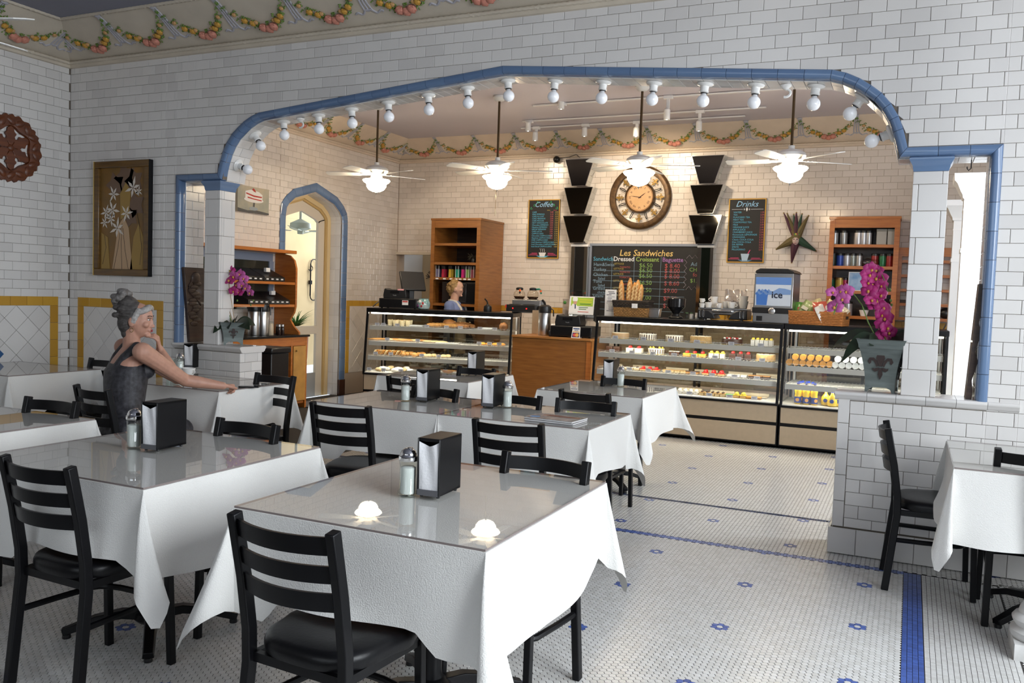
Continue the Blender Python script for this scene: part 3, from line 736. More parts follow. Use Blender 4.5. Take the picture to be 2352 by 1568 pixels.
def table(x0, x1, y0, y1, desc, seed, **k):
    cx, cy, hx, hy = (x0+x1)/2, (y0+y1)/2, (x1-x0)/2, (y1-y0)/2
    L = 'black pedestal table under white cloth, '+desc
    if first_table[0]: t = table0; t.location = (cx, cy, 0); t['label'] = L; first_table[0] = False
    else: t = dup(table0, (cx, cy, 0), 0, L)
    t['group'] = 'pedestal tables'
    for ch in t.children:
        if ch.name.startswith('tabletop'): ch.scale = ((hx-.004)/.42, (hy-.004)/.46, 1)
    c = cloth_mesh(hx, hy, seed, at=(cx, cy), **k).build('tablecloth', clothM, None, loc=(cx, cy, 0), ang=75); tag(c, 'white tablecloth hanging over the table '+desc, 'tablecloth', 'white tablecloths')
    g = MB().add([(-hx, -hy, 0), (hx, -hy, 0), (hx, hy, 0), (-hx, hy, 0)], [(0, 1, 2, 3)]).build('table_glass', tglass, None, smooth=False, loc=(cx, cy, TZ+.0105), recalc=False); tag(g, 'clear glass sheet on the table '+desc, 'glass', GLP)
    e = MB()
    for a, b in (((-hx, -hy), (hx, -hy)), ((hx, -hy), (hx, hy)), ((hx, hy), (-hx, hy)), ((-hx, hy), (-hx, -hy))): e.add([(a[0], a[1], -.0065), (b[0], b[1], -.0065), (b[0], b[1], 0), (a[0], a[1], 0)], [(0, 1, 2, 3)])
    e.build('polished_edge', glassE, g, smooth=False)
GT = TZ+.0108        # top of the glass
# ---------------------------------------------------------------- chairs
def make_chair():
    t = T('ladder_back_chair', '', 'chair', group='black ladder back chairs')
    # the chair faces +y; back posts at y=-.21
    for s in (-1, 1):
        x = .178*s; pts = [(x*1.04, -.235, 0), (x*1.02, -.215, .2), (x, -.195, .40), (x, -.198, .50), (x, -.222, .66), (x, -.262, .852)]
        MB().bar(pts, .030, .036, up=(0, 1, 0)).build('back_post', blackP, t, bev=.004)
        MB().bar([(x*.97, .165, .42), (x*1.0, .18, 0)], .026, .028, up=(0, 1, 0)).build('front_leg', blackP, t, bev=.003)
    def yb(z): return -.198-(z-.5)*.182
    for z0, z1 in ((.788, .842), (.708, .760), (.626, .682)):
        z0 -= .004; z1 -= .006
        pts = [(-.166+.332*i/12, 0, 0) for i in range(13)]; v = []; f = []
        for p in pts:
            bow = -.042*(1-(p[0]/.166)**2); dz = .0
            for z, dy in ((z0, -.005), (z1, -.005), (z1, .005), (z0, .005)): v.append((p[0], yb(z)+bow+dy, z+dz))
        for i in range(12):
            for k in range(4): f.append((4*i+k, 4*i+(k+1) % 4, 4*i+4+(k+1) % 4, 4*i+4+k))
        f += [(0, 1, 2, 3), (48, 49, 50, 51)]
        MB().add(v, f).build('slat', blackP, t, ang=50)
    MB().bar([(-.165, -.19, .415), (-.168, .15, .415)], .02, .028).bar([(.165, -.19, .415), (.168, .15, .415)], .02, .028).bar([(-.17, .16, .415), (.17, .16, .415)], .02, .028).bar([(-.17, -.185, .415), (.17, -.185, .415)], .02, .028).build('seat_frame', blackP, t)
    out = []
    for i in range(40):
        a = 2*PI*i/40; c, s = math.cos(a), math.sin(a); e = 2.9
        w = .205 if s > 0 else .19
        out.append((w*math.copysign(abs(c)**(2/e), c), .0+.205*math.copysign(abs(s)**(2/e), s)))
    mb = MB(); v = []; f = []; lv = [(1.0, .432), (1.02, .445), (1.02, .462), (.985, .476), (.90, .484), (.6, .487), (.25, .486)]
    for sc, z in lv: v += [(p[0]*sc, p[1]*sc, z) for p in out]
    for k in range(len(lv)-1): f += [(k*40+i, k*40+(i+1) % 40, (k+1)*40+(i+1) % 40, (k+1)*40+i) for i in range(40)]
    f += [tuple(range(40))[::-1], tuple(6*40+i for i in range(40))]
    mb.add(v, f).build('seat', vinyl, t, ang=60)
    hp = [(-.178, -.205, .27), (-.172, -.06, .27), (-.16, .09, .27)]+[(.16*math.sin(-PI/2+PI*i/8), .09+.055*math.cos(-PI/2+PI*i/8), .27) for i in range(1, 8)]+[(.16, .09, .27), (.172, -.06, .27), (.178, -.205, .27)]
    MB().tube(hp, .0125, 8).build('foot_hoop', blackP, t)
    return t
chair0 = make_chair(); cused = [False]
def chair(pa, pb, face, label):
    """pa, pb: the two back post tops on the floor plan (left and right in the picture); face=+1 looks away from the street side, -1 looks back"""
    a, b = Vector(pa), Vector(pb); mid = (a+b)/2; d = (b-a).normalized(); rz = math.atan2(d.y, d.x)+(0 if face > 0 else PI)
    off = Vector((-math.sin(rz), math.cos(rz)))*.262
    place_chair((mid.x+off.x, mid.y+off.y, 0), rz, label)
def place_chair(loc, rz, label):
    SEATS.append((loc[0], loc[1], rz))
    if cused[0]: c = dup(chair0, loc, rz, label)
    else: c = chair0; c.location = loc; c.rotation_euler = (0, 0, rz); c['label'] = label; cused[0] = True
    return c
B = 'black ladder back chair '
chair((-2.912, 1.995), (-2.57, 1.985), 1, B+'at the front left corner, seen from behind')
chair((-1.700, 1.835), (-1.335, 1.812), 1, B+'nearest in the middle, pushed to the nearest table')
chair((-2.973, 3.12), (-2.625, 3.10), -1, B+'on the far side of the front left table')
chair((-3.00, 3.857), (-2.66, 3.880), 1, B+'left of the two facing the middle row tables')
chair((-1.985, 3.86), (-1.628, 3.882), 1, B+'pushed to the magazine table, seen from behind')
chair((-1.465, 3.135), (-1.105, 3.11), -1, B+'with a worn post, on the far side of the nearest table')
chair((-2.145, 5.455), (-1.80, 5.415), 1, B+'pushed to the table in front of the cake case')
chair((-1.970, 4.96), (-1.615, 5.0), -1, B+'on the far side of the magazine table, right one')
chair((-2.455, 4.965), (-2.095, 4.965), -1, B+'on the far side of the magazine table, left one')
chair((-4.283, 3.07), (-3.935, 3.085), -1, B+'on the far side of the table at the left edge')
chair((-4.575, 3.585), (-4.225, 3.52), 1, B+'that the grey-haired woman sits on')
chair((-6.069, 4.90), (-5.72, 4.87), -1, B+'in the far left corner below the framed panel')
chair((-4.325, 4.90), (-3.968, 4.87), -1, B+'on the far side of the grey-haired woman\'s table')
chair((-3.525, 5.415), (-3.17, 5.42), 1, B+'pushed to the table in front of the pastry case')
chair((-3.03, 4.99), (-2.685, 4.94), -1, B+'behind the shaker of the left middle table')
chair((-3.526, 6.55), (-3.19, 6.51), -1, B+'between pastry case and its table, behind a dispenser')
chair((-2.24, 6.62), (-1.89, 6.60), -1, B+'between cake case and its table')
place_chair((.175, 5.07, 0), -PI/2+.05, B+'side on against the right half wall')
place_chair((.57, 4.80, 0), .03, B+'at the right edge with light on its seat')

table(-1.96, -1.045, 2.12, 3.165, 'nearest in the middle, with lamp reflections', 1)
table(-3.36, -2.39, 2.14, 3.12, 'at front left behind the corner chair', 2)
table(-5.12, -4.18, 4.36, 5.11, 'where the grey-haired woman sits', 3)
table(-6.9, -5.92, 4.08, 4.86, 'in the far left corner beside the ochre dado', 4)
table(-4.75, -3.80, 2.15, 3.09, 'at the left edge, cut off by the frame', 5)
table(-3.42, -2.496, 4.36, 5.14, 'in the middle row, left of the magazine table', 6, shared=(0,))
table(-2.486, -1.55, 4.36, 5.12, 'that holds the magazines', 7, shared=(2,))
table(-2.56, -1.73, 6.0, 6.97, 'in front of the cake display case', 8, ear=.17)
table(-4.05, -3.185, 6.05, 6.9, 'in front of the pastry display case', 9)
table(.215, 1.15, 4.35, 5.25, 'against the half wall on the right', 10, ear=.12)

# ---------------------------------------------------------------- napkin dispensers and sugar shakers
napM = mat('napkin_paper', (.80, .80, .82), .9, bump=.2, bscale=120)
shinyB = mat('dispenser_black', (.006, .006, .007), .38, spec=.25)
greyPl = mat('dispenser_grey', (.10, .10, .11), .5)
def make_dispenser(front='napkin'):
    t = T('napkin_dispenser', '', 'napkin dispenser', group='napkin dispensers on the tables'); w, d, h = .088, .175, .20
    mb = MB(); z0 = .008
    mb.bx(-w/2, w/2, 0.006, d, z0, z0+.012); mb.bx(-w/2, w/2, .006, d, z0+h-.012, z0+h); mb.bx(-w/2, -w/2+.005, 0, d, z0, z0+h); mb.bx(w/2-.005, w/2, 0, d, z0, z0+h); mb.bx(-w/2+.005, w/2-.005, d*.5-.01, d*.5+.01, z0+.01, z0+h-.01)
    mb.build('housing', shinyB, t, bev=.003)
    for y, s in ((.004, 1), (d-.004, -1)):
        v = []; n = 8; m = 10
        for j in range(m+1):
            for i in range(n+1):
                u = i/n*2-1; q = j/m; z = z0+.012+(h-.024)*q
                top = 1 if q < .9 else 0
                if j == m: z -= .016*(1-abs(u)**1.5)
                v.append((u*(w/2-.007), y+s*(.002+.004*math.sin(u*4+q*3)*(.3+q)), z))
        MB().add(v, [(j*(n+1)+i, j*(n+1)+i+1, (j+1)*(n+1)+i+1, (j+1)*(n+1)+i) for j in range(m) for i in range(n)]).build('napkins', napM, t, recalc=False, ang=80)
    MB().bx(-w/2+.004, w/2-.004, -.001, .006, z0, z0+.02).build('lower_lip', greyPl, t)
    for x in (-1, 1):
        for y in (.02, d-.02): MB().lathe([(.006, 0), (.007, .003), (.006, .009)], 8, (x*(w/2-.012), y, 0)).build('foot', blackPl, t)
    return t
jarG = glassmat('shaker_glass', (.90, .94, .92), .05, .8)
sugarM = mat('sugar', (.80, .80, .78), .8, bump=.1, bscale=300)
def make_shaker():
    t = T('sugar_shaker', '', 'sugar shaker', group='glass sugar shakers on the tables'); n = 40; prof = [(.031, 0), (.034, .004), (.034, .014), (.029, .02), (.029, .105), (.031, .118), (.030, .126)]
    mb = MB(); v = []; f = []
    for r, z in prof:
        for i in range(n): a = 2*PI*i/n; q = r*(1+(.035*math.cos(10*a) if .015 < z < .11 else 0)); v.append((q*math.cos(a), q*math.sin(a), z))
    for j in range(len(prof)-1): f += [(j*n+i, j*n+(i+1) % n, (j+1)*n+(i+1) % n, (j+1)*n+i) for i in range(n)]
    f.append(tuple(range(n))[::-1]); mb.add(v, f).build('jar', jarG, t, ang=60)
    MB().lathe([(.024, .006), (.0265, .012), (.0265, .098), (.020, .102)], 20).build('sugar', sugarM, t)
    ld = MB().lathe([(.0325, .122), (.034, .126), (.034, .138), (.030, .141), (.029, .147), (.024, .158), (.014, .165), (.004, .167)], 24).build('lid', chrome, t, ang=50)
    MB().box((.006, 0, .1675), (.018, .012, .003)).build('pour_flap', chrome, ld, bev=.001)
    return t
d0, s0 = make_dispenser(), make_shaker()
fd = [0, 0]
def dispenser(x, y, rz, desc):
    l = 'black napkin dispenser with white napkins on the table '+desc
    if fd[0]: dup(d0, (x, y, GT), rz, l)
    else: d0.location = (x, y, GT); d0.rotation_euler = (0, 0, rz); d0['label'] = l; fd[0] = 1
def shaker(x, y, desc):
    l = 'glass sugar shaker with metal lid on the table '+desc
    if fd[1]: dup(s0, (x, y, GT), .4, l)
    else: s0.location = (x, y, GT); s0['label'] = l; fd[1] = 1
def pair(pxd, rz, pxs, desc):
    a = aZ(*pxd, GT); dispenser(a.x, a.y, rz, desc)
    if pxs: b = aZ(*pxs, GT); shaker(b.x, b.y, desc)
pair((981, 1144), .05, (936, 1136), 'nearest in the middle')
pair((341, 1036), .06, (308, 1027), 'front left')
pair((968, 922), .05, (931, 920), 'left of the magazine table')
pair((1119, 936), .05, (1165, 935), 'that holds the magazines')
pair((1083, 862), .05, None, 'in front of the pastry case')
pair((1396, 884), .05, (1425, 887), 'in front of the cake case')
pair((432, 846), .25, (413, 858), 'where the grey-haired woman sits')

# magazines, cup, glass and phone
q = aZ(1277, 966, GT); ax = (aZ(1345, 983, GT)-aZ(1212, 968, GT)); rz = math.atan2(ax.y, ax.x)
magc = mat('magazine_cover', (.10, .10, .12), .25, var=1, var_col=(.45, .40, .40), scale=14); pageM = mat('magazine_pages', (.70, .70, .70), .7)
for i, (dz, dr, lab) in enumerate(((0, .03, 'lower magazine of the two on the magazine table'), (.0105, -.02, 'dark covered upper magazine of the two on the magazine table'))):
    t = T('magazine', lab, 'magazine', (q.x, q.y, GT+dz), rz+dr, 'two magazines')
    MB().bx(-.15, .15, -.105, .105, .0012, .009).build('pages', pageM, t, bev=.001)
    MB().bx(-.152, .152, -.107, .107, .009, .0102).bx(-.152, .152, -.107, .107, 0, .0011).build('cover', magc, t)
    if i: MB().lathe([(.03, .0103), (.03, .0107)], 20, (-.11, -.05, 0)).build('printed_roundel', mat('print_blue', (.02, .25, .60), .3), t); MB().bx(-.10, .13, .02, .06, .0103, .0106).build('printed_band', mat('print_dark_red', (.18, .03, .02), .3), t)
q = aZ(433, 863, GT); t = T('coffee_cup', 'white cup on the table before the grey-haired woman', 'cup', (q.x, q.y, GT))
MB().lathe([(.03, 0), (.035, .004), (.045, .03), (.052, .062), (.049, .062), (.042, .03), (.03, .008)], 24).build('bowl', porc, t)
MB().tube([(.045+.02*math.sin(PI*i/8), 0, .02+.03*i/8) for i in range(9)], .005, 6, up=(0, 1, 0)).build('handle', porc, t)
q = aZ(392, 862, GT); t = T('water_glass', 'clear water glass between cup and woman\'s forearm', 'glass', (q.x, q.y, GT)); MB().lathe([(.027, 0), (.03, .003), (.036, .13), (.034, .13), (.028, .008)], 20).build('tumbler', jarG, t)
MB().lathe([(.026, .009), (.031, .07), (.004, .071)], 16).build('water', glassmat('water', (.9, .93, .93), .05, .6), t)
q = aZ(573, 889, GT); t = T('phone', 'black phone under the pointing woman\'s hand', 'phone', (q.x, q.y, GT), .5); MB().bx(-.07, .07, -.034, .034, 0, .009).build('case', blackPl, t, bev=.003); MB().bx(-.064, .064, -.031, .031, .009, .0096).build('screen', mat('phone_screen', (.01, .01, .012), .08), t)
q = aZ(600, 878, GT); t = T('paper_receipt', 'white paper slip on the table beside the phone', 'paper', (q.x, q.y, GT), .3); MB().bx(-.06, .06, -.035, .035, 0, .001).build('slip', paperM, t)
# ---------------------------------------------------------------- porcelain lamp holders with bulbs under the arch
def make_bulb():
    t = T('bulb_lamp', '', 'bulb lamp', group='white globe bulbs under the arch')   # hangs along -z
    MB().lathe([(.052, 0), (.055, -.006), (.048, -.014), (.028, -.02), (.026, -.045), (.030, -.055), (.022, -.06)], 20).build('holder', porc, t)
    MB().lathe([(.0225, -.058), (.0225, -.066)], 16).build('collar', blackPl, t)
    prof = [(.014, -.064), (.018, -.075)]+[(.041*math.sin(a), -.112+.041*math.cos(a)) for a in [PI*(.16+.84*i/11) for i in range(12)]]
    MB().lathe([(max(r, .001), z) for r, z in prof], 20).build('globe', bulbM, t, ang=70)
    return t
bl0 = make_bulb(); bfirst = True
bpx = [(557, 378), (597, 325), (653, 300), (733, 290), (809, 272), (893, 255), (985, 240), (1075, 222), (1168, 205), (1272, 205), (1383, 208), (1499, 212), (1616, 215), (1733, 219), (1870, 222), (1960, 245), (2017, 312)]
pos = ['lowest on the left jamb of the arch', 'second up the left curve of the arch', 'third from the left springing', 'left of the first fan rod', 'just left of the first fan rod top', 'just right of the first fan rod', 'between first and second fan rods, left one', 'next left of the arch apex', 'right below the arch apex',
       'next right of the arch apex', 'left of the third fan rod', 'beside the third fan rod top', 'right of the third fan rod', 'middle of the right slope', 'by the fourth fan rod, next to the empty hook', 'at the top of the right curve', 'lowest on the right curve of the arch']
def arch_normal(u):
    e = .06; z0, z1 = zi(max(u-e, inner[2][0]+.001)), zi(min(u+e, inner[-3][0]-.001)); t = Vector((2*e, z1-z0)).normalized(); return Vector((t.y, -t.x))
ip = inner[2:-2]
for (px, py), d in zip(bpx, pos):
    g = aY(px, py+6, YA+.14); best = None
    for p, q in zip(ip, ip[1:]):
        a, b = Vector(p), Vector(q); s = max(0, min(1, (Vector((g.x, g.z))-a).dot(b-a)/(b-a).length_squared)); c = a+(b-a)*s; dd = (Vector((g.x, g.z))-c).length
        if best is None or dd < best[0]: t = (b-a).normalized(); best = (dd, c, Vector((t.y, -t.x)))
    _, c, n = best
    if n.y > -.5: n = Vector((n.x, n.y))
    loc = Vector((c.x, YA+.14, c.y)); rot = Vector((n.x, 0, n.y)).to_track_quat('-Z', 'Y').to_euler()
    o = bl0 if bfirst else dup(bl0); bfirst = False
    o.location = loc+Vector((n.x, 0, n.y))*.006; o.rotation_euler = rot; o['label'] = 'white globe bulb in porcelain holder, '+d
for px, py, d in ((690, 278, 'near the left curve'), (1805, 197, 'near the right curve')):
    g = aY(px, py, YA+.14); z = zi(g.x)-.007; t = T('ceiling_hook', 'empty white porcelain hook under the arch '+d, 'hook', (g.x, YA+.14, z), group='empty hooks under the arch')
    MB().lathe([(.034, 0), (.034, -.01), (.018, -.022), (.012, -.03)], 16).build('rosette', porc, t); MB().tube([(.03*math.sin(a)-.0, 0, -.05+.024*math.cos(a)) for a in [PI*i/8*1.1 for i in range(9)]], .008, 6, up=(0, 1, 0)).build('hook', porc, t)
g = aY(2233, 345, YA+.12); t = T('iron_hook', 'black wire hook under the lintel of the right small opening', 'hook', (g.x, YA+.12, 2.343)); MB().tube([(0, 0, 0), (0, 0, -.05), (-.012, 0, -.062), (-.02, 0, -.05), (-.02, 0, -.04)], .003, 6, up=(0, 1, 0)).build('wire', blackP, t)

# ---------------------------------------------------------------- ceiling fans
fanW = mat('fan_white', (.80, .80, .78), .3); bowlM = emit('lit_bowl_glass', (1.0, .80, .54), 48.0); rodM = mat('bronze_rod', (.09, .055, .025), .35, m=.6)
def make_fan():
    t = T('ceiling_fan', '', 'ceiling fan', group='white fans over the counter')   # origin at the ceiling
    H = .72
    MB().lathe([(.075, 0), (.075, -.02), (.05, -.05), (.025, -.06)], 24).build('canopy', fanW, t)
    MB().lathe([(.013, -.05), (.013, -H+.02)], 12).build('rod', rodM, t)
    MB().lathe([(.03, -H+.04), (.03, -H+.01), (.10, -H-.01), (.135, -H-.035), (.14, -H-.06), (.11, -H-.10), (.06, -H-.115)], 32).build('motor', fanW, t)
    for k in range(5):
        a = 2*PI*k/5; R = Matrix.Rotation(a, 4, 'Z') @ Matrix.Translation((0, 0, -H-.10)) @ Matrix.Rotation(math.radians(11), 4, 'X')
        out = [(.20, -.05), (.45, -.066), (.60, -.062), (.62, -.04), (.62, .04), (.60, .062), (.45, .066), (.20, .05)]
        b = MB().add([R @ Vector((x, y, z)) for z in (-.003, .003) for x, y in out], [tuple(range(8))[::-1], tuple(range(8, 16))]+[(i, (i+1) % 8, 8+(i+1) % 8, 8+i) for i in range(8)]).build('blade', fanW, t, smooth=False)
        MB().add([R @ Vector(p) for p in ((.07, -.02, -.006), (.07, .02, -.006), (.26, .035, -.006), (.26, -.035, -.006), (.07, -.02, .0), (.07, .02, .0), (.26, .035, -.003), (.26, -.035, -.003))], [(0, 1, 2, 3), (4, 7, 6, 5), (0, 4, 5, 1), (1, 5, 6, 2), (2, 6, 7, 3), (3, 7, 4, 0)]).build('blade_iron', fanW, b, smooth=False)
    MB().lathe([(.06, -H-.11), (.07, -H-.13), (.06, -H-.15), (.085, -H-.165)], 24).build('light_kit', fanW, t)
    MB().lathe([(.10, -H-.155), (.155, -H-.165), (.165, -H-.175), (.15, -H-.195), (.12, -H-.215), (.115, -H-.25), (.09, -H-.285), (.05, -H-.305), (.01, -H-.31)], 32).build('light_bowl', bowlM, t, ang=80)
    MB().lathe([(.012, -H-.308), (.016, -H-.318), (.006, -H-.33), (.002, -H-.345)], 12).build('finial', steel, t)
    return t
fan0 = make_fan(); FY = 8.7
for i, (px, py, d, a) in enumerate(((865, 400, 'first from the left, before the corner', .95), (1142, 396, 'second, with a pull chain', .35), (1468, 390, 'third, in front of the clock', .25), (1816, 380, 'rightmost, before the carved mask shelf', .6))):
    g = aY(px, py, FY); o = fan0 if i == 0 else dup(fan0)
    o.location = (g.x, FY, ZR+.008); o.rotation_euler = (0, 0, a); o['label'] = 'white ceiling fan with lit bowl, '+d
g = aY(1142, 396, FY)
t = T('pull_chain', 'fan pull chain with feather tassels below the second fan', 'chain', (g.x+.02, FY-.06, 2.655)); MB().tube([(0, 0, 0), (.004, 0, -.06), (0, 0, -.17), (-.004, 0, -.30)], .0022, 5, up=(0, 1, 0)).build('chain', brass, t)
for z in (-.10, -.27): MB().lathe([(.002, z+.045), (.009, z), (.002, z-.03)], 8).build('tassel', mat('tassel_cream', (.7, .62, .45), .8), t)
# fan of the front room, only one blade tip is in the frame
tip = aY(74, 44, 3.1); dv = Vector((.93, .36)); hub = Vector((tip.x-dv.x*.64, tip.y-dv.y*.64, tip.z)); t = T('ceiling_fan', 'white fan blade of the front room at the top left corner', 'ceiling fan', (hub.x, hub.y, ZR)); hz = hub.z-ZR
MB().lathe([(.08, 0), (.08, -.03), (.02, -.06), (.014, hz+.08), (.03, hz+.07), (.13, hz+.05), (.14, hz+.01), (.06, hz-.03)], 24).build('motor', fanW, t)
for k in range(5):
    a = math.atan2(dv.y, dv.x)+2*PI*k/5; R = Matrix.Rotation(a, 4, 'Z') @ Matrix.Translation((0, 0, hz)) @ Matrix.Rotation(math.radians(14), 4, 'X')
    out = [(.12, -.05), (.45, -.078), (.58, -.072), (.63, -.035), (.63, .035), (.58, .072), (.45, .078), (.12, .05)]
    MB().add([R @ Vector((x, y, z)) for z in (-.003, .003) for x, y in out], [tuple(range(8))[::-1], tuple(range(8, 16))]+[(i, (i+1) % 8, 8+(i+1) % 8, 8+i) for i in range(8)]).build('blade', fanW, t, smooth=False)

# ---------------------------------------------------------------- track lights on the back ceiling
spotE = emit('spot_lamp_face', (1, .96, .88), 14.0)
for (px, py, Y, d) in ((1291, 240, 9.2, 'nearest, right of the second fan rod'), (1215, 290, 10.0, 'left one of the middle rail'), (1231, 312, 10.4, 'leftmost of the rear rail'), (1344, 302, 10.4, 'over the left mirror column'), (1533, 264, 9.2, 'right of the third fan rod, nearer'), (1606, 290, 10.0, 'rightmost, over the menu board'), (1462, 303, 10.4, 'beside the third fan rod, rear')):
    g = aY(px, py+12, Y); top = ZR+.0; h = top-g.z; t = T('spotlight', 'small white track spotlight '+d, 'spotlight', (g.x, Y, top), group='track spotlights')
    MB().bx(-.05, .05, -.02, .02, -.03, .008).build('adapter', whiteP, t, bev=.003); MB().bx(-.017, .017, -.012, .012, -h+.06, -.03).build('stem', whiteP, t, bev=.003)
    hd = MB().lathe([(.02, -h+.12), (.034, -h+.105), (.036, -h+.01), (.033, -h)], 18, (.0, -.03, 0)).build('lamp_head', whiteP, t); MB().lathe([(.031, -h+.003), (.001, -h-.001)], 18, (0, -.03, 0)).build('lamp_face', spotE, hd)
for i, (Y, x0, x1) in enumerate(((9.2, -4.1, -1.2), (10.0, -4.6, -1.6), (10.4, -4.8, -1.9))):
    t = tag(MB().bx(x0, x1, Y-.018, Y+.018, ZR-.012, ZR+.0).build('track_rail', whiteP, None, smooth=False), ['nearest', 'middle', 'rear'][i]+' white track rail on the back ceiling', 'track rail')
lamp('track_wash', 'SPOT', (-3.2, 9.6, 3.45), 120, (1, .82, .60), target=(-3.1, 11.1, 1.6), radius=.15).data.spot_size = 2.0
lamp('track_wash', 'SPOT', (-5.2, 9.6, 3.45), 45, (1, .82, .60), target=(-5.2, 11.1, 1.5), radius=.15).data.spot_size = 1.9

# ---------------------------------------------------------------- refrigerated display cases
tanP = mat('tan_laminate', (.50, .40, .28), .45, var=.08, scale=20); greyS = mat('shelf_edge_grey', (.45, .45, .42), .4); shelfW = mat('shelf_white', (.75, .74, .70), .5)
tubeE = emit('shelf_tube_light', (1, .95, .80), 15.0); wireW = mat('white_wire', (.75, .75, .72), .4); doorG = glassmat('case_back_door', (.62, .60, .52), .08, .6)
CASES = {}
def case(key, loc, rz, L, D, zs, deck, top, gtop, bands, label, slant=.10, tan_top=None):
    t = T('display_case', label, 'display case', loc, rz, 'glass display cases on the counter'); CASES[key] = (t, L, D, zs, deck, top)
    b = MB().bx(0, L, .02, D, .03, deck-.025).build('base', blackP, t, smooth=False)
    for z0, z1 in bands: MB().bx(.012, L-.012, 0.005, .03, z0, z1).build('base_panel', tanP, b, bev=.004)
    MB().bx(0, L, -.005, D, deck-.03, deck).build('deck', shelfW, t, bev=.003); MB().bx(0, L, -.01, .0, deck-.035, deck-.012).build('deck_trim', blackP, t)
    ys = lambda z: slant*(z-deck)/(gtop-deck)
    for x in (.012, L-.012):
        MB().bar([(x, ys(deck), deck-.02), (x, ys(gtop), gtop+.01)], .026, .026, up=(1, 0, 0)).build('front_post', blackP, t); MB().bx(x-.012, x+.012, D-.03, D, deck, gtop).build('rear_post', blackP, t)
    MB().bx(-.005, L+.005, ys(gtop)-.012, D, gtop, top).build('top_slab', blackP, t, bev=.006)
    MB().add([(.02, ys(deck), deck), (L-.02, ys(deck), deck), (L-.02, ys(gtop), gtop), (.02, ys(gtop), gtop)], [(0, 1, 2, 3)]).build('front_glass', glass, t, smooth=False)
    for x in (.006, L-.006): MB().add([(x, ys(deck)+.012, deck), (x, D-.03, deck), (x, D-.03, gtop), (x, ys(gtop)+.012, gtop)], [(0, 1, 2, 3)]).build('side_glass', glass, t, smooth=False)
    for x0, x1, y in ((.03, L*.52, D-.01), (L*.48, L-.03, D-.022)):
        d = MB().bx(x0, x1, y, y+.004, deck+.03, gtop-.03).build('sliding_door', doorG, t, smooth=False); MB().bx(x0, x0+.03, y-.004, y+.008, deck+.02, gtop-.02).bx(x1-.03, x1, y-.004, y+.008, deck+.02, gtop-.02).build('door_stile', blackP, d, smooth=False)
    MB().bx(.04, L-.04, ys(gtop)+.05, ys(gtop)+.075, gtop-.02, gtop-.004).build('top_tube_light', tubeE, t)
    for z in zs:
        y0 = ys(z)+.05; s = MB().bx(.035, L-.035, y0, D-.06, z-.012, z-.006).build('shelf', shelfW, t, smooth=False)
        MB().bx(.035, L-.035, y0-.008, y0, z-.052, z+.002).build('shelf_edge', greyS, s); MB().bx(.06, L-.06, y0+.015, y0+.04, z-.05, z-.03).build('tube_light', tubeE, s)
        w = MB(); n = int((L-.08)/.035)
        for i in range(n+1): x = .04+(L-.08)*i/n; w.bx(x-.0018, x+.0018, y0, D-.07, z-.002, z+.0016)
        w.bx(.04, L-.04, y0, y0+.004, z+.02, z+.023)
        for i in range(0, n+1, 2): x = .04+(L-.08)*i/n; w.bx(x-.0015, x+.0015, y0, y0+.004, z, z+.022)
        w.build('wire_grid', wireW, s, smooth=False)
    for x in (.05, L-.05): MB().bx(x-.01, x+.01, D-.085, D-.07, deck, gtop-.01).build('shelf_upright', steel, t, smooth=False)
    return t
case(1, (-6.35, 9.15, 0), math.atan2(.47, 1.86), 1.92, .72, (1.02, .82, .633), .43, 1.25, 1.195, [(.20, .405), (.05, .17)], 'left display case with breads and pastries')
case(2, (-3.20, 9.03, 0), 0, 2.02, .78, (1.026, .872, .682), .475, 1.277, 1.222, [(.27, .45), (.045, .235)], 'middle display case full of cakes and tarts')
case(3, (-1.165, 9.03, 0), 0, 1.50, .78, (1.03, .85, .665), .465, 1.277, 1.222, [(.27, .44), (.045, .235)], 'right display case with drinks behind the planter')
def inC(key, x, y, z):
    t = CASES[key][0]; return wm(t) @ Vector((x, y, z))
def cu(key, px, y, py=800):
    t = CASES[key][0]; Mi = wm(t).inverted(); o = Mi @ EYE; d = (Mi.to_3x3() @ ray(px, py)); return (o+d*((y-o.y)/d.y)).x

# ---- food
choc = mat('chocolate', (.055, .022, .012), .4); cream_ = mat('cream', (.80, .74, .60), .5); nut = mat('nut_crumbs', (.55, .35, .14), .8, var=.5, scale=60); lemon = mat('lemon_yellow', (.80, .62, .08), .4); pastryM = mat('golden_pastry', (.58, .28, .07), .5, var=.45, scale=14)
paleP = mat('pale_pastry', (.74, .56, .30), .6, var=.3, scale=14); berry = mat('berry_red', (.55, .02, .02), .25); kiwi = mat('kiwi_green', (.25, .45, .06), .35); whiteC = mat('white_cream', (.84, .81, .74), .5); crust = mat('tart_crust', (.55, .34, .13), .7); caramel = mat('caramel_band', (.42, .27, .14), .5); orangeF = mat('apricot', (.80, .36, .05), .35); boardM = mat('gold_cake_board', (.55, .42, .18), .4); trayP = mat('tray_paper', (.72, .64, .48), .7); kraft = mat('kraft_paper', (.45, .28, .12), .8); breadM = mat('bread_crust', (.36, .15, .045), .6, var=.45, scale=10)
def at_case(key, px, y, z, py=800): return inC(key, cu(key, px, y, py), y, z)
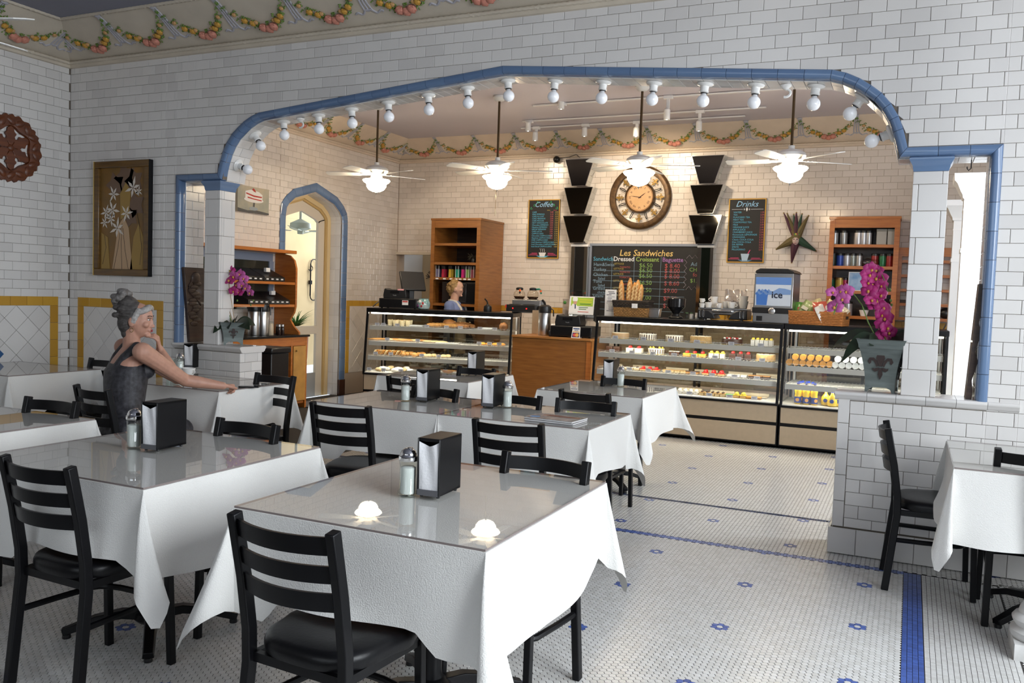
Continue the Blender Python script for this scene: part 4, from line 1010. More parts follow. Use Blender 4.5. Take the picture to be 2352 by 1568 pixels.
def cake(key, px, z, label, r=.09, h=.075, side=cream_, top=whiteC, tops=(), stripes=None, y=.30):
    p = at_case(key, px, y, z+.0025); t = T('cake', label, 'cake', p); MB().lathe([(r*1.08, 0), (r*1.08, .004)], 28).build('cake_board', boardM, t)
    b = MB().lathe([(r, .004), (r, h-.006), (r*.96, h)], 28).build('cake_body', side, t, ang=50); MB().lathe([(r*.955, h-.002), (r*.95, h+.004), (.002, h+.005)], 28).build('icing', top, t)
    if stripes:
        st = MB()
        for i in range(22): a = 2*PI*i/22; st.box((r*math.cos(a), r*math.sin(a), h*.5), (.004, .010, h*.85), a)
        st.build('chocolate_stripes', stripes, b, smooth=False)
    for m, n, rr, s in tops:
        for i in range(n): a = 2*PI*i/n+.3; MB().ell((r*rr*math.cos(a), r*rr*math.sin(a), h+.004+s*.6), (s, s, s), 8, 6).build('topping', m, t)
    return t
Z1, Z2, Z3, Z4 = 1.026, .872, .682, .475
cake(2, 1424, Z1, 'round cake in a tan band on the top cake shelf, leftmost', .10, .062, caramel, cream_)
cake(2, 1487, Z1, 'round cake with dark checks on the top cake shelf', .10, .066, cream_, whiteC, ((choc, 7, .75, .008),), choc)
cake(2, 1548, Z1, 'round cake with dark upright stripes on the top cake shelf', .10, .062, cream_, whiteC, (), choc)
cake(2, 1609, Z1, 'round cake coated in nut crumbs on the top cake shelf', .115, .07, nut, cream_, ((choc, 6, .7, .006),))
cake(2, 1681, Z1, 'chocolate cake topped with cherries on the top cake shelf', .11, .055, choc, choc, ((whiteC, 9, .78, .010), (berry, 6, .5, .011)))
def row(key, px, z, label, n, dx, body, top, m3=None, sz=(.038, .09, .05), y=.26, cat='cake slice', name='cake_slice', topr=.014, group=None):
    for i in range(n):
        p = at_case(key, px, y, z+.0025); p = p+(wm(CASES[key][0]).to_3x3() @ Vector(((i-(n-1)/2)*dx, 0, 0))); t = T(name, label, cat, p, wm(CASES[key][0]).to_euler().z, group or label+'s')
        b = MB().bx(-sz[0]/2, sz[0]/2, -sz[1]/2, sz[1]/2, 0, sz[2]).build('sponge', body, t, bev=.004); MB().bx(-sz[0]/2-.001, sz[0]/2+.001, -sz[1]/2-.001, sz[1]/2+.001, sz[2], sz[2]+.006).build('icing', top, t, bev=.002)
        if m3:
            for yy in (-.025, .02): MB().ell((0, yy, sz[2]+.006+topr*.5), (topr,)*3, 8, 6).build('topping', m3, t)
row(2, 1750, Z1, 'pale slice with yellow and green topping on the top cake shelf', 5, .046, whiteC, cream_, lemon, (.040, .10, .06))
row(2, 1410, Z2, 'dark chocolate slice at the left of the second cake shelf', 2, .085, choc, choc, None, (.075, .09, .055))
row(2, 1458, Z2, 'cream cake with red cherries on the second cake shelf', 2, .10, cream_, whiteC, berry, (.08, .09, .05), topr=.017)
cake(2, 1508, Z2, 'round checked cake with curls on the second cake shelf', .095, .06, cream_, cream_, ((lemon, 6, .7, .012), (choc, 5, .35, .008)), choc)
row(2, 1550, Z2, 'small dark striped slice on the second cake shelf', 3, .04, choc, cream_, None, (.034, .07, .042))
row(2, 1597, Z2, 'fruit tart with kiwi and strawberry on the second cake shelf', 3, .085, orangeF, kiwi, berry, (.078, .09, .03), topr=.018)
row(2, 1648, Z2, 'lemon mousse slice on the second cake shelf', 3, .06, cream_, lemon, lemon, (.05, .08, .05))
row(2, 1702, Z2, 'chocolate square with red berries on the second cake shelf', 3, .08, choc, choc, berry, (.07, .09, .055), topr=.016)
cake(2, 1760, Z2, 'round nut crumb cake at the right of the second cake shelf', .10, .068, nut, cream_, ((choc, 6, .6, .006),))
row(2, 1452, Z3, 'square with white and chocolate chips on the third cake shelf', 3, .07, paleP, whiteC, choc, (.06, .09, .022), topr=.009)
row(2, 1495, Z3, 'strawberry tartlet on the third cake shelf, left group', 3, .075, crust, berry, berry, (.066, .08, .018), topr=.017)
row(2, 1553, Z3, 'almond topped square on the third cake shelf', 4, .065, paleP, nut, None, (.058, .1, .024))
row(2, 1592, Z3, 'brown glazed bun on the third cake shelf', 2, .08, pastryM, choc, None, (.07, .08, .024))
row(2, 1642, Z3, 'tall strawberry tartlet on the third cake shelf, right group', 3, .085, crust, berry, berry, (.072, .08, .022), topr=.022)
row(2, 1697, Z3, 'pale iced bar on the third cake shelf', 3, .07, whiteC, cream_, None, (.062, .1, .022))
row(2, 1748, Z3, 'dark chocolate bar at the right of the third cake shelf', 3, .075, choc, pastryM, None, (.068, .1, .026))
row(2, 1585, Z4, 'white meringue on the bottom cake shelf', 4, .06, whiteC, whiteC, whiteC, (.05, .07, .02), topr=.018, y=.14)
row(2, 1642, Z4, 'pastry drizzled with chocolate on the bottom cake shelf', 5, .055, paleP, nut, choc, (.048, .11, .026), topr=.012, y=.14)
row(2, 1683, Z4, 'green iced cake on the bottom cake shelf', 2, .05, cream_, mat('green_icing', (.12, .5, .12), .4), None, (.045, .06, .024), y=.14)
row(2, 1705, Z4, 'yellow fruit boat on the bottom cake shelf', 2, .07, crust, lemon, lemon, (.06, .09, .026), topr=.02, y=.14)
row(2, 1737, Z4, 'flat glazed pastry on the bottom cake shelf', 2, .08, pastryM, orangeF, None, (.07, .09, .016), y=.14)
# paper lined trays under the two lower rows
for z, pxs, d in ((Z3, (1400, 1475, 1553, 1620, 1700, 1765), 'third'), (Z4, (1440, 1585, 1660, 1740), 'bottom')):
    for i, px in enumerate(pxs):
        yy = .47 if z == Z3 else .36
        p = at_case(2, px, yy, z+.003); t = T('paper_tray', 'pale paper lined tray at the back of the %s cake shelf' % d, 'tray', p, 0, 'paper lined trays')
        MB().bx(-.13, .13, -.10, .10, 0, .003).build('liner', trayP, t); MB().bx(-.13, .13, .095, .10, 0, .03).bx(-.13, .13, -.10, -.096, 0, .012).build('rim', trayP, t)
# price cards
cardM = mat('price_card', (.55, .56, .62), .6); inkM = mat('card_ink', (.06, .06, .10), .6)
SHELF = {1: {1.02: 'top', .82: 'second', .633: 'third', .43: 'bottom'}, 2: {1.026: 'top', .872: 'second', .682: 'third', .475: 'bottom'}}
def card(key, px, z, y, py=800, w=.062, legs=False):
    wh = '%s %s shelf' % (SHELF[key][z], 'bread' if key == 1 else 'cake')
    p = at_case(key, px, y, z+.002); t = T('price_card', 'small printed price card on the front edge of the '+wh, 'price card', p, wm(CASES[key][0]).to_euler().z, 'price cards on the '+wh); h = .012 if legs else 0
    MB().bx(-w/2, w/2, -.001, .001, h, h+.036).build('card', cardM, t, smooth=False); MB().bx(-w*.36, w*.36, -.0016, -.001, h+.022, h+.026).bx(-w*.28, w*.28, -.0016, -.001, h+.013, h+.016).build('print_lines', inkM, t, smooth=False)
    if legs: MB().bx(-.012, -.006, -.003, .003, 0, .02).bx(.006, .012, -.003, .003, 0, .02).build('clip', blackPl, t)
for z, pxs in ((Z1, (1412, 1477, 1540, 1600, 1679, 1747)), (Z2, (1406, 1452, 1500, 1549, 1594, 1643, 1697, 1752)), (Z3, (1447, 1491, 1537, 1594, 1638, 1690, 1742))):
    for px in pxs: card(2, px, z, .13 if z == Z1 else .12)
for px in (1588, 1634, 1681, 1738): card(2, px, Z4, .055)
A1, A2, A3, A4 = 1.02, .82, .633, .43
for px in (865, 879, 911, 979, 1024, 1056, 1101, 1135): card(1, px, A1, .16, 780)
for px, z, y in ((889, A2, .15), (959, A2, .15), (1100, A2, .15), (1124, A2, .15), (1146, A2, .15), (863, A3, .12), (898, A3, .12), (969, A3, .12), (1008, A3, .12), (849, A4, .06), (882, A4, .06), (922, A4, .06)): card(1, px, z, y, 820, legs=True)
# breads of the left case
def loaf(key, px, z, label, r, m=pastryM, y=.3, rot=0, cat='bread', name='bread_loaf', n=0, group=None, dz=0):
    p = at_case(key, px, y, z+.002+dz); t = T(name, label, cat, p, rot, group); MB().ell((0, 0, r[2]*.86), r, 14, 9, warp=lambda q: Vector((q.x, q.y*(1-.25*(q.x/r[0])**2), max(q.z, -r[2]*.85)+.08*r[2]*math.sin(q.x/r[0]*9)))).build('crust', m, t)
    for i in range(n): MB().box(((i-(n-1)/2)*r[0]*.5, 0, r[2]*1.78), (r[0]*.10, r[1]*1.1, .006), .6).build('score', mat('score_pale', (.72, .5, .24), .8), t)
    return t
def croissant(key, px, z, label, rot, y=.3, m=pastryM, s=1, group=None, dz=0):
    p = at_case(key, px, y, z+.002+dz); t = T('croissant', label, 'pastry', p, rot, group); mb = MB(); pts = []; sc = []
    for i in range(17):
        a = PI*(i/16-.5); pts.append((.085*s*math.sin(a), .05*s*math.cos(a), .028*s)); sc.append((.25+.75*math.cos(a*.92))*(1+.12*math.sin(i*2.2)))
    mb.tube(pts, .028*s, 10, scale=sc).build('dough', m, t, ang=60); return t
muf = T('muffin', 'muffin in a tall pale paper cup on the top bread shelf', 'muffin', group='muffins on the top bread shelf'); n = 24; v = []; f = []
for r, z in ((.026, 0), (.032, .05), (.036, .075)): v += [(r*(1+.05*(-1)**i)*math.cos(2*PI*i/n), r*(1+.05*(-1)**i)*math.sin(2*PI*i/n), z+(.008*(i % 6 == 0) if z > .07 else 0)) for i in range(n)]
for j in range(2): f += [(j*n+i, j*n+(i+1) % n, (j+1)*n+(i+1) % n, (j+1)*n+i) for i in range(n)]
MB().add(v, f+[tuple(range(n))[::-1]]).build('paper_cup', mat('muffin_paper', (.74, .62, .38), .8), muf, smooth=False); MB().ell((0, 0, .055), (.031, .031, .026), 12, 8).build('muffin_top', pastryM, muf)
for i, (px, y) in enumerate(((896, .34), (908, .24), (914, .38), (923, .27), (930, .38), (936, .3), (941, .4))):
    p = at_case(1, px, y, A1+.002, 770); (dup(muf, p, i) if i else setattr(muf, 'location', p))
for i, (px, y, r) in enumerate(((995, .25, .2), (1008, .34, .5), (1030, .27, -.3), (1043, .36, .1), (1057, .26, .3), (1072, .33, -.2))): croissant(1, px, A1, 'brown croissant in the row on the top bread shelf', r, y, breadM if i > 3 else pastryM, 1.1, 'croissants on the top bread shelf')
loaf(1, 1060, A1, 'long dark crusty loaf on the top bread shelf', (.14, .06, .045), breadM, .44, .1, n=4); loaf(1, 1155, A1, 'round dark loaf at the right of the top bread shelf', (.06, .06, .055), breadM, .25); loaf(1, 1030, A1, 'orange brown loaf behind the croissants', (.10, .06, .06), mat('brioche', (.55, .22, .06), .45), .5)
def slab(key, px, z, y, sz, m, label, name, cat, rot=None, part='sheet', group=None, dz=0):
    p = at_case(key, px, y, z+.002+dz); t = T(name, label, cat, p, (wm(CASES[key][0]).to_euler().z if rot is None else rot), group); MB().bx(-sz[0]/2, sz[0]/2, -sz[1]/2, sz[1]/2, 0, sz[2]).build(part, m, t, bev=min(.006, sz[2]*.4)); return t
slab(1, 955, A1, .36, (.20, .14, .02), paperM, 'stack of white boards on the top bread shelf', 'paper_stack', 'paper'); slab(1, 1118, A1, .28, (.13, .10, .025), paperM, 'white folded boxes on the top bread shelf', 'paper_box', 'box')
for i in range(7): loaf(1, 872+i*15, A2, 'long thin golden stick on the second bread shelf', (.16, .022, .018), paleP if i % 2 else pastryM, .28+.03*(i % 4), .55, n=0, name='bread_stick', group='bread sticks on the second bread shelf')
for i in range(3): loaf(1, 985+i*14, A2, 'flat pale pastry in the middle of the second bread shelf', (.09, .035, .016), paleP, .3, .3, name='flat_pastry', cat='pastry', group='flat pastries')
slab(1, 1030, A2, .34, (.30, .2, .008), paperM, 'white empty tray liner on the second bread shelf', 'tray_liner', 'paper')
for i in range(4): loaf(1, 1108+i*15, A2, 'orange apricot pastry on the second bread shelf', (.045, .05, .02), orangeF, .27, 0, name='apricot_pastry', cat='pastry', group='apricot pastries')
for i in range(16): 
    p = at_case(1, 862+i*4.3, .20+.06*(i % 2), A3+.004); t = T('pastry_slice', 'thin golden slice leaning in the row on the third bread shelf', 'pastry', p, .25, 'leaning pastry slices'); MB().box((0, 0, .036), (.010, .11, .07), R=Euler((0, .5, 0))).build('slice', pastryM if i % 3 else paleP, t, bev=.004)
for i in range(6): loaf(1, 926+i*9, A3, 'sugared puff pastry on the third bread shelf', (.042, .05, .03), pastryM, .2+.07*(i % 3), i, name='puff_pastry', cat='pastry', group='sugared puffs')
for i in range(6): loaf(1, 975+i*11, A3, 'pale almond pastry on the third bread shelf', (.05, .04, .024), paleP, .2+.06*(i % 3), i, name='almond_pastry', cat='pastry', group='almond pastries')
for i in range(9): loaf(1, 872+i*9, A4, 'white sugared pastry on the bottom bread shelf', (.06, .045, .026), whiteC if i % 3 else paleP, .14+.07*(i % 4), i*.7, name='sugar_pastry', cat='pastry', group='sugared pastries on the bottom shelf', dz=.012*(i % 2))
for i in range(6): loaf(1, 975+i*10, A4, 'pale long pastry right on the bottom bread shelf', (.08, .04, .022), whiteC, .16+.07*(i % 3), i*.4, name='long_pastry', cat='pastry', group='long pale pastries on the bottom shelf')
t = slab(1, 1142, A4, .18, (.22, .14, .05), kraft, 'kraft paper bag at the right of the bottom bread shelf', 'paper_bag', 'bag')
# drinks of the right case
amber = mat('amber_drink', (.55, .27, .05), .2, coat=.5); clearB = mat('water_bottle_plastic', (.70, .73, .74), .15, coat=.6); juice = mat('yellow_juice', (.85, .58, .02), .2, coat=.6); blueL = mat('blue_label', (.02, .05, .28), .4)
def lying(px, py_, m, label, grp, row):
    p = at_case(3, px, .16, .85+.034+row*.058, py_); t = T('bottle', label, 'bottle', p, 0, grp); R = Matrix.Rotation(-PI/2, 4, 'X')
    MB().lathe([(.002, .006), (.022, .003), (.031, 0), (.033, .01), (.033, .14), (.02, .18), (.013, .21)], 18, T=R).build('bottle_body', m, t); MB().lathe([(.014, .205), (.014, .225)], 14, T=R).build('cap', blueL if m is clearB else boardM, t)
for i in range(7): lying(1812+i*15.5, 838, amber, 'amber drink bottle lying base first in the right case', 'amber bottles', 0)
for i in range(5): lying(1826+i*18, 824, amber, 'amber drink bottle lying base first in the right case', 'amber bottles', 1)
for i in range(7): lying(1918+i*15.5, 842, clearB, 'clear water bottle lying base first in the right case', 'clear bottles', 0)
for i in range(5): lying(1924+i*18, 828, clearB, 'clear water bottle lying base first in the right case', 'clear bottles', 1)
bt = T('juice_bottle', 'yellow drink bottle with blue label and cap in the right case', 'bottle', group='yellow drink bottles')
MB().lathe([(.028, 0), (.031, .004), (.033, .06), (.031, .085), (.028, .10), (.033, .135), (.026, .165), (.012, .195), (.012, .205)], 20).build('bottle_body', juice, bt); MB().lathe([(.034, .012), (.0345, .014), (.0345, .072), (.034, .075)], 20).build('label_band', blueL, bt); MB().lathe([(.0145, .203), (.0145, .225), (.002, .226)], 14).build('cap', mat('blue_cap', (.02, .06, .5), .35), bt)
MB().lathe([(.018, 0), (.018, .0015)], 16, T=Matrix.Translation((0, -.033, .045)) @ Matrix.Rotation(PI/2, 4, 'X')).build('label_emblem', mat('emblem_orange', (.8, .4, .1), .4), bt)
for i, (px, y) in enumerate(((1833, .12), (1852, .12), (1871, .12), (1838, .21), (1852, .21), (1866, .21), (1843, .3), (1857, .3))):
    p = at_case(3, px, y, .467, 900); (dup(bt, p, i*.3) if i else setattr(bt, 'location', p))
for i, (px, y) in enumerate(((1897, .17), (1912, .11), (1925, .16))):
    p = at_case(3, px, y, .467, 910); t = T('juice_bottle', 'squat round yellow drink bottle beside the tall ones', 'bottle', p, 0, 'squat yellow bottles')
    MB().lathe([(.03, 0), (.045, .01), (.05, .05), (.04, .09), (.016, .12), (.012, .14)], 20).build('bottle_body', juice, t); MB().lathe([(.014, .138), (.014, .15), (.002, .151)], 12).build('cap', MATS['blue_cap'], t); MB().lathe([(.02, 0), (.02, .002)], 14, T=Matrix.Translation((0, -.048, .055)) @ Matrix.Rotation(PI/2, 4, 'X')).build('label_emblem', blueL, t)
# ---------------------------------------------------------------- planters with orchids on the half walls
zincM = mat('aged_zinc', (.19, .225, .215), .5, m=.25, var=.45, scale=5, stretch=(1, 1, 5)); fleurM = mat('dark_relief', (.035, .02, .018), .5); soilM = mat('moss', (.05, .06, .03), .9)
stemM = mat('orchid_stem', (.12, .2, .035), .5); stickM = mat('cane_stick', (.35, .24, .13), .7)
def fleur_polys(s):
    c = [(0, .5), (.10, .32), (.13, .17), (.07, .04), (.045, -.08), (-.045, -.08), (-.07, .04), (-.13, .17), (-.10, .32)]
    sd = [(.06, -.06), (.10, .08), (.20, .19), (.32, .18), (.37, .06), (.31, -.02), (.27, .03), (.27, .10), (.20, .09), (.14, -.02), (.11, -.10)]
    lo = [(.03, -.12), (.08, -.22), (.15, -.26), (.22, -.20), (.23, -.14), (.17, -.16), (.11, -.13)]
    st = [(0, -.5), (.07, -.34), (.04, -.14), (-.04, -.14), (-.07, -.34)]
    m = lambda P: [(-x, y) for x, y in reversed(P)]
    return [[(x*s, y*s) for x, y in P] for P in (c, sd, m(sd), lo, m(lo), st)]
def fleur(s, d, org, U, N, m, parent, name='fleur_de_lis', V=(0, 0, 1)):
    b = MB()
    for P in fleur_polys(s): b.prism(P, d, org, U, V, N)
    return b.build(name, m, parent, smooth=False)
def planter(loc, rz, w0, w1, h, label, fs):
    t = T('planter', label, 'planter', loc, rz); mb = MB(); v = []; f = []; lv = []
    for i in range(9):
        q = i/8; r = w0+(w1-w0)*q**1.8; lv.append((r, .03+(h-.03)*q))
    lv += [(w1+.006, h+.004), (w1-.006, h+.004), (w1-.012, h-.05)]
    for r, z in lv: v += [(-r, -r, z), (r, -r, z), (r, r, z), (-r, r, z)]
    for k in range(len(lv)-1): f += [(4*k+i, 4*k+(i+1) % 4, 4*k+4+(i+1) % 4, 4*k+4+i) for i in range(4)]
    f += [(3, 2, 1, 0), tuple(4*(len(lv)-1)+i for i in range(4))]; mb.add(v, f).build('pot', zincM, t, ang=35)
    for a, b in ((-1, -1), (1, -1), (1, 1), (-1, 1)):
        MB().prism([(0, 0), (.016, 0), (.022, .018), (.045, .03), (0, .03)], .004, (a*w0, b*w0, 0), (-a, 0, 0)).prism([(0, 0), (.016, 0), (.022, .018), (.045, .03), (0, .03)], .004, (a*w0, b*w0, 0), (0, -b, 0), (0, 0, 1), (-a, 0, 0)).build('bracket_foot', zincM, t, smooth=False)
    zz = h*.55; sl = (w1-w0)*.85/h
    for U, N in (((1, 0, 0), (0, -1, 0)), ((0, 1, 0), (1, 0, 0)), ((0, -1, 0), (-1, 0, 0))):
        r = w0+(w1-w0)*(.52)**1.8; n = Vector(N); fleur(fs, .006, n*(r-.001)+Vector((0, 0, zz)), U, N, fleurM, t, V=tuple(Vector((0, 0, 1))+n*sl*.75))
    MB().bx(-w1+.012, w1-.012, -w1+.012, w1-.012, h-.03, h-.022).build('moss', soilM, t, smooth=False)
    return t
def leaf(mb, base, d, L, w, droop, up=.3):
    d = Vector(d).normalized(); s = Vector((-d.y, d.x, 0)).normalized(); s = (s*.62+Vector((0, 0, .78 if d.x > 0 else -.78))).normalized(); n = 8; v = []; f = []
    for i in range(n+1):
        q = i/n; p = Vector(base)+d*(L*q)+Vector((0, 0, up*L*math.sin(q*PI*.6)-droop*L*q*q)); ww = w*math.sin(PI*min(1, .08+.92*q))**.6 if q < 1 else .002
        v += [p-s*ww+Vector((0, 0, .18*ww)), p, p+s*ww+Vector((0, 0, .18*ww))]
    for i in range(n): f += [(3*i, 3*i+1, 3*i+4, 3*i+3), (3*i+1, 3*i+2, 3*i+5, 3*i+4)]
    return mb.add(v, f)
def bloom_mesh(name, m, c):
    b = MB(); s = .042
    for k, (a, L, w) in enumerate(((90, 1.0, .42), (210, 1.0, .40), (330, 1.0, .40), (165, 1.05, .62), (15, 1.05, .62))):
        a = math.radians(a); d = Vector((math.cos(a), math.sin(a), 0)); p = Vector((-d.y, d.x, 0)); v = []; f = []
        for i in range(6):
            q = i/5; ww = s*w*math.sin(PI*(.12+.88*q))**.7 if i < 5 else s*.05; z = s*(.12+.22*math.sin(q*PI*.9))-(.002*k)
            v += [d*(s*L*q)-p*ww+Vector((0, 0, z-.006)), d*(s*L*q)+Vector((0, 0, z)), d*(s*L*q)+p*ww+Vector((0, 0, z-.006))]
        for i in range(5): f += [(3*i, 3*i+1, 3*i+4, 3*i+3), (3*i+1, 3*i+2, 3*i+5, 3*i+4)]
        b.add(v, f)
    lip = MB().ell((0, -s*.12, s*.28), (s*.16, s*.22, s*.2), 8, 6)
    return b.mesh(name, m, recalc=False, ang=80), lip.mesh('lip', c)
magM = mat('orchid_magenta', (.46, .02, .19), .55, var=.35, scale=25); pinkO = mat('orchid_pink', (.64, .13, .42), .55, var=.3, scale=30); lipM = mat('orchid_lip', (.60, .30, .06), .5)
bmA = bloom_mesh('bloom', magM, lipM); bmB = bloom_mesh('bloom', pinkO, lipM)
def orchid(loc, label, stems, leaves, blooms, buds=()):
    t = T('orchid', label, 'orchid', loc); sm = MB()
    for pts, r, m in stems: MB().tube(pts, r, 6).build('stem', m, t)
    for a, L, w, dr, up in leaves:
        a = math.radians(a); leaf(MB(), (.03*math.cos(a), .03*math.sin(a), 0), (math.cos(a), math.sin(a), 0), L, w, dr, up).build('leaf', greenL, t, recalc=False, ang=80)
    R = random.Random(len(blooms))
    for p, kind, face in blooms:
        me, lp = (bmA, bmB)[kind]; o = put('bloom', me, t, p); d = Vector(face)+Vector((R.uniform(-.5, .5), R.uniform(-.3, .3), R.uniform(-.4, .4)))
        q = d.to_track_quat('Z', 'Y'); o.rotation_euler = q.to_euler(); s = R.uniform(.95, 1.25); o.scale = (s, s, s); put('lip', lp, o)
    for p in buds: MB().ell(p, (.007, .007, .010), 8, 6).build('bud', stemM, t)
    return t
CAMD = (.3, -.9, .1)
# left planter
P1 = aY(535, 790, 5.60); P1.z = .979
planter(P1, math.radians(45), .078, .108, .19, 'small square zinc planter with fleur de lis on the left half wall', .10)
def rel(px, py, Y, P, z0): q = aY(px, py, Y); return (q.x-P.x, q.y-P.y, q.z-z0)
z1 = .979+.168; Pl = Vector((P1.x, P1.y, z1))
R1 = lambda px, py, Y=5.58: rel(px, py, Y, P1, z1)
st = [([(0, 0, 0), R1(510, 680), R1(506, 630), R1(520, 615), R1(560, 645), R1(582, 680)], .0032, stemM), ([(.01, 0, 0), R1(505, 650), R1(505, 590)], .003, stickM), ([(.01, .01, 0), R1(527, 660), R1(525, 630)], .003, stickM), ([(-.01, 0, 0), R1(503, 670), R1(500, 640), R1(512, 622)], .003, stemM)]
bl = []
for px, py, k, dy in ((497, 628, 0, 0), (512, 612, 1, .02), (506, 640, 0, -.02), (520, 633, 0, 0), (530, 622, 0, .02), (528, 645, 0, -.03), (538, 634, 1, -.01), (552, 630, 1, .01), (560, 640, 1, -.02), (545, 655, 0, 0), (536, 668, 0, -.02), (556, 655, 1, 0), (566, 662, 1, -.01), (548, 672, 0, .02), (575, 672, 1, 0), (500, 648, 0, .02), (515, 655, 0, .02), (490, 632, 0, .02)): bl.append((R1(px, py, 5.58+dy), k, CAMD))
orchid(Pl, 'magenta orchid in the small planter on the left half wall', st, [(200, .17, .055, .35, .35), (-10, .19, .05, .4, .25), (250, .15, .05, .75, .3), (60, .16, .05, .3, .3), (130, .14, .05, .3, .4), (-60, .13, .045, .5, .3)], bl, [R1(545, 690), R1(582, 690), R1(576, 700)])
# right planter
P2 = aY(2024, 902, 5.60); P2.z = .979; hP = .312
planter(P2, math.radians(-6), .082, .135, hP, 'tall square zinc planter with fleur de lis on the right half wall', .19)
z2 = .979+hP-.02; Pr = Vector((P2.x, P2.y, z2)); R2 = lambda px, py, Y=5.58: rel(px, py, Y, P2, z2)
st = [([(0, 0, 0), R2(2010, 700), R2(2013, 640), R2(2020, 618), R2(2030, 640), R2(2040, 670)], .0034, stemM), ([(-.01, .01, 0), R2(2009, 720), R2(2010, 620)], .003, stickM), ([(.01, 0, 0), R2(2018, 720), R2(2012, 660)], .003, stickM),
      ([(-.03, 0, 0), R2(1994, 740), R2(1980, 700), R2(1960, 674), R2(1938, 668), R2(1925, 690), R2(1915, 722)], .0036, stemM), ([(.02, 0, 0), R2(2025, 760), R2(2022, 720), R2(2030, 700), R2(2038, 730), R2(2042, 770)], .003, stemM)]
bl = []
for px, py, k, dy in ((2000, 618, 0, 0), (2014, 622, 0, .02), (1995, 632, 0, -.01), (2008, 640, 0, 0), (1992, 650, 0, -.02), (2004, 655, 0, .01), (2020, 640, 0, .02), (2024, 655, 0, 0), (1996, 668, 0, -.02), (2008, 674, 0, 0), (2000, 690, 0, -.02), (2014, 690, 0, .01), (2022, 676, 0, 0), (2008, 704, 0, .01), (2028, 708, 0, 0), (2024, 722, 0, -.01), (2032, 730, 0, 0), (2028, 745, 0, 0), (2036, 752, 0, -.02), (2042, 762, 0, 0), (2030, 770, 0, .02), (1912, 672, 1, 0), (1936, 686, 1, -.01), (1944, 668, 1, 0), (1932, 670, 1, .01), (1918, 705, 1, .01)): bl.append((R2(px, py, 5.58+dy), k, CAMD))
orchid(Pr, 'tall magenta orchid in the tall planter on the right half wall', st, [(175, .27, .04, .55, .35), (205, .22, .05, .85, .3), (150, .2, .05, .3, .3), (5, .18, .055, .3, .35), (-30, .16, .05, .4, .3), (90, .15, .05, .3, .3), (240, .12, .045, .4, .3)], bl, [R2(2044, 665), R2(2046, 690), R2(2048, 700)])
# dark carved boards leaning on the half walls
XJ = -5.672; Q = [aX(px, py, XJ) for px, py in ((417, 613), (466, 613), (462, 786), (430, 786))]
t = T('carved_board', 'dark tapered carved wooden board leaning on the left jamb', 'carving', (XJ, (Q[2].y+Q[3].y)/2, .979)); cy_ = (Q[2].y+Q[3].y)/2; h = Q[0].z-.979
bd_ = MB().prism([(Q[3].y-cy_, 0), (Q[2].y-cy_, 0), (Q[1].y-cy_, h), (Q[0].y-cy_, h)], .03, (0, 0, 0), (0, 1, 0), (0, 0, 1), (1, 0, 0)).build('board', darkW, t, bev=.004)
rl = MB(); yc = (Q[0].y+Q[1].y)/2-cy_; wt = (Q[1].y-Q[0].y)/2
for k in range(14): z = h*(.25+.62*(k/14)); rl.ell((.032, yc+.25*wt*math.sin(k*1.7), z), (.010, wt*.4, h*.035), 10, 6)
rl.ell((.032, yc+.01, h*.86), (.016, wt*.42, h*.085), 12, 8).tube([(.032, yc+wt*.6*math.sin(k*.5), h*(.35+.04*k)) for k in range(14)], .008, 6); rl.build('carved_relief', darkW, t)
a, b = aY(2215, 915, YA+.16), aY(2248, 652, YA+.10); t = T('carved_board', 'thin dark carved board leaning on the right jamb', 'carving', (a.x, YA+.13, .979)); d = Vector((b.x-a.x, .0, b.z-.979)); n = Vector((-d.z, 0, d.x)).normalized()
mb = MB(); prof = [(q/12, .030+.012*math.sin(q*2.1)*(1 if 1 < q < 11 else 0)) for q in range(13)]
mb.prism([tuple((d*q-n*.0)[i] for i in (0, 2)) for q, _ in prof]+[tuple((d*q+n*-ww)[i] for i in (0, 2)) for q, ww in reversed(prof)], .16, (0, .08, 0)); mb.build('board', darkW, t, smooth=False)

# ---------------------------------------------------------------- framed panel, carved medallion, cake picture
fr = wood('gilt_bronze_frame', (.17, .085, .015), (.09, .045, .01), .35); edgeG = mat('bright_gilt_edge', (.75, .52, .15), .3, m=.6); pnl = mat('ochre_panel', (.25, .115, .016), .4, var=1, var_col=(.16, .09, .022), scale=5)
x0, x1, z0_, z1_ = -6.685, -6.01, 1.532, 2.542; t = T('framed_panel', 'tall gilt framed brown panel with white lilies on the arch wall', 'picture', ((x0+x1)/2, YA, z0_)); W2 = (x1-x0)/2; H_ = z1_-z0_
MB().bx(-W2, W2, -.012, -.002, 0, H_).build('backing', blackP, t, smooth=False)
for a, b, c, d in ((-W2, W2, 0, .06), (-W2, W2, H_-.06, H_), (-W2, -W2+.06, .06, H_-.06), (W2-.06, W2, .06, H_-.06)): MB().bx(a, b, -.045, -.012, c, d).build('frame_rail', fr, t, bev=.008)
MB().bx(-W2-.004, -W2+.004, -.047, -.01, 0, H_).build('gilt_edge', edgeG, t, smooth=False); MB().bx(W2-.003, W2+.003, -.043, -.0, 0, H_).build('dark_edge', blackP, t, smooth=False)
pn = MB().bx(-W2+.058, W2-.058, -.022, -.016, .058, H_-.058).build('panel', pnl, t, smooth=False)
lil = mat('lily_white', (.68, .62, .55), .6); lin = mat('brown_line', (.05, .022, .01), .6); gold = mat('muted_gold', (.34, .21, .05), .5); tau = mat('taupe_leaf', (.16, .095, .06), .5); cre = mat('cream_fill', (.50, .33, .19), .5)
def flat(poly, m, name, d=.0235, par=pn): return MB().prism(poly, .0012, (0, -d, 0)).build(name, m, par, smooth=False)
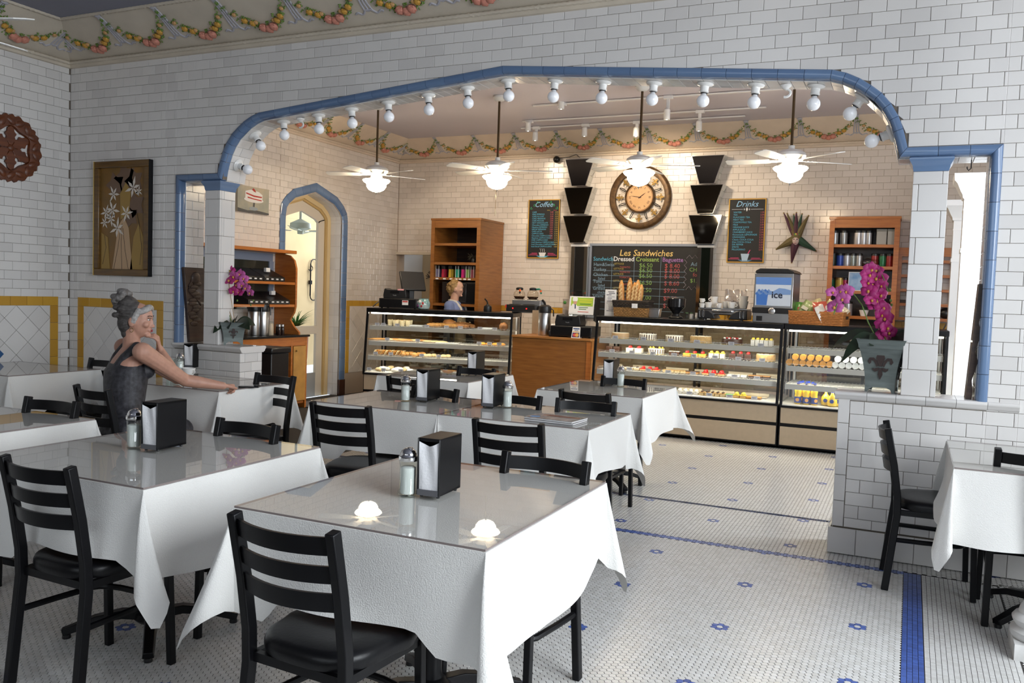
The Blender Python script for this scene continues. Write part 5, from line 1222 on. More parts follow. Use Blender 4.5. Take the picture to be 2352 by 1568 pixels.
flat([(-.12, .06), (.13, .06), (.08, .42), (.02, .52), (-.05, .44)], cre, 'printed_shape'); flat([(.10, .06), (.26, .06), (.26, .34), (.20, .46), (.14, .34)], gold, 'printed_shape'); flat([(-.26, .06), (-.15, .06), (-.18, .34), (-.26, .38)], gold, 'printed_shape'); flat([(-.02, .50), (.08, .52), (.10, .74), (.04, .82), (-.03, .72)], gold, 'printed_shape')
for cx, cz, s in ((-.09, .80, .12), (.03, .86, .14), (.14, .83, .12), (.16, .62, .12), (.10, .52, .10)): flat([(cx+s*math.cos(k*PI/5)*(1 if k % 2 else .6), cz+s*math.sin(k*PI/5)*(1 if k % 2 else .6)) for k in range(10)], tau, 'printed_leaf', .0225)
for cx, cz, s, a0 in ((.13, .77, .105, .3), (-.11, .72, .08, 1), (-.20, .56, .075, .2), (-.12, .58, .095, .9), (-.06, .42, .10, .4), (.05, .55, .085, 1.2), (-.22, .47, .06, .1), (-.14, .50, .07, 1.8), (.20, .74, .05, .4)):
    b = MB()
    for k in range(6):
        a = a0+k*PI/3; d = (math.cos(a), math.sin(a)); p = (-d[1], d[0]); L = s*(1 if k % 2 else .8)
        b.prism([(cx+d[0]*L*q+p[0]*w_*s, cz+d[1]*L*q+p[1]*w_*s) for q, w_ in ((.08, .03), (.5, .13), (1, 0), (.5, -.13), (.08, -.03))], .0015, (0, -.0245, 0))
    b.build('printed_lily', lil, pn, smooth=False)
for pts in ([(-.1, .06), (-.05, .25), (-.02, .42)], [(0, .06), (-.01, .3), (0, .46)], [(.08, .06), (.04, .22), (.01, .42)], [(.22, .10), (.24, .25), (.21, .44), (.17, .58)], [(-.24, .1), (-.20, .25), (-.22, .36)]):
    MB().tube([(x, -.0245, z) for x, z in pts], .0022, 5, up=(0, 1, 0)).build('drawn_line', lin, pn)
# carved medallion on the left wall
cy, cz, Rm = 4.865, 2.588, .285; t = T('carved_medallion', 'round pierced red-brown carved wooden wall medallion', 'wall carving', (XF+.002, cy, cz)); rimb = MB(); v = []; f = []; n = 96
for i in range(n):
    a = 2*PI*i/n; ro = Rm*(1+.035*math.sin(24*a+1.2*math.sin(6*a))); ri = .60*Rm*(1+.07*math.cos(6*a)); rm = .8*Rm
    for r, h in ((ro, 0), (ro*.985, .018), (rm, .028), (ri*1.05, .022), (ri, 0)): v.append((h, r*math.sin(a), r*math.cos(a)))
for i in range(n): f += [(5*i+k, 5*i+(k+1) % 5, 5*((i+1) % n)+(k+1) % 5, 5*((i+1) % n)+k) for k in range(5)]
rimb.add(v, f).build('rim', redW, t, ang=50)
for k in range(18):
    a = 2*PI*k/18; MB().ell((.024, .80*Rm*math.sin(a), .80*Rm*math.cos(a)), (.012, .045, .028), 10, 6, T=Matrix.Rotation(-a+.7*(1 if k % 2 else -1), 4, 'X')).build('scroll_leaf', redW, t)
for k in range(6):
    a = 2*PI*k/6; lf = MB(); v = [(.012, 0, 0)]; f = []
    out = [(.05, .02), (.18, .10), (.24, .16), (.34, .13), (.42, .19), (.50, .12), (.60, .10), (.66, 0)]; pr = [(r, w_) for r, w_ in out]+[(r, -w_) for r, w_ in reversed(out[:-1])]
    lf.prism([(w_*Rm*math.cos(a)+r*Rm*math.sin(a), r*Rm*math.cos(a)-w_*Rm*math.sin(a)) for r, w_ in pr], .018, (.002, 0, 0), (0, 1, 0), (0, 0, 1), (1, 0, 0)); lf.build('petal', redW, t, smooth=False, bev=.004)
MB().ell((.018, 0, 0), (.014, .03, .03), 12, 8).build('boss', redW, t)
# cake picture on the side wall
c = [aX(px, py, XB) for px, py in ((541, 428), (613, 431), (606, 495), (541, 483))]; yy0, yy1 = min(q.y for q in c), max(q.y for q in c); zz0, zz1 = (c[2].z+c[3].z)/2, (c[0].z+c[1].z)/2
t = T('canvas_picture', 'small canvas picture of a layer cake on the side wall', 'picture', (XB+.001, (yy0+yy1)/2, zz0)); hw, hh = (yy1-yy0)/2, zz1-zz0
cv = MB().bx(0, .035, -hw, hw, 0, hh).build('canvas', mat('painted_canvas', (.50, .42, .30), .8, var=1, var_col=(.30, .31, .26), scale=5), t, bev=.002)
def fy(poly, m, nm, d): MB().prism([(x*hw, z*hh) for x, z in poly], .0015, (.035+d, 0, 0), (0, 1, 0), (0, 0, 1), (1, 0, 0)).build(nm, m, cv, smooth=False)
E_ = lambda cx, cz, rx, rz, n=20: [(cx+rx*math.cos(2*PI*k/n), cz+rz*math.sin(2*PI*k/n)) for k in range(n)]
pw = mat('paint_white', (.78, .74, .70), .7); pr_ = mat('paint_red', (.42, .03, .02), .7); pd = mat('paint_dark', (.07, .07, .07), .7)
fy([(-1, 0), (1, 0), (1, .07), (.2, .12), (-.4, .08), (-1, .14)], pd, 'painted_shadow', 0); fy([(-.05, .2), (.05, .2), (.08, .45), (-.02, .45)], pd, 'painted_stem', .0005); fy(E_(0, .17, .28, .07), mat('paint_grey', (.30, .33, .35), .7), 'painted_foot', .0006)
fy(E_(.0, .50, .62, .10), pw, 'painted_plate', .001); fy([(-.55, .52), (.55, .48), (.55, .74), (.3, .84), (-.2, .88), (-.55, .80)], pw, 'painted_cake', .0018); fy([(-.5, .70), (.0, .62), (.5, .62), (.52, .67), (.0, .68), (-.5, .75)], pr_, 'painted_filling', .0026); fy([(-.4, .55), (.0, .52), (.5, .50), (.5, .54), (.0, .56), (-.4, .60)], pr_, 'painted_filling', .0026); fy([(-.12, .88), (.0, .82), (.14, .80), (.05, .90), (-.05, .95)], pr_, 'painted_cherry', .0027)

# ---------------------------------------------------------------- far wall: menu boards, mirrors, clock, chalkboard, carved jester mask
YW = YB-.002
cyan = mat('chalk_cyan', (.10, .42, .62), .8); pale = mat('chalk_white', (.70, .72, .75), .8); redc = mat('chalk_red', (.50, .10, .13), .8); ochc = mat('chalk_ochre', (.45, .36, .08), .8); grn = mat('chalk_green', (.05, .38, .16), .8); pink = mat('chalk_pink', (.68, .07, .20), .8); purp = mat('chalk_purple', (.34, .17, .42), .8); yelc = mat('chalk_yellow', (.68, .50, .18), .8); lime = mat('chalk_lime', (.32, .46, .12), .8); blackB = mat('blackboard', (.008, .008, .009), .6); gilt = mat('yellow_wood_frame', (.55, .30, .03), .5)
def board(tl, br, label, title, items, prices):
    a, b = aY(*tl, YW), aY(*br, YW); w, h = b.x-a.x, a.z-b.z; t = T('menu_board', label, 'menu board', (a.x, YW, b.z))
    pn = MB().bx(0, w, -.018, 0, 0, h).build('panel', blackB, t, smooth=False); e = .012
    for q in ((0, w, 0, e), (0, w, h-e, h), (0, e, e, h-e), (w-e, w, e, h-e)): MB().bx(q[0], q[1], -.024, .0, q[2], q[3]).build('frame_rail', gilt, t, smooth=False)
    y = -.0195
    text(title, h*.125, mat('chalk_sky', (.30, .55, .80), .8), pn, (w*.48, y, h*.875), align='CENTER', shear=.35, name='title')
    n = len(items); st = h*.62/n; top = h*.775
    for i, s in enumerate(items): text(s, st*.95, cyan, pn, (w*.13, y, top-i*st), sp=1.0)
    for x, m, col in prices:
        for i, s in enumerate(col): 
            if s: text(s, st*.9, m, pn, (w*x, y, top-i*st), align='RIGHT')
    return t, pn, w, h, y
t, pn, w, h, y = board((1216, 459), (1283, 594), 'Coffee menu board with green scrolls', 'Coffee', ['CAFE', 'FINE ESPRESSO', 'CAFE AU LAIT', 'CAFE VIENNOIS', 'CAFE MOCHA', 'HOT CHOCOLATE', 'Chocolate ESPRESSO', 'Hazelnut ESPRESSO', 'DECAF ESPRESSO', 'CAFE LATTE', 'CAPPUCCINO', 'Chocolate CAPPUCCINO', 'Hazelnut CAPPUCCINO', 'ICED CAPPUCCINO', 'Iced Hazelnut CAPPUCCINO', 'Iced Chocolate CAPPUCCINO', 'Iced Decaf CAPPUCCINO'],
    [(.80, redc, ['2.00', '2.10', '2.50', '2.50', '2.50', '2.50', '2.25', '2.25', '2.25', '2.75', '2.75', '3.50', '3.50']), (.95, ochc, ['2.50', '2.75', '3.25', '3.25', '3.25', '3.00', '3.25', '3.25', '3.25', '3.50', '3.50', '3.75', '3.75', '3.75', '4.00', '4.00', '4.00'])])
text('SMALL', h*.02, ochc, pn, (w*.60, y, h*.81)); text('LARGE', h*.02, redc, pn, (w*.80, y, h*.81))
for sx, x in ((1, .04), (-1, .96)):
    for k in range(3): MB().tube([(w*(x+sx*(.05+.10*k+.045*q/8*math.cos(q*.8))), y, h*(.95-.05*(2-k)+.03*math.sin(q*.8)*(1-q/12))) for q in range(9)], .0028, 5, up=(0, 1, 0)).build('scroll', grn, pn)
def cup(pn, w, h, y, body, sauc, glass_=False):
    MB().prism([(w*.30, h*.045), (w*.42, h*.015), (w*.58, h*.015), (w*.70, h*.045)], .001, (0, y, 0)).build('drawn_saucer', sauc, pn, smooth=False)
    MB().prism([(w*.42, h*.03), (w*.56, h*.03), (w*.61, h*(.14 if glass_ else .10)), (w*.38, h*(.14 if glass_ else .10))], .001, (0, y-.001, 0)).build('drawn_cup', body, pn, smooth=False)
    for sx in (-1, 1):
        for k in range(3 if not glass_ else 2): MB().bx(w*.5+sx*w*(.17 if k else .15), w*.5+sx*w*(.45-.05*k), y-.001, y, h*(.055+.016*k), h*(.061+.016*k)).build('drawn_stripe', pink, pn, smooth=False)
cup(pn, w, h, y, pale, cyan)
for k in range(3): MB().tube([(w*(.43+.06*k+.012*math.sin(q)), y, h*(.11+.012*q)) for q in range(6)], .002, 5, up=(0, 1, 0)).build('drawn_steam', pale, pn)
t, pn, w, h, y = board((1676, 457), (1754, 604), 'Drinks menu board with straw glass drawing', 'Drinks', ['WATER', 'TEA', 'FLAVORED TEA', 'MINT TEA', 'CHAMOMILE TEA', 'MILK', 'ORANGE JUICE', 'APPLE JUICE', 'CRANBERRY JUICE', 'Homemade LEMONADE', 'ORANGINA', 'Classic COCA COLA', 'Diet COCA COLA', 'DR PEPPER', 'SPRITE', 'PELLEGRINO'],
    [(.96, redc, ['1.25', '2.00', '2.25', '2.25', '2.25', '2.00', '2.40', '2.40', '2.50', '2.50', '2.75', '2.25', '2.25', '2.25', '2.25', '2.75'])])
for a, b in ((.08, .38), (.60, .93)): MB().bx(w*a, w*b, y-.001, y, h*.832, h*.837).build('drawn_rule', pale, pn, smooth=False)
for x, s in ((.42, .5), (.49, 1), (.56, .5)): MB().prism([(w*x-w*.03*s, h*.834), (w*x, h*(.834-.035*s)), (w*x+w*.03*s, h*.834), (w*x, h*(.834+.035*s))], .001, (0, y, 0)).build('drawn_diamond', pale, pn, smooth=False)
cup(pn, w, h, y, mat('chalk_glass_blue', (.42, .55, .68), .8), mat('chalk_slate', (.09, .2, .33), .8), True); MB().prism([(w*.56, h*.14), (w*.585, h*.14), (w*.64, h*.20), (w*.615, h*.20)], .001, (0, y-.002, 0)).build('drawn_straw', pink, pn, smooth=False)
# mirrors: stacked tapered boxes
def mirror(q, label, d=.15):
    P = [aY(px, py, YW-d) for px, py in q]; c = sum((p.x for p in P), 0)/4; z = min(p.z for p in P); t = T('tapered_mirror', label, 'mirror', (c, YW, z))
    tw, bw2, h = (P[1].x-P[0].x)/2, (P[2].x-P[3].x)/2, ((P[0].z+P[1].z)-(P[2].z+P[3].z))/2
    o = [(-tw, h), (tw, h), (bw2, 0), (-bw2, 0)]; k = 1.10
    v = [(x, -d+.002, zz) for x, zz in o]+[(x*k, -.001, zz) for x, zz in o]
    b = MB().add(v, [(0, 1, 5, 4), (1, 2, 6, 5), (2, 3, 7, 6), (3, 0, 4, 7), (4, 5, 6, 7)]).build('bevelled_sides', bevelM, t, smooth=False)
    MB().prism([(x*.97, .5*h+(zz-.5*h)*.975) for x, zz in o], .004, (0, -d+.002, 0)).build('mirror_face', mirrorM, t, smooth=False)
    e = MB()
    for i in range(4): a, c_ = o[i], o[(i+1) % 4]; e.bar([(a[0], -d, a[1]), (c_[0], -d, c_[1])], .006, .006, up=(0, 1, 0))
    e.build('edge_trim', chrome, t, smooth=False)
LQ = [((1296, 366), (1362, 364), (1347, 426), (1316, 427)), ((1294, 430), (1359, 430), (1344, 490), (1313, 491)), ((1291, 495), (1357, 494), (1342, 555), (1312, 557))]
for q, n in zip(LQ, ('top', 'middle', 'bottom')): mirror(q, 'tapered mirror box, %s of the left stack beside the clock' % n)
RQ = [((1587, 357), (1662, 357), (1642, 421), (1608, 422)), ((1584, 424), (1659, 424), (1639, 489), (1604, 490)), ((1581, 493), (1656, 492), (1637, 557), (1600, 560))]
for q, n in zip(RQ, ('top', 'middle', 'bottom')): mirror(q, 'tapered mirror box, %s of the right stack beside the clock' % n)
for (xa, xb, ya, yb_), d, m in (((1313, 1344, 561, 722), 'left', mat('mirror_column_grey', (.10, .105, .11), .08, m=.9)), ((1604, 1632, 563, 722), 'right', mat('mirror_column_green', (.012, .018, .014), .1, m=.6))):
    a, b = aY(xa, ya, YW-.1), aY(xb, yb_, YW-.1); t = T('mirror_column', 'narrow mirrored column under the %s mirror stack' % d, 'mirror', (a.x, YW, b.z-.1)); w, h = b.x-a.x, a.z-b.z+.1
    MB().bx(w*.22, w*.80, -.10, -.06, 0, h-.03).build('dark_face', m, t, smooth=False); MB().bx(0, w*.22, -.105, 0, 0, h-.03).bx(w*.80, w, -.105, 0, 0, h-.03).build('mirror_strip', bevelM, t, smooth=False); MB().bx(-.01, w+.01, -.11, 0, h-.03, h).build('cap', whiteP, t, bev=.004)
a = aY(1278, 366, YW-.05); t = T('wall_camera', 'round black wall camera left of the mirrors', 'camera', (a.x, YW-.03, a.z)); MB().ell((0, -.015, 0), (.048, .045, .048), 20, 12).build('dome', mat('camera_black', (.01, .01, .01), .15), t); MB().lathe([(.03, -.0), (.035, .03)], 16, T=Matrix.Rotation(-PI/2, 4, 'X')).build('bracket', blackPl, t)
b = aY(1330, 364, YW-.05); MB().tube([(.03, 0, .01), ((b.x-a.x)*.55, 0, .03), ((b.x-a.x)*.85, 0, .06), ((b.x-a.x)*1.0, 0, .02)], .004, 6, up=(0, 1, 0)).build('cable', blackPl, t)
# clock
c = aY(1469.5, 453, YW-.04); t = T('wall_clock', 'large round bronze wall clock with roman numerals', 'clock', (c.x, YW-.02, c.z)); brz = mat('mottled_bronze', (.14, .075, .025), .45, m=.4, var=1, var_col=(.055, .028, .012), scale=24); brz2 = mat('old_gold_iron', (.28, .165, .035), .4, m=.5)
RX = Matrix.Rotation(PI/2, 4, 'X'); Rc = .425
def ring(r0, r1, h, z=0): return MB().lathe([(r0, z), (r0+.004, z+h*.8), ((r0+r1)/2, z+h), (r1-.006, z+h*.75), (r1, z)], 64, T=RX)
o = MB(); n = 72; v = []; f = []
def torus_ring(r0, r1, h, m, nm, z=0):
    pr = [(r0, z), (r0+.006, z+h*.8), (r0*.35+r1*.65, z+h), (r1-.008, z+h*.7), (r1, z)]; v = []; f = []; n = 72
    for i in range(n):
        a = 2*PI*i/n; v += [(r*math.cos(a), -hh_, r*math.sin(a)) for r, hh_ in pr]
    for i in range(n): f += [(5*i+k, 5*i+(k+1) % 5, 5*((i+1) % n)+(k+1) % 5, 5*((i+1) % n)+k) for k in range(5)]
    return MB().add(v, f).build(nm, m, t, ang=50)
torus_ring(.335, Rc, .045, brz, 'outer_ring'); torus_ring(.178, .21, .05, brz, 'inner_ring')
face = MB().lathe([(.182, 0), (.182, .02), (.001, .022)], 48, T=RX).build('face', mat('clock_face', (.66, .42, .22), .5, var=1, var_col=(.58, .34, .15), scale=4), t); torus_ring(.168, .173, .024, mat('clock_line', (.3, .13, .06), .6), 'face_line')
for i, s in enumerate(('XII', 'I', 'II', 'III', 'IIII', 'V', 'VI', 'VII', 'VIII', 'IX', 'X', 'XI')):
    a = PI/2-i*PI/6; r = .138; text(s, .042, mat('clock_ink', (.09, .035, .02), .6), face, (r*math.cos(a)-.0*math.sin(a), -.0232, r*math.sin(a)), (PI/2, -(a-PI/2), 0), 'CENTER', name='numeral')
    ob = face.children[-1]; ob.location = (r*math.cos(a)-.016*math.cos(a), -.0232, r*math.sin(a)-.016*math.sin(a))
for ang, L, w_ in ((math.radians(37), .10, .010), (math.radians(170), .125, .008)):
    d = (math.cos(ang), math.sin(ang)); p = (-d[1], d[0]); MB().prism([(-d[0]*.02+p[0]*w_*.6, -d[1]*.02+p[1]*w_*.6), (-d[0]*.02-p[0]*w_*.6, -d[1]*.02-p[1]*w_*.6), (d[0]*L*.6-p[0]*w_*.5, d[1]*L*.6-p[1]*w_*.5), (d[0]*L, d[1]*L), (d[0]*L*.6+p[0]*w_*.5, d[1]*L*.6+p[1]*w_*.5)], .002, (0, -.025, 0)).build('hand', MATS['clock_ink'], t, smooth=False)
for k in range(8):
    a = PI/2+k*PI/4; U = (-math.sin(a), 0, math.cos(a)); V = (math.cos(a), 0, math.sin(a)); b = MB()
    for P in fleur_polys(.125): b.prism(P, .01, (.273*math.cos(a), -.015, .273*math.sin(a)), U, V, (0, -1, 0))
    b.build('fleur_de_lis', brz2, t, smooth=False)
    a2 = a+PI/8; pts = []
    for q in range(15):
        s = q/14; rr = .21+.10*min(1, s*1.5); sw = .04-(.09*s if s < .66 else .06+.05*math.sin((s-.66)*9)); rr -= 0 if s < .66 else .05*(1-math.cos((s-.66)*9)); pts.append((rr*math.cos(a2+sw), -.02, rr*math.sin(a2+sw)))
    MB().tube(pts, .005, 6, up=(0, 1, 0)).build('iron_scroll', blackP, t)
# chalkboard
a, b = aY(1356, 559, YW), aY(1632, 742, YW); w, h = b.x-a.x, a.z-b.z; frG = mat('blue_grey_frame', (.24, .27, .33), .5); t = T('chalkboard', 'large sandwich chalkboard with grey frame', 'chalkboard', (a.x, YW, b.z)); e = .035
pn = MB().bx(e, w-e, -.02, -.005, e, h-e).build('slate', blackB, t, smooth=False)
for q in ((0, w, 0, e), (0, w, h-e, h), (0, e, e, h-e), (w-e, w, e, h-e)): MB().bx(q[0], q[1], -.035, 0, q[2], q[3]).build('frame_rail', frG, t, bev=.004)
y = -.0215
def ct(s, u, v, size, m, al='LEFT', bold=0, shear=0): text(s, h*size, m, pn, (w*u, y, h*v), align=al, bold=bold, shear=shear)
ct('Les Sandwiches', .47, .84, .115, yelc, 'CENTER', .001, .15); ct('Sandwich', .035, .77, .075, cyan); ct('Dressed', .205, .77, .085, pale, bold=.0015); ct('Croissant', .39, .77, .080, lime, bold=.001); ct('Baguette', .605, .77, .078, purp, bold=.001)
sk_ = mat('chalk_blue_grey', (.22, .34, .46), .8); dr = mat('chalk_dark_red', (.42, .09, .09), .8); gg = mat('chalk_grass', (.22, .38, .10), .8)
rows = [('Ham&Swiss', '', '$6.50', '$ 8.40', .70), ('Turkey', '', '$6.50', '$ 8.00', .635), ('Chicken', 'Salad', '$6.50', '$ 8.00', .565), ('Tuna', 'Salad', '$6.50', '$ 8.60', .475), ('Grilled', 'chicken', '$7.50', '$9.00', .38), ('Salami', '', '$7.00', '$8.50', .28), ('Pate', '', '$9.00', '$10.50', .185)]
for s1, s2, c1, b1, v in rows:
    ct(s1, .04, v, .062, sk_); ct(s2, .08, v-.048, .05, sk_); ct(c1, .42, v-.01, .08, gg); ct(b1, .625, v-.01, .08, dr)
    if v > .2: ct('LETTUCE', .21, v+.022, .034, ochc); ct('TOMATO' if s1 != 'Grilled' else 'DIJON MUSTARD', .26 if s1 != 'Grilled' else .22, v-.022, .034, dr if s1 != 'Grilled' else yelc)
    MB().bx(w*.035, w*.79, y-.0006, y, h*(v-.062), h*(v-.058)).build('chalk_rule', sk_, pn, smooth=False)
for u in (.195, .38, .595): MB().bx(w*u-.002, w*u+.002, y-.0006, y, h*.10, h*.83).build('chalk_rule', sk_, pn, smooth=False)
for s_, u, v, m in (('Add', .83, .72, sk_), ('CHIPS', .82, .65, gg), ('for', .85, .585, dr), ('$1.60', .83, .51, gg)): ct(s_, u, v, .07, m)
zz = []
for k in range(9): zz.append((w*(.795+.022*k), h*(.83+(.03 if k % 2 else -.015))))
for pts in (zz, [(w*(.80+(.0 if k % 2 else -.02)), h*(.80-.036*k)) for k in range(11)], [(w*(.80+.022*k), h*(.43+(.03 if k % 2 else -.015))) for k in range(8)]): MB().tube([(p[0], y, p[1]) for p in pts], .0025, 4, up=(0, 1, 0)).build('chalk_zigzag', mat('chalk_mauve', (.4, .33, .38), .8), pn)
# jester mask
c = aY(1829, 548, YW-.05); t = T('carnival_mask', 'hanging carnival mask with long fabric points and bells', 'mask', (c.x, YW-.02, c.z)); fab = [mat('mask_olive', (.12, .09, .03), .7), mat('mask_plum', (.06, .015, .03), .7), mat('mask_green', (.015, .05, .03), .7)]
for i, (px, py, m, w_) in enumerate(((1800, 489, 1, .035), (1808, 490, 0, .04), (1823, 492, 2, .035), (1829, 488, 1, .045), (1842, 491, 2, .035), (1857, 495, 0, .045), (1783, 572, 0, .055), (1818, 603, 1, .055), (1874, 576, 2, .055))):
    q = aY(px, py, YW-.05); d = Vector((q.x-c.x, 0, q.z-c.z)); L = d.length; n_ = 6; pts = [Vector((d.x*k/n_, -.03-.02*math.sin(k*.6), d.z*k/n_)) for k in range(n_+1)]
    o = MB().tube(pts, w_, 8, up=(0, 1, 0), scale=[1, .95, .85, .7, .5, .35, .15]).build('fabric_point', fab[m], t); MB().ell(pts[-1], (.010, .010, .010), 8, 6).build('bell', brass, o)
hd = MB().ell((0, -.05, .0), (.062, .05, .085), 16, 12).build('hood', fab[0], t); MB().ell((0, -.075, -.03), (.045, .035, .055), 16, 12, warp=lambda p: Vector((p.x*(1-.35*max(0, -p.z/.055)), p.y, p.z))).ell((0, -.112, -.025), (.008, .012, .016), 8, 6).build('face', mat('mask_face', (.55, .42, .38), .5), t)
for sx in (-1, 1): MB().ell((sx*.018, -.106, -.012), (.009, .004, .006), 8, 6).build('eye_hole', blackP, t)
MB().ell((0, -.100, -.058), (.016, .006, .006), 8, 6).build('lips', mat('mask_lips', (.25, .02, .06), .5), t)
for k in range(5):
    for j in range(2): MB().prism([(-.009, 0), (0, -.014), (.009, 0), (0, .014)], .003, ((k-2)*.017, -.092+.004*abs(k-2)**1.6, .032+.02*j-.003*abs(k-2))).build('diamond_patch', (lemon, MATS['mask_lips'], mat('patch_green', (.05, .25, .05), .5))[(k+j) % 3], t, smooth=False)
# tree mural seen through the opening in the corner
mw, mh = NX1-NX0, NZ1-NZ0; nb = struct(MB().bx(NX0-.3, NX1+.3, YB+.75, YB+.8, .6, 2.4).build('wall_niche', mat('niche_wall', (.60, .47, .30), .8), smooth=False)); struct(MB().bx(NX0-.02, NX0, YB+.2, YB+.75, .6, 2.6).bx(NX0-.3, NX1+.3, YB+.2, YB+.8, .9, .95).bx(NX1+.28, NX1+.3, YB+.2, YB+.8, .6, 2.6).build('niche_sides', whiteP, smooth=False))
t = T('tree_mural', 'painted dark tree on parchment panel in the corner opening', 'mural', (NX0+.16, YB+.745, NZ0)); pnl2 = MB().bx(0, mw*1.2, -.01, 0, 0, mh*1.05).build('parchment', mat('parchment', (.66, .52, .33), .8, var=.2, scale=5), t, smooth=False); ink = mat('tree_ink', (.05, .04, .035), .8); br_ = MB(); Rr = random.Random(4)
def branch(p, a, L, r, k):
    q = (p[0]+L*math.cos(a), p[1]+L*math.sin(a)); br_.tube([(p[0], -.012, p[1]), ((p[0]+q[0])/2+.01, -.012, (p[1]+q[1])/2), (q[0], -.012, q[1])], r, 5, up=(0, 1, 0))
    if k:
        for da in (-.55, .1, .6): branch(q, a+da+Rr.uniform(-.2, .2), L*.68, r*.6, k-1)
branch((mw*.25, mh*.30), PI/2, .22, .028, 3); branch((mw*.25, mh*.62), .15, .26, .016, 2); br_.build('painted_branches', ink, pnl2)
lv = MB()
for k in range(26): lv.ell((mw*.25+Rr.uniform(.05, .5), -.013, mh*.5+Rr.uniform(-.05, .12)), (.012, .002, .018), 6, 4)
lv.build('painted_leaves', ink, pnl2); struct(MB().bx(NX0-.04, NX1+.02, YB-.03, YB+.06, NZ1-.035, NZ1).build('trim_9', plaster, smooth=False))
# ---------------------------------------------------------------- wooden service counter between the cases
xa, xb = aY(1175, 800, 9.1).x, aY(1357, 800, 9.1).x
t = T('service_counter', 'plain brown wooden counter between the display cases', 'counter', ((xa+xb)/2, 9.1, 0)); hw = (xb-xa)/2
MB().bx(-hw, hw, .02, .65, 0, .985).build('carcass', brownW, t, smooth=False); MB().bx(-hw+.01, hw-.01, 0, .018, .02, .98).build('front_panel', brownW, t, bev=.003); MB().bx(-hw, hw, -.015, .66, .986, 1.012).build('worktop', wood('counter_top_wood', (.42, .19, .05), (.33, .13, .03), .35), t, bev=.004)
MB().bx(hw-.05, hw, -.008, 0, .02, .98).build('corner_strip', orangeW, t, smooth=False)
t = tag(MB().bx(0, .075, 0, .02, 1.013, 1.30).build('partition_board', tanP, None, loc=(aY(1222, 740, 9.62).x, 9.62, 0), smooth=False), 'narrow tan board behind the vacuum flask', 'board')

def Pz(px, py, Y, z): q = aY(px, py, Y); return Vector((q.x, Y, z))
C1T, C2T, WT = 1.2505, 1.2775, 1.0125
def register(loc, rz, label, screen):
    t = T('cash_register', label, 'cash register', loc, rz)
    for x in (-.22, .22):
        for y in (-.14, .14): MB().lathe([(.014, 0), (.016, .006), (.014, .012)], 10, (x, y, 0)).build('foot', blackPl, t)
    d = MB().bx(-.25, .25, -.18, .2, .012, .13).build('cash_drawer', blackPl, t, bev=.006); MB().bx(-.235, .235, -.185, -.18, .02, .12).build('drawer_front', blackP, d, bev=.002)
    mb = MB().prism([(-.15, .13), (.15, .13), (.155, .17), (.14, .25), (.125, .26), (.10, .245), (-.10, .245), (-.125, .26), (-.14, .25), (-.155, .17)], .22, (-.06, .10, 0)); mb.build('printer_housing', blackPl, t, bev=.006)
    MB().bx(-.12, .0, -.124, -.12, .195, .225).build('paper_slot', blackP, t); text('Touch', .018, mat('logo_grey', (.5, .5, .5), .5), t, (-.085, -.1215, .165), name='logo')
    if screen:
        R = Euler((math.radians(-24), 0, math.radians(38))); MB().box((.13, .04, .36), (.34, .035, .27), R=R).build('monitor', blackPl, t, bev=.012); MB().box((.11, .06, .20), (.07, .06, .16), R=Euler((.1, 0, .5))).build('monitor_stand', blackPl, t, bev=.008)
    return t
t = register(inC(1, .62, .28, C1T), wm(CASES[1][0]).to_euler().z+.05, 'black cash register with tilted screen on the left case', True)
st = MB().bx(.06, .14, -.190, -.186, .05, .11).build('sticker', paperM, t, smooth=False); MB().bx(.065, .135, -.1905, -.190, .085, .105).build('sticker_red', mat('sticker_red', (.5, .06, .05), .6), st, smooth=False); MB().bx(-.02, .06, -.126, -.122, .235, .255).build('sticker', mat('sticker_pink', (.7, .35, .35), .6), t, smooth=False)
MB().tube([(-.25, .1, .06), (-.31, .08, .09), (-.36, .05, .05), (-.39, .02, .012)], .008, 6).build('power_cable', blackPl, t)
q = inC(1, .62, .28, C1T); qx = aY(870, 700, 9.35)
t.location = inC(1, cu(1, 922, .30, 700), .30, C1T)
# painted glass bowl
p = inC(1, cu(1, 973, .20, 700), .20, C1T); t = T('glass_bowl', 'round glass bowl painted with fish scene on the left case', 'bowl', p)
prof = [(.05, 0), (.075, .012), (.085, .06), (.080, .10), (.062, .135), (.066, .142)]
MB().lathe(prof, 28).build('bowl', mat('painted_glass', (.05, .25, .28), .12, coat=.6, var=1, var_col=(.55, .62, .60), scale=14), t)
for a, z, m, s in ((-1.7, .10, paperM, .022), (-1.2, .08, mat('toy_red', (.5, .04, .05), .4), .018), (-2.0, .05, mat('toy_purple', (.18, .06, .2), .4), .022), (-1.4, .045, MATS['toy_red'], .016), (-2.4, .09, paperM, .02)): MB().ell((.081*math.cos(a), .081*math.sin(a), z), (s, s*.3, s), 8, 6).build('painted_spot', m, t)
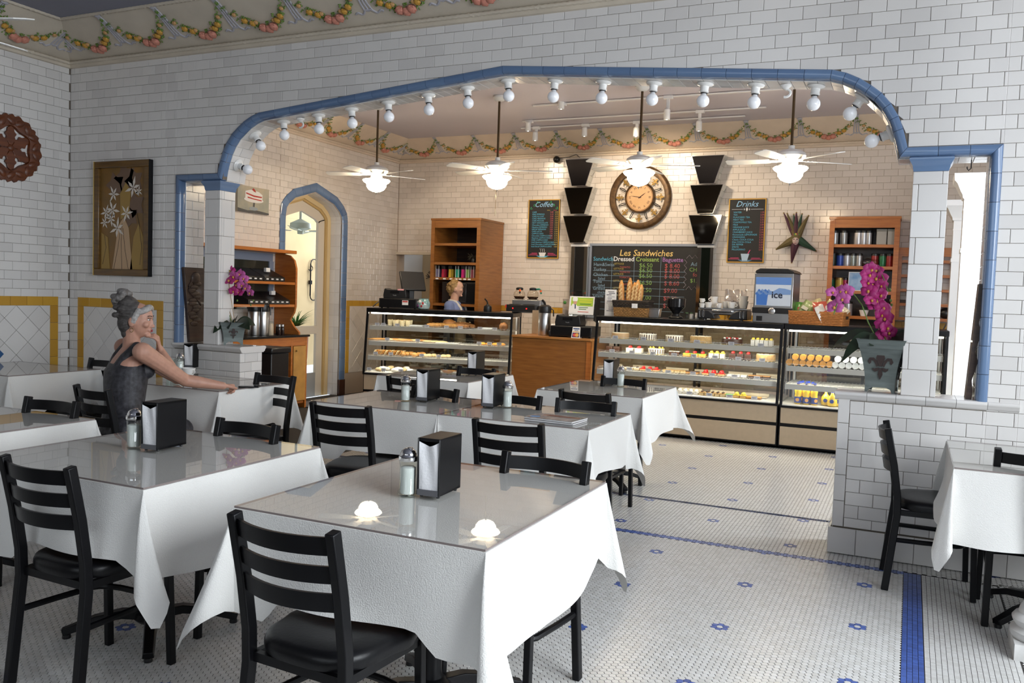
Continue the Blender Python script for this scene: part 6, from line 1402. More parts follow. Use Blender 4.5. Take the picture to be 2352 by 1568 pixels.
# black pump jar on case, then coffee warmer with glass pots
p = inC(1, cu(1, 1120, .35, 712), .35, C1T); t = T('pump_jar', 'small black pump jug on the left case beside the server', 'jug', p); MB().lathe([(.05, 0), (.055, .02), (.05, .07), (.02, .09), (.012, .10)], 20).build('jar', blackPl, t); MB().bar([(0, 0, .09), (-.01, 0, .13), (-.045, 0, .165)], .016, .012, up=(0, 1, 0)).build('lever', blackPl, t)
p = inC(1, cu(1, 1203, .42, 712), .42, C1T); rz1 = wm(CASES[1][0]).to_euler().z; t = T('coffee_warmer', 'two step coffee warmer with black front at the case end', 'coffee warmer', p, rz1-.1)
MB().bx(-.19, .19, -.16, .04, .02, .105).build('front_deck', blackPl, t, bev=.006); MB().bx(-.17, .21, .03, .22, .0, .17).build('rear_deck', steel, t, bev=.006)
for x in (-.10, .08): MB().lathe([(.075, .105), (.078, .11), (.07, .112)], 24, (x, -.06, 0)).build('hot_plate', blackP, t); MB().lathe([(.075, .17), (.078, .176), (.07, .178)], 24, (x, .125, 0)).build('hot_plate', blackP, t); MB().bx(x-.008, x+.008, -.164, -.16, .05, .066).build('red_switch', emit('switch_red', (.9, .02, .02), 1.2), t)
MB().bx(-.2, -.185, -.165, -.1, .06, .10).build('side_switch', mat('switch_body_red', (.6, .03, .02), .4), t)
carG = glassmat('carafe_glass', (.93, .90, .84), .05, .8)
def carafe(loc, rz, label, hc):
    t = T('coffee_carafe', label, 'carafe', loc, rz, 'glass coffee pots'); MB().lathe([(.05, 0), (.07, .02), (.078, .055), (.068, .09), (.04, .118), (.042, .125)], 24).build('pot', carG, t); MB().lathe([(.05, .003), (.07, .02), (.073, .034), (.002, .035)], 20).build('coffee', mat('coffee', (.05, .02, .01), .1), t)
    MB().lathe([(.046, .115), (.048, .14), (.03, .15), (.002, .152)], 20).build('lid', blackPl, t); h = MB().tube([(.04, 0, .13), (.085, 0, .135), (.105, 0, .12), (.112, 0, .07)], .012, 8, up=(0, 1, 0)).build('handle', hc, t); MB().tube([(.103, 0, .122), (.109, 0, .095)], .0135, 8, up=(0, 1, 0)).build('orange_tag', mat('tag_orange', (.75, .12, .02), .5), h)
wmat = wm(t)
for x, rz, l, m in ((-.10, -1.1, 'glass coffee pot with black handle, left on the warmer', blackPl), (.08, .1, 'glass coffee pot with green handle, right on the warmer', mat('handle_green', (.01, .20, .14), .4))): carafe(wmat @ Vector((x, .125, .178)), rz, l, m)
def airpot(loc, label, h=.36, r=.07, rz=0, group=None):
    t = T('airpot', label, 'vacuum flask', loc, rz, group); MB().lathe([(r*.95, 0), (r, .01), (r, h*.68), (r*.9, h*.73)], 24).build('body', steel, t); MB().lathe([(r*1.02, h*.70), (r*1.08, h*.76), (r*1.02, h*.90), (r*.6, h*.95), (.002, h*.955)], 24).build('pump_head', blackPl, t); MB().bar([(-r*.5, 0, h*.9), (-r*1.2, 0, h*.86), (-r*1.3, 0, h*.78)], .03, .02, up=(0, 1, 0)).build('spout', blackPl, t); MB().tube([(r*1.0, 0, h*.86), (r*1.5, 0, h*.8), (r*1.55, 0, h*.6)], .008, 6, up=(0, 1, 0)).build('handle', blackPl, t); MB().bar([(0, 0, h*.94), (-.01, 0, h*1.02), (-.04, 0, h*1.10)], .025, .012, up=(0, 1, 0)).build('lever', blackPl, t)
airpot(Pz(1250, 760, 9.35, WT), 'steel vacuum flask on the wooden counter', .38, .072)
# stacked printed paper cups
pc_ = mat('paper_cup_print', (.68, .60, .52), .7); gl_ = mat('cup_green', (.06, .25, .05), .6)
for px, n, d, Y in ((1287, 4, 'front', 9.42), (1299, 9, 'rear taller', 9.56)):
    t = T('paper_cup_stack', d+' stack of paper cups with green print behind the register', 'paper cups', Pz(px, 730, Y, WT))
    for k in range(n): MB().lathe([(.030, .0+k*.042), (.042, .10+k*.042), (.044, .103+k*.042), (.041, .103+k*.042)], 18).build('paper_cup', pc_, t)
    MB().ell((0, -.041, .06+(n-1)*.042), (.02, .006, .02), 10, 6).build('green_print', gl_, t)
# right register with sign, card reader, card sticker stand
t = register(Pz(1322, 745, 9.36, WT), .05, 'black cash register with chef sign on the wooden counter', False)
t2 = T('card_reader', 'small black card printer with paper roll left of the register', 'card reader', Pz(1275, 770, 9.26, WT), .3); MB().bx(-.07, .07, -.08, .09, 0, .07).build('housing', blackPl, t2, bev=.012); MB().lathe([(.045, -.05), (.045, .05)], 20, T=Matrix.Translation((0, .03, .10)) @ Matrix.Rotation(PI/2, 4, 'Y')).build('paper_roll', paperM, t2)
sg = T('counter_sign', 'white and lime sign with a chef on the right register', 'sign', Pz(1336, 700, 9.42, WT+.262), .08); w, h = .30, .215; R_ = Euler((math.radians(-12), 0, 0))
MB().box((0, .0, h/2), (w, .006, h), R=R_).build('card', paperM, sg, smooth=False); MB().box((.17, .06, h/2-.05), (.02, .16, h*1.3), R=Euler((-.2, 0, 0))).build('stand', blackPl, sg, smooth=False)
def onc(x, z): return (x, -.0042-(z-h/2)*math.tan(math.radians(12))*-1, z)
lm = mat('lime_print', (.36, .55, .05), .6); sgp = [c for c in sg.children if c.name.startswith('card')][0]
def flatc(poly, m, nm, d=0):
    tt = math.tan(math.radians(12)); v = [(x, -.004-d+(z-h/2)*tt, z) for x, z in poly]; MB().add(v, [tuple(range(len(v)))]).build(nm, m, sgp, smooth=False, recalc=False)
flatc([(-.13, .10), (.135, .10), (.135, .20), (-.13, .20)], lm, 'lime_field'); flatc([(-.135, .012), (-.05, .012), (-.05, .10), (-.075, .125), (-.11, .125), (-.135, .08)], paperM, 'chef_coat', .0006); flatc([(x*.022-.08, z*.026+.14) for x, z in [(math.cos(k*PI/6), math.sin(k*PI/6)) for k in range(12)]], skin2, 'chef_face', .0008); flatc([(-.11, .155), (-.055, .155), (-.05, .185), (-.06, .20), (-.105, .20), (-.115, .185)], paperM, 'chef_hat', .0009); flatc([(-.085, .12), (-.07, .12), (-.066, .07), (-.08, .065)], mat('scarf_navy', (.03, .05, .12), .6), 'chef_scarf', .001)
for z, x0, x1, m in ((.17, -.03, .12, mat('sign_yellow', (.75, .65, .05), .6)), (.145, -.03, .12, MATS['sign_yellow']), (.12, -.02, .11, mat('sign_dark_green', (.08, .2, .03), .6)), (.08, -.03, .08, MATS['sign_dark_green']), (.06, -.03, .06, MATS['sign_dark_green']), (.03, -.04, .09, mat('sign_pink', (.6, .15, .12), .6))): flatc([(x0, z), (x1, z), (x1, z+.008), (x0, z+.008)], m, 'print_line', .0009)
t = T('card_sign', 'small tent card with payment card emblems on the wooden counter', 'sign', Pz(1322, 772, 9.15, WT), .05); w, h = .105, .125
b = MB().prism([(-w/2, 0), (w/2, 0), (w/2*.85, h), (-w/2*.85, h)], .003, (0, 0, 0), (1, 0, 0), (0, .25, 1)).prism([(-w/2, 0), (w/2, 0), (w/2*.85, h), (-w/2*.85, h)], .003, (0, .066, 0), (1, 0, 0), (0, -.25, 1)).build('card', paperM, t, smooth=False)
rx = PI/2-.245
def fl2(poly, m, nm, d): MB().prism(poly, .0006, (0, -.0034-d, 0), (1, 0, 0), (0, .25, 1)).build(nm, m, b, smooth=False)
nv = mat('emblem_navy', (.02, .06, .20), .5); fl2([(-.038, .10), (.038, .10), (.037, .112), (-.037, .112)], nv, 'navy_bar', 0); text('VISA', .024, nv, b, (0, -.0048+.078*.25, .078), (rx, 0, 0), 'CENTER', .2); fl2([(-.04, .066), (.04, .066), (.04, .073), (-.04, .073)], mat('emblem_amber', (.8, .42, .04), .5), 'amber_bar', 0)
fl2([(-.042, .008), (.042, .008), (.041, .06), (-.041, .06)], nv, 'navy_field', 0); fl2(E_(-.014, .034, .021, .021), mat('emblem_red', (.62, .03, .02), .5), 'red_disc', .0007); fl2(E_(.014, .034, .021, .021), MATS['emblem_amber'], 'amber_disc', .0009); text('MasterCard', .0125, paperM, b, (0, -.0058+.030*.25, .030), (rx, 0, 0), 'CENTER', .15)
# things on the middle case
t = T('price_flyer', 'tall white printed flyer standing beside the bread basket', 'flyer', Pz(1401, 727, 9.32, C2T), .1); MB().bx(-.065, .065, -.002, .002, 0, .30).build('sheet', paperM, t, smooth=False)
mb = MB(); R = random.Random(5)
for k in range(13): z = .27-.018*k; a = R.uniform(-.05, -.02); mb.bx(a, a+R.uniform(.04, .08), -.0026, -.002, z, z+R.uniform(.004, .010))
mb.build('print_lines', mat('grey_print', (.16, .17, .2), .7), [c for c in t.children][0], smooth=False)
wick = mat('wicker', (.42, .22, .07), .7, var=.4, scale=40); dwick = mat('dark_wicker', (.028, .02, .015), .7)
def woven(t, w, d, z0, z1, taper, m, n=9, nu=22):
    rows = MB()
    for k in range(n):
        z = z0+(z1-z0)*(k+.5)/n; s = 1+taper*(z-z0)/(z1-z0); per = []
        for (x0, y0), (x1, y1) in (((-1, -1), (1, -1)), ((1, -1), (1, 1)), ((1, 1), (-1, 1)), ((-1, 1), (-1, -1))):
            for i in range(nu): q = i/nu; o_ = .004*(-1)**(i+k); nx, ny = (y1-y0)/2, -(x1-x0)/2; per.append(((x0+(x1-x0)*q)*w/2*s+nx*o_, (y0+(y1-y0)*q)*d/2*s+ny*o_, z))
        rows.tube(per, (z1-z0)/n*.56, 6, closed=True)
    stuff(rows.build('weave', m, t, ang=80)); MB().bx(-w/2*.97, w/2*.97, -d/2*.97, d/2*.97, z0, z0+.006).build('basket_floor', m, t, smooth=False)
bp = Pz(1453, 727, 9.38, C2T); t = T('bread_basket', 'two tone wicker basket holding baguettes', 'basket', bp, .06); woven(t, .36, .24, .0, .105, .06, wick, 7); woven(t, .385, .26, .105, .185, .06, dwick, 5); MB().bx(.02, .085, -.146, -.143, .10, .15).build('tag_card', paperM, t, smooth=False)
for i, (x, lean, L) in enumerate(((-.13, -.12, .40), (-.055, .0, .43), (-.02, .1, .38), (.02, .08, .41), (.05, .16, .36))):
    d = Vector((lean*.6, .1, 1)).normalized(); t = T('baguette', ('leftmost', 'second', 'short rear', 'fourth', 'rightmost leaning')[i]+' baguette in the wicker basket', 'bread', bp+Vector((x, -.01, .012)), 0, 'baguettes in the basket'); n_ = 10
    MB().tube([d*(L*k/n_) for k in range(n_+1)], .036, 10, up=(0, 1, 0), scale=[.5, .85, .95, 1, 1, 1, 1, .98, .9, .7, .25]).build('crust', pastryM, t)
    for k in range(4): q = d*(L*(.5+.11*k)); MB().box(q+Vector((0, -.034, 0)), (.02, .008, .05), R=Euler((0, .5, 0))).build('score', MATS['score_pale'], t, bev=.003)
t = T('steel_container', 'square steel container on the middle case', 'container', Pz(1504, 724, 9.4, C2T)); MB().prism([(-.055, 0), (.055, 0), (.065, .10), (-.065, .10)], .1, (0, .05, 0)).build('bin', steel, t, bev=.004); MB().bx(-.07, .07, -.055, .055, .10, .106).build('rim', steel, t)
t = T('coffee_grinder', 'black coffee grinder hopper on the middle case', 'coffee grinder', Pz(1552, 725, 9.45, C2T)); MB().lathe([(.075, 0), (.08, .01), (.075, .02), (.05, .03), (.045, .05), (.03, .055)], 24).build('base', blackPl, t); MB().lathe([(.035, .055), (.045, .07), (.10, .13), (.105, .22), (.10, .225), (.05, .235), (.002, .237)], 28).build('hopper', mat('smoked_hopper', (.012, .012, .014), .15), t)
for i, px in enumerate((1577, 1588, 1601)): t = T('condiment_jar', ('small jar with green lid next to the grinder', 'clear jar with green lid, right of the first jar')[i] if i < 2 else 'white pump bottle left of the espresso machine', 'jar', Pz(px, 727, 9.5, C2T)); MB().lathe([(.022, 0), (.024, .004), (.023, .05), (.018, .06)], 14).build('jar', porc if i else jarG, t); MB().lathe([(.02, .06), (.02, .072), (.002, .073)], 14).build('lid', mat('lid_green', (.1, .2, .08), .5) if i < 2 else porc, t)
ep = Pz(1664, 730, 9.5, C2T); t = T('espresso_machine', 'black and chrome espresso machine with cups on top', 'espresso machine', ep); 
for x0, x1, fl_ in ((-.265, -.07, 1), (.07, .265, -1)):
    pr = [(0, .015), (.195, .015), (.165, .075), (.12, .105), (.05, .118), (.0, .12)]; pr = [(x0+x, z) for x, z in pr] if fl_ > 0 else [(x1-x, z) for x, z in reversed(pr)]
    o = MB().prism(pr, .30, (0, .15, 0)).build('side_cheek', blackPl, t, bev=.008); c0 = x0+.05 if fl_ > 0 else x1-.05
    for dx in (-.018, .018): MB().tube([(c0+dx+.008*math.cos(a), -.154, .07+.022*math.sin(a)+(.016 if math.sin(a) > 0 else -.016)) for a in [2*PI*k/12 for k in range(12)]], .0025, 5, closed=True, up=(0, 1, 0)).build('badge_ring', steel, o)
MB().bx(-.26, .26, -.12, .15, .06, .125).build('chrome_body', chrome, t, bev=.01); MB().bx(-.11, .11, -.155, -.12, .085, .12).build('chrome_front', chrome, t, bev=.01); MB().bx(-.26, .26, -.14, .15, .125, .132).build('cup_tray', steel, t)
for x in (-.2, .2): MB().lathe([(.02, 0), (.015, .018)], 12, (x, -.1, 0)).build('foot', steel, t)
cupT = T('coffee_cup', '', 'cup', group='white cups on the espresso machine'); MB().lathe([(.022, 0), (.03, .004), (.038, .05), (.040, .062), (.037, .062), (.03, .012)], 20).build('bowl', porc, cupT); MB().tube([(.036+.02*math.sin(PI*k/6), 0, .018+.03*k/6) for k in range(7)], .004, 6, up=(0, 1, 0)).build('handle', porc, cupT)
for i, (x, y, z, s, l) in enumerate(((-.235, -.08, 0, .8, 'tall white cup at the left end'), (-.235, -.08, .055, .75, 'cup stacked on the tall left cup'), (-.165, -.07, 0, 1, 'second white cup from the left'), (-.13, .04, 0, 1.1, 'white cup behind the second'), (-.13, .04, .058, 1.1, 'cup stacked at the back left'), (-.055, -.07, 0, .9, 'small pinkish white cup in the middle'), (.015, .0, 0, 1.25, 'large round cup in the middle'), (.08, -.06, 0, 1.15, 'low round cup right of the middle'), (.105, .05, 0, 1.2, 'cup behind at the right'), (.20, -.03, 0, 1.35, 'large white cup at the right end'), (.20, -.03, .06, 1.3, 'bowl stacked at the right end'))):
    o = cupT if i == 0 else dup(cupT); o.location = ep+Vector((x, y, .1325+z)); o.rotation_euler = (0, 0, i*.9); o.scale = (s, s, s); o['label'] = l+' of the espresso machine top'
t = T('plastic_bag', 'clear plastic bag of cup lids standing behind the cups', 'bag', Pz(1690, 694, 9.66, C2T)); MB().sheet(lambda u, v: (-.12+.24*u, .02*math.sin(u*9+v*4), v*.34+.01*math.sin(u*14)), 12, 10).sheet(lambda u, v: (-.12+.24*u, -.05*math.sin(PI*v)+.015*math.sin(u*11+v*7), v*.34+.01*math.sin(u*14)), 12, 10).build('film', glassmat('bag_film', (.80, .78, .78), .10, .7, .15), t, recalc=False); MB().lathe([(.045, .02), (.045, .22)], 18, (-.04, 0, 0)).lathe([(.045, .02), (.045, .19)], 18, (.05, .0, 0)).build('lids', glassmat('lids_film', (.75, .74, .74), .12, .5, .2), t)
# ice dispenser
ip_ = Pz(1781, 736, 9.38, C2T); t = T('ice_dispenser', 'steel ice dispenser with blue ice picture on the middle case', 'ice dispenser', ip_, -.08); w, h, d = .40, .52, .34
MB().bx(-w/2, w/2, -d/2, d/2, 0, h).build('cabinet', steel, t, bev=.006); MB().prism([(-w/2+.01, h), (w/2+.012, h), (w/2-.01, h+.025), (w/2-.06, h+.045), (-w/2+.06, h+.045), (-w/2+.02, h+.025)], d+.04, (0, d/2+.02, 0)).build('lid', blackPl, t, bev=.004); MB().bx(-w/2-.006, w/2+.006, -d/2-.012, -d/2, .10, .16).build('black_band', blackPl, t, bev=.004)
MB().lathe([(.03, -.01), (.035, .02), (.02, .03)], 16, T=Matrix.Translation((0, -d/2-.012, .125)) @ Matrix.Rotation(PI/2, 4, 'X')).build('chute', steel, t); MB().bx(-.16, -.10, -d/2-.004, -d/2, .02, .07).build('dark_vent', blackPl, t)
pb = MB().bx(-w/2+.02, w/2-.02, -d/2-.006, -d/2, .18, .475).build('picture_panel', mat('panel_sky', (.52, .60, .72), .4), t, smooth=False); f_ = -d/2-.0065
def pp(poly, c, nm, dd=0): MB().prism(poly, .0008, (0, f_-dd, 0)).build(nm, c, pb, smooth=False)
pp([(-.18, .40), (.18, .40), (.18, .475), (-.18, .475)], mat('ice_blue', (.10, .22, .55), .4), 'sky_band'); pp([(-.18, .31), (-.1, .345), (.0, .33), (.06, .365), (.12, .36), (.18, .345), (.18, .30), (-.18, .29)], mat('ice_mid_blue', (.16, .28, .55), .4), 'mountains', .0004); pp([(-.165, .185), (-.06, .185), (-.05, .30), (-.17, .30)], mat('ice_deep_blue', (.05, .16, .50), .4), 'printed_cup', .0008)
for k in range(12): pp([(x*.016-.165+.011*k, z*.016+.305+.016*(k % 3)) for x, z in ((-1, 0), (0, -1), (1, 0), (0, 1))], MATS['ice_mid_blue'] if k % 2 else MATS['ice_deep_blue'], 'printed_ice_cube', .001)
text('ice', .10, mat('ice_lettering', (.01, .015, .04), .5), pb, (-.015, f_-.0012, .262), bold=.002)
# snack basket with bags
sp_ = Pz(1880, 745, 9.26, C2T); t = T('snack_basket', 'orange wicker basket full of snack bags on the right case', 'basket', sp_, -.18); wo = mat('orange_wicker', (.52, .20, .05), .6, var=.35, scale=50); woven(t, .52, .25, 0, .13, .03, wo, 8, 30); MB().bx(-.27, .27, -.135, -.125, .13, .14).bx(-.27, .27, .125, .135, .13, .14).bx(-.275, -.265, -.135, .135, .13, .14).bx(.265, .275, -.135, .135, .13, .14).build('rim', wo, t, bev=.003); MB().bx(.276, .279, -.04, .04, .07, .10).build('handle_slot', blackP, t)
bags = [(-.20, .05, .15, .3, 'green snack bag at the left of the basket', (.12, .36, .05)), (-.13, .0, .16, -.2, 'pale green snack bag', (.42, .50, .20)), (-.05, .05, .18, .2, 'cream snack bag standing at the back', (.62, .52, .26)), (.02, -.02, .16, .5, 'red and cream snack bag in the middle', (.52, .09, .05)), (.09, .05, .17, -.3, 'yellow cream snack bag at the back right', (.58, .46, .20)), (.14, -.03, .14, .2, 'white and red snack bag', (.66, .58, .52)), (.05, -.08, .12, 1.3, 'white snack bag lying in front', (.70, .66, .60)), (.20, .02, .12, -.5, 'cream snack bag at the right of the basket', (.62, .54, .40))]
for i, (x, y, z, a, l, col) in enumerate(bags):
    p = wm(t) @ Vector((x, y, z)); b = T('snack_bag', l, 'snack bag', p, a-.18, 'snack bags in the basket'); W_, H_ = .075, .085; m = mat('bag_%d' % i, col, .3, coat=.4, var=.35, scale=18)
    v = []; f = []; n_ = 8
    for s in (1, -1):
        for j in range(n_+1):
            for k in range(n_+1): u_, v_ = k/n_*2-1, j/n_*2-1; v.append((u_*W_*(1-.05*abs(v_)), s*.03*(1-u_*u_)**.7*(1-v_*v_)**.6+.006*math.sin(u_*5+i), v_*H_))
    q = (n_+1)**2
    for s in (0, 1): f += [(s*q+j*(n_+1)+k, s*q+j*(n_+1)+k+1, s*q+(j+1)*(n_+1)+k+1, s*q+(j+1)*(n_+1)+k) for j in range(n_) for k in range(n_)]
    o = MB().add([Matrix.Rotation(.5*math.sin(i*2), 4, 'Y') @ Matrix.Rotation(-.4, 4, 'X') @ Vector(p_) for p_ in v], f).build('film', m, b, recalc=False, ang=80); MB().box((0, -.036, .01), (.07, .003, .035), R=Euler((-.4, .5*math.sin(i*2), 0))).build('printed_band', mat('bag_print_%d' % (i % 3), ((.5, .05, .04), (.75, .70, .55), (.2, .4, .08))[i % 3], .4), o)

# ---------------------------------------------------------------- bookcases, shelves and tins
xr = aY(1157, 515, YB-.02).x; yf = aX(1105, 508, xr).y; xl = aY(992, 507, yf).x; zt = aY(1040, 506, yf).z; D = YB-.02-yf
def bookcase(x0, x1, y0, y1, zt, zb, shelves, label, m, back=None):
    t = T('bookcase', label, 'bookcase', ((x0+x1)/2, (y0+y1)/2, 0)); hw, hd = (x1-x0)/2, (y1-y0)/2
    MB().bx(-hw, -hw+.03, -hd, hd, zb, zt).build('side_panel', m, t, smooth=False); MB().bx(hw-.03, hw, -hd, hd, zb, zt).build('side_panel', m, t, smooth=False)
    MB().bx(-hw+.031, hw-.031, hd-.015, hd, zb, zt).build('back_panel', back or darkW, t, smooth=False); MB().bx(-hw-.01, hw+.01, -hd-.012, hd, zt, zt+.03).build('top', m, t, bev=.003); MB().bx(-hw+.03, hw-.03, -hd-.003, -hd+.02, zt-.10, zt).build('top_rail', m, t, smooth=False)
    for s in (-1, 1): MB().bx(s*hw-(.055 if s > 0 else 0), s*hw+(.055 if s < 0 else 0), -hd-.008, -hd-.0005, zb, zt).build('face_stile', m, t, smooth=False)
    for z in shelves: MB().bx(-hw+.031, hw-.031, -hd+.005, hd-.016, z-.035, z).build('shelf', m, t, smooth=False)
    return t
zs = [aY(1040, py, yf).z for py in (558, 602, 637, 697)]
bookcase(xl, xr, yf, YB-.02, zt, 0, zs+[.5], 'tall brown bookcase with tea tins behind the server', brownW)
teas = ((.18, .17, .28, 'blue grey'), (.42, .02, .06, 'dark red'), (.62, .42, .05, 'yellow'), (.02, .30, .22, 'teal'), (.55, .02, .20, 'magenta'), (.20, .36, .10, 'green'), (.25, .05, .08, 'plum'), (.16, .05, .03, 'dark brown'))
for i, px in enumerate((1008, 1021, 1037, 1053, 1066, 1077, 1088, 1096)):
    p = aY(px, 633, yf+.12); t = T('tea_tin', '%s tea tin with dark lid on the bookcase shelf' % teas[i][3], 'tin', (p.x, yf+.12, zs[2]+.001)); MB().bx(-.027, .027, -.045, .045, 0, .115).build('tin_body', mat('tin_%d' % i, teas[i][:3], .35), t, bev=.004); MB().bx(-.0275, .0275, -.0455, .0455, .115, .165).build('tin_top', blackPl, t, bev=.004); MB().bx(-.026, -.020, -.047, -.0455, 0, .16).bx(.020, .026, -.047, -.0455, 0, .16).build('edge_print', paperM if i in (0, 3, 5, 6) else blackPl, t, smooth=False)
for i, px in enumerate((1004, 1021, 1036, 1048, 1057, 1068, 1078)): p = aY(px, 635, yf); t = tag(MB().bx(-.022, .022, -.002, 0, -.012, .006).build('shelf_label', paperM, None, loc=(p.x, yf-.001, zs[2]-.018), smooth=False), 'small white label under the %s tin' % teas[i][3], 'label')
p = aY(1088, 590, yf+.15); t = T('dried_plant', 'small dark potted plant on the second bookcase shelf', 'plant', (p.x, yf+.15, zs[1]+.001)); MB().lathe([(.03, 0), (.035, .05), (.03, .06)], 14).build('pot', blackPl, t); lf = MB(); R = random.Random(2)
for k in range(26): a = R.uniform(0, 6.28); lf.tube([(0, 0, .055), (.04*math.cos(a), .03*math.sin(a), .09), (.09*math.cos(a), .05*math.sin(a), R.uniform(.02, .13))], .004, 4)
lf.build('foliage', mat('dry_leaf', (.05, .045, .03), .8), t)
p = aY(1089, 577, yf+.08); tag(MB().bx(-.03, .03, -.002, .002, 0, .06).build('note_card', paperM, None, loc=(p.x, yf+.06, zs[1]+.18), smooth=False), 'white card pinned above the small plant', 'card') if False else None
p = aY(1050, 690, yf+.2); t = T('microwave', 'black microwave oven in the bookcase behind the server', 'microwave', (aY(1050, 690, yf).x, yf+.22, zs[3]+.001)); MB().bx(-.27, .27, -.18, .18, 0, .30).build('housing', blackPl, t, bev=.008); MB().bx(-.26, .12, -.19, -.18, .02, .28).build('door', mat('oven_door', (.02, .02, .022), .1), t, bev=.004); MB().bx(.13, .26, -.188, -.18, .02, .28).build('control_panel', blackP, t, bev=.003)
# right bookcase with tins
yr = YB-.34; x0, x1 = aY(1902, 600, yr).x, aY(2063, 600, yr).x; zt = aY(1980, 503, yr).z; zb = aY(1985, 745, yr).z
zr_ = [aY(1980, py, yr).z for py in (561, 611, 668, 726)]
bookcase(x0, x1, yr, YB-.02, zt, 0, zr_, 'orange wooden bookcase with tins behind the right planter', orangeW)
tins = [(1914, 0, .055, (.5, .5, .5)), (1935, 0, .055, (.35, .35, .35)), (1968, 0, .06, (.55, .54, .55)), (1981, 0, .045, (.5, .5, .52)), (1993, 0, .04, (.45, .45, .46)), (1913, 1, .05, (.02, .03, .02)), (1929, 1, .05, (.03, .07, .35)), (1945, 1, .055, (.5, .5, .54)), (1959, 1, .045, (.25, .27, .25)), (1973, 1, .045, (.45, .45, .45)), (2009, 1, .05, (.3, .03, .03)), (2027, 1, .05, (.02, .15, .06)), (2043, 1, .05, (.3, .03, .03)), (1911, 2, .055, (.01, .10, .05)), (1931, 2, .06, (.5, .34, .07)), (1944, 2, .04, (.35, .02, .08)), (1918, 3, .06, (.25, .25, .28)), (1936, 3, .06, (.3, .3, .33)), (1953, 3, .065, (.5, .48, .5))]
names = {0: 'top', 1: 'second', 2: 'third', 3: 'bottom'}; cn = {(.5, .5, .5): 'silver'}
def cname(c):
    m = max(c); 
    if m < .06: return 'black'
    if max(c)-min(c) < .08: return 'silver' if m > .4 else 'grey'
    return {0: 'red' if c[1] < .2 else 'gold', 1: 'green', 2: 'blue'}[c.index(m)]
cnt = {}
for px, r_, s, col in tins:
    p = aY(px, 600, yr+.12); k = (r_, cname(col)); cnt[k] = cnt.get(k, 0)+1; od = ('first', 'second', 'third', 'fourth', 'fifth')[cnt[k]-1]
    t = T('tin_canister', '%s %s canister from the left on the %s shelf of the orange bookcase' % (od, cname(col), names[r_]), 'canister', (p.x, yr+.12, zr_[r_]+.001), 0, 'canisters in the orange bookcase'); h = .17 if r_ in (0, 3) else .155
    MB().lathe([(s*.78, 0), (s*.8, .004), (s*.8, h-.03)], 18).build('canister', mat('tin_c_%d' % len(MATS), col, .3, m=.6 if cname(col) in ('silver', 'grey') else .2), t); MB().lathe([(s*.84, h-.03), (s*.84, h-.006), (s*.6, h), (.002, h)], 18).build('lid', blackPl if cname(col) != 'gold' else brass, t)
for px, l, w in ((2025, 'large pale square tin on the top orange shelf', .11), (2048, 'second square tin on the top orange shelf', .09)): p = aY(px, 550, yr+.14); t = T('square_tin', l, 'tin', (p.x, yr+.14, zr_[0]+.001)); MB().bx(-w/2, w/2, -.06, .06, 0, .18).build('tin_body', mat('pale_tin', (.33, .31, .28), .4, m=.4), t, bev=.005); MB().bx(-w/2-.002, w/2+.002, -.062, .062, .155, .185).build('lid', mat('pale_tin_lid', (.2, .19, .17), .4, m=.4), t, bev=.003)
p = aY(1965, 650, yr+.05); t = T('picture_card', 'blue picture card standing on the third orange shelf', 'picture', (p.x, yr+.06, zr_[2]+.001)); MB().bx(-.08, .08, -.003, .003, 0, .22).build('card', paperM, t, smooth=False); MB().bx(-.073, .073, -.0036, -.003, .008, .212).build('picture', mat('card_blue', (.10, .26, .55), .5, var=1, var_col=(.45, .58, .75), scale=9), t, smooth=False)
p = aY(1984, 720, yr+.1); t = T('white_pot', 'small white pot plant on the bottom orange shelf', 'plant', (p.x, yr+.1, zr_[3]+.001)); MB().lathe([(.035, 0), (.055, .07), (.05, .072)], 18).build('pot', porc, t); MB().ell((0, 0, .085), (.04, .04, .03), 10, 6).build('plant', greenL, t)
t = T('clear_bag', 'clear plastic bag on the second orange shelf', 'bag', (aY(1998, 605, yr+.1).x, yr+.1, zr_[1]+.001)); MB().ell((0, 0, .045), (.11, .06, .05), 14, 9, warp=lambda q: q*(1+.12*math.sin(q.x*60)*math.cos(q.z*70))).build('film', MATS['bag_film'], t)
# open wall shelf at the right, crossing behind the column
ys_ = YB-.22; x0, x1 = aY(2064, 640, ys_).x, aY(2198, 640, ys_).x; z0, z1 = aY(2130, 737, ys_).z, aY(2130, 569, ys_).z
t = T('wall_shelf', 'open orange wooden wall shelf on the right of the far wall', 'shelf', ((x0+x1)/2, YB-.012, z0)); hw, hh = (x1-x0)/2, z1-z0
for s in (-1, 1): MB().bx(s*hw-.025, s*hw+.025, -.22, -.001, 0, hh).build('side_panel', orangeW, t, smooth=False)
MB().bx(-hw, hw, -.225, -.20, hh-.10, hh).build('top_rail', orangeW, t, smooth=False)
for k in range(5): z = .0 if k == 0 else hh*k/5*.99; MB().bx(-hw+.026, hw-.026, -.215, -.001, z, z+.032).build('shelf_board', orangeW, t, smooth=False)
t2 = T('wall_phone', 'black device with white plug on the wall shelf bottom', 'device', (aY(2173, 728, ys_).x, ys_+.08, z0+.034)); MB().ell((0, 0, .06), (.075, .06, .065), 16, 10).build('device_body', blackPl, t2); MB().lathe([(.015, 0), (.015, .05)], 12, (.03, -.065, .05)).build('white_plug', porc, t2); MB().tube([(.03, -.08, .05), (.02, -.10, -.03), (-.02, -.11, -.12)], .007, 6).build('cable', blackPl, t2)
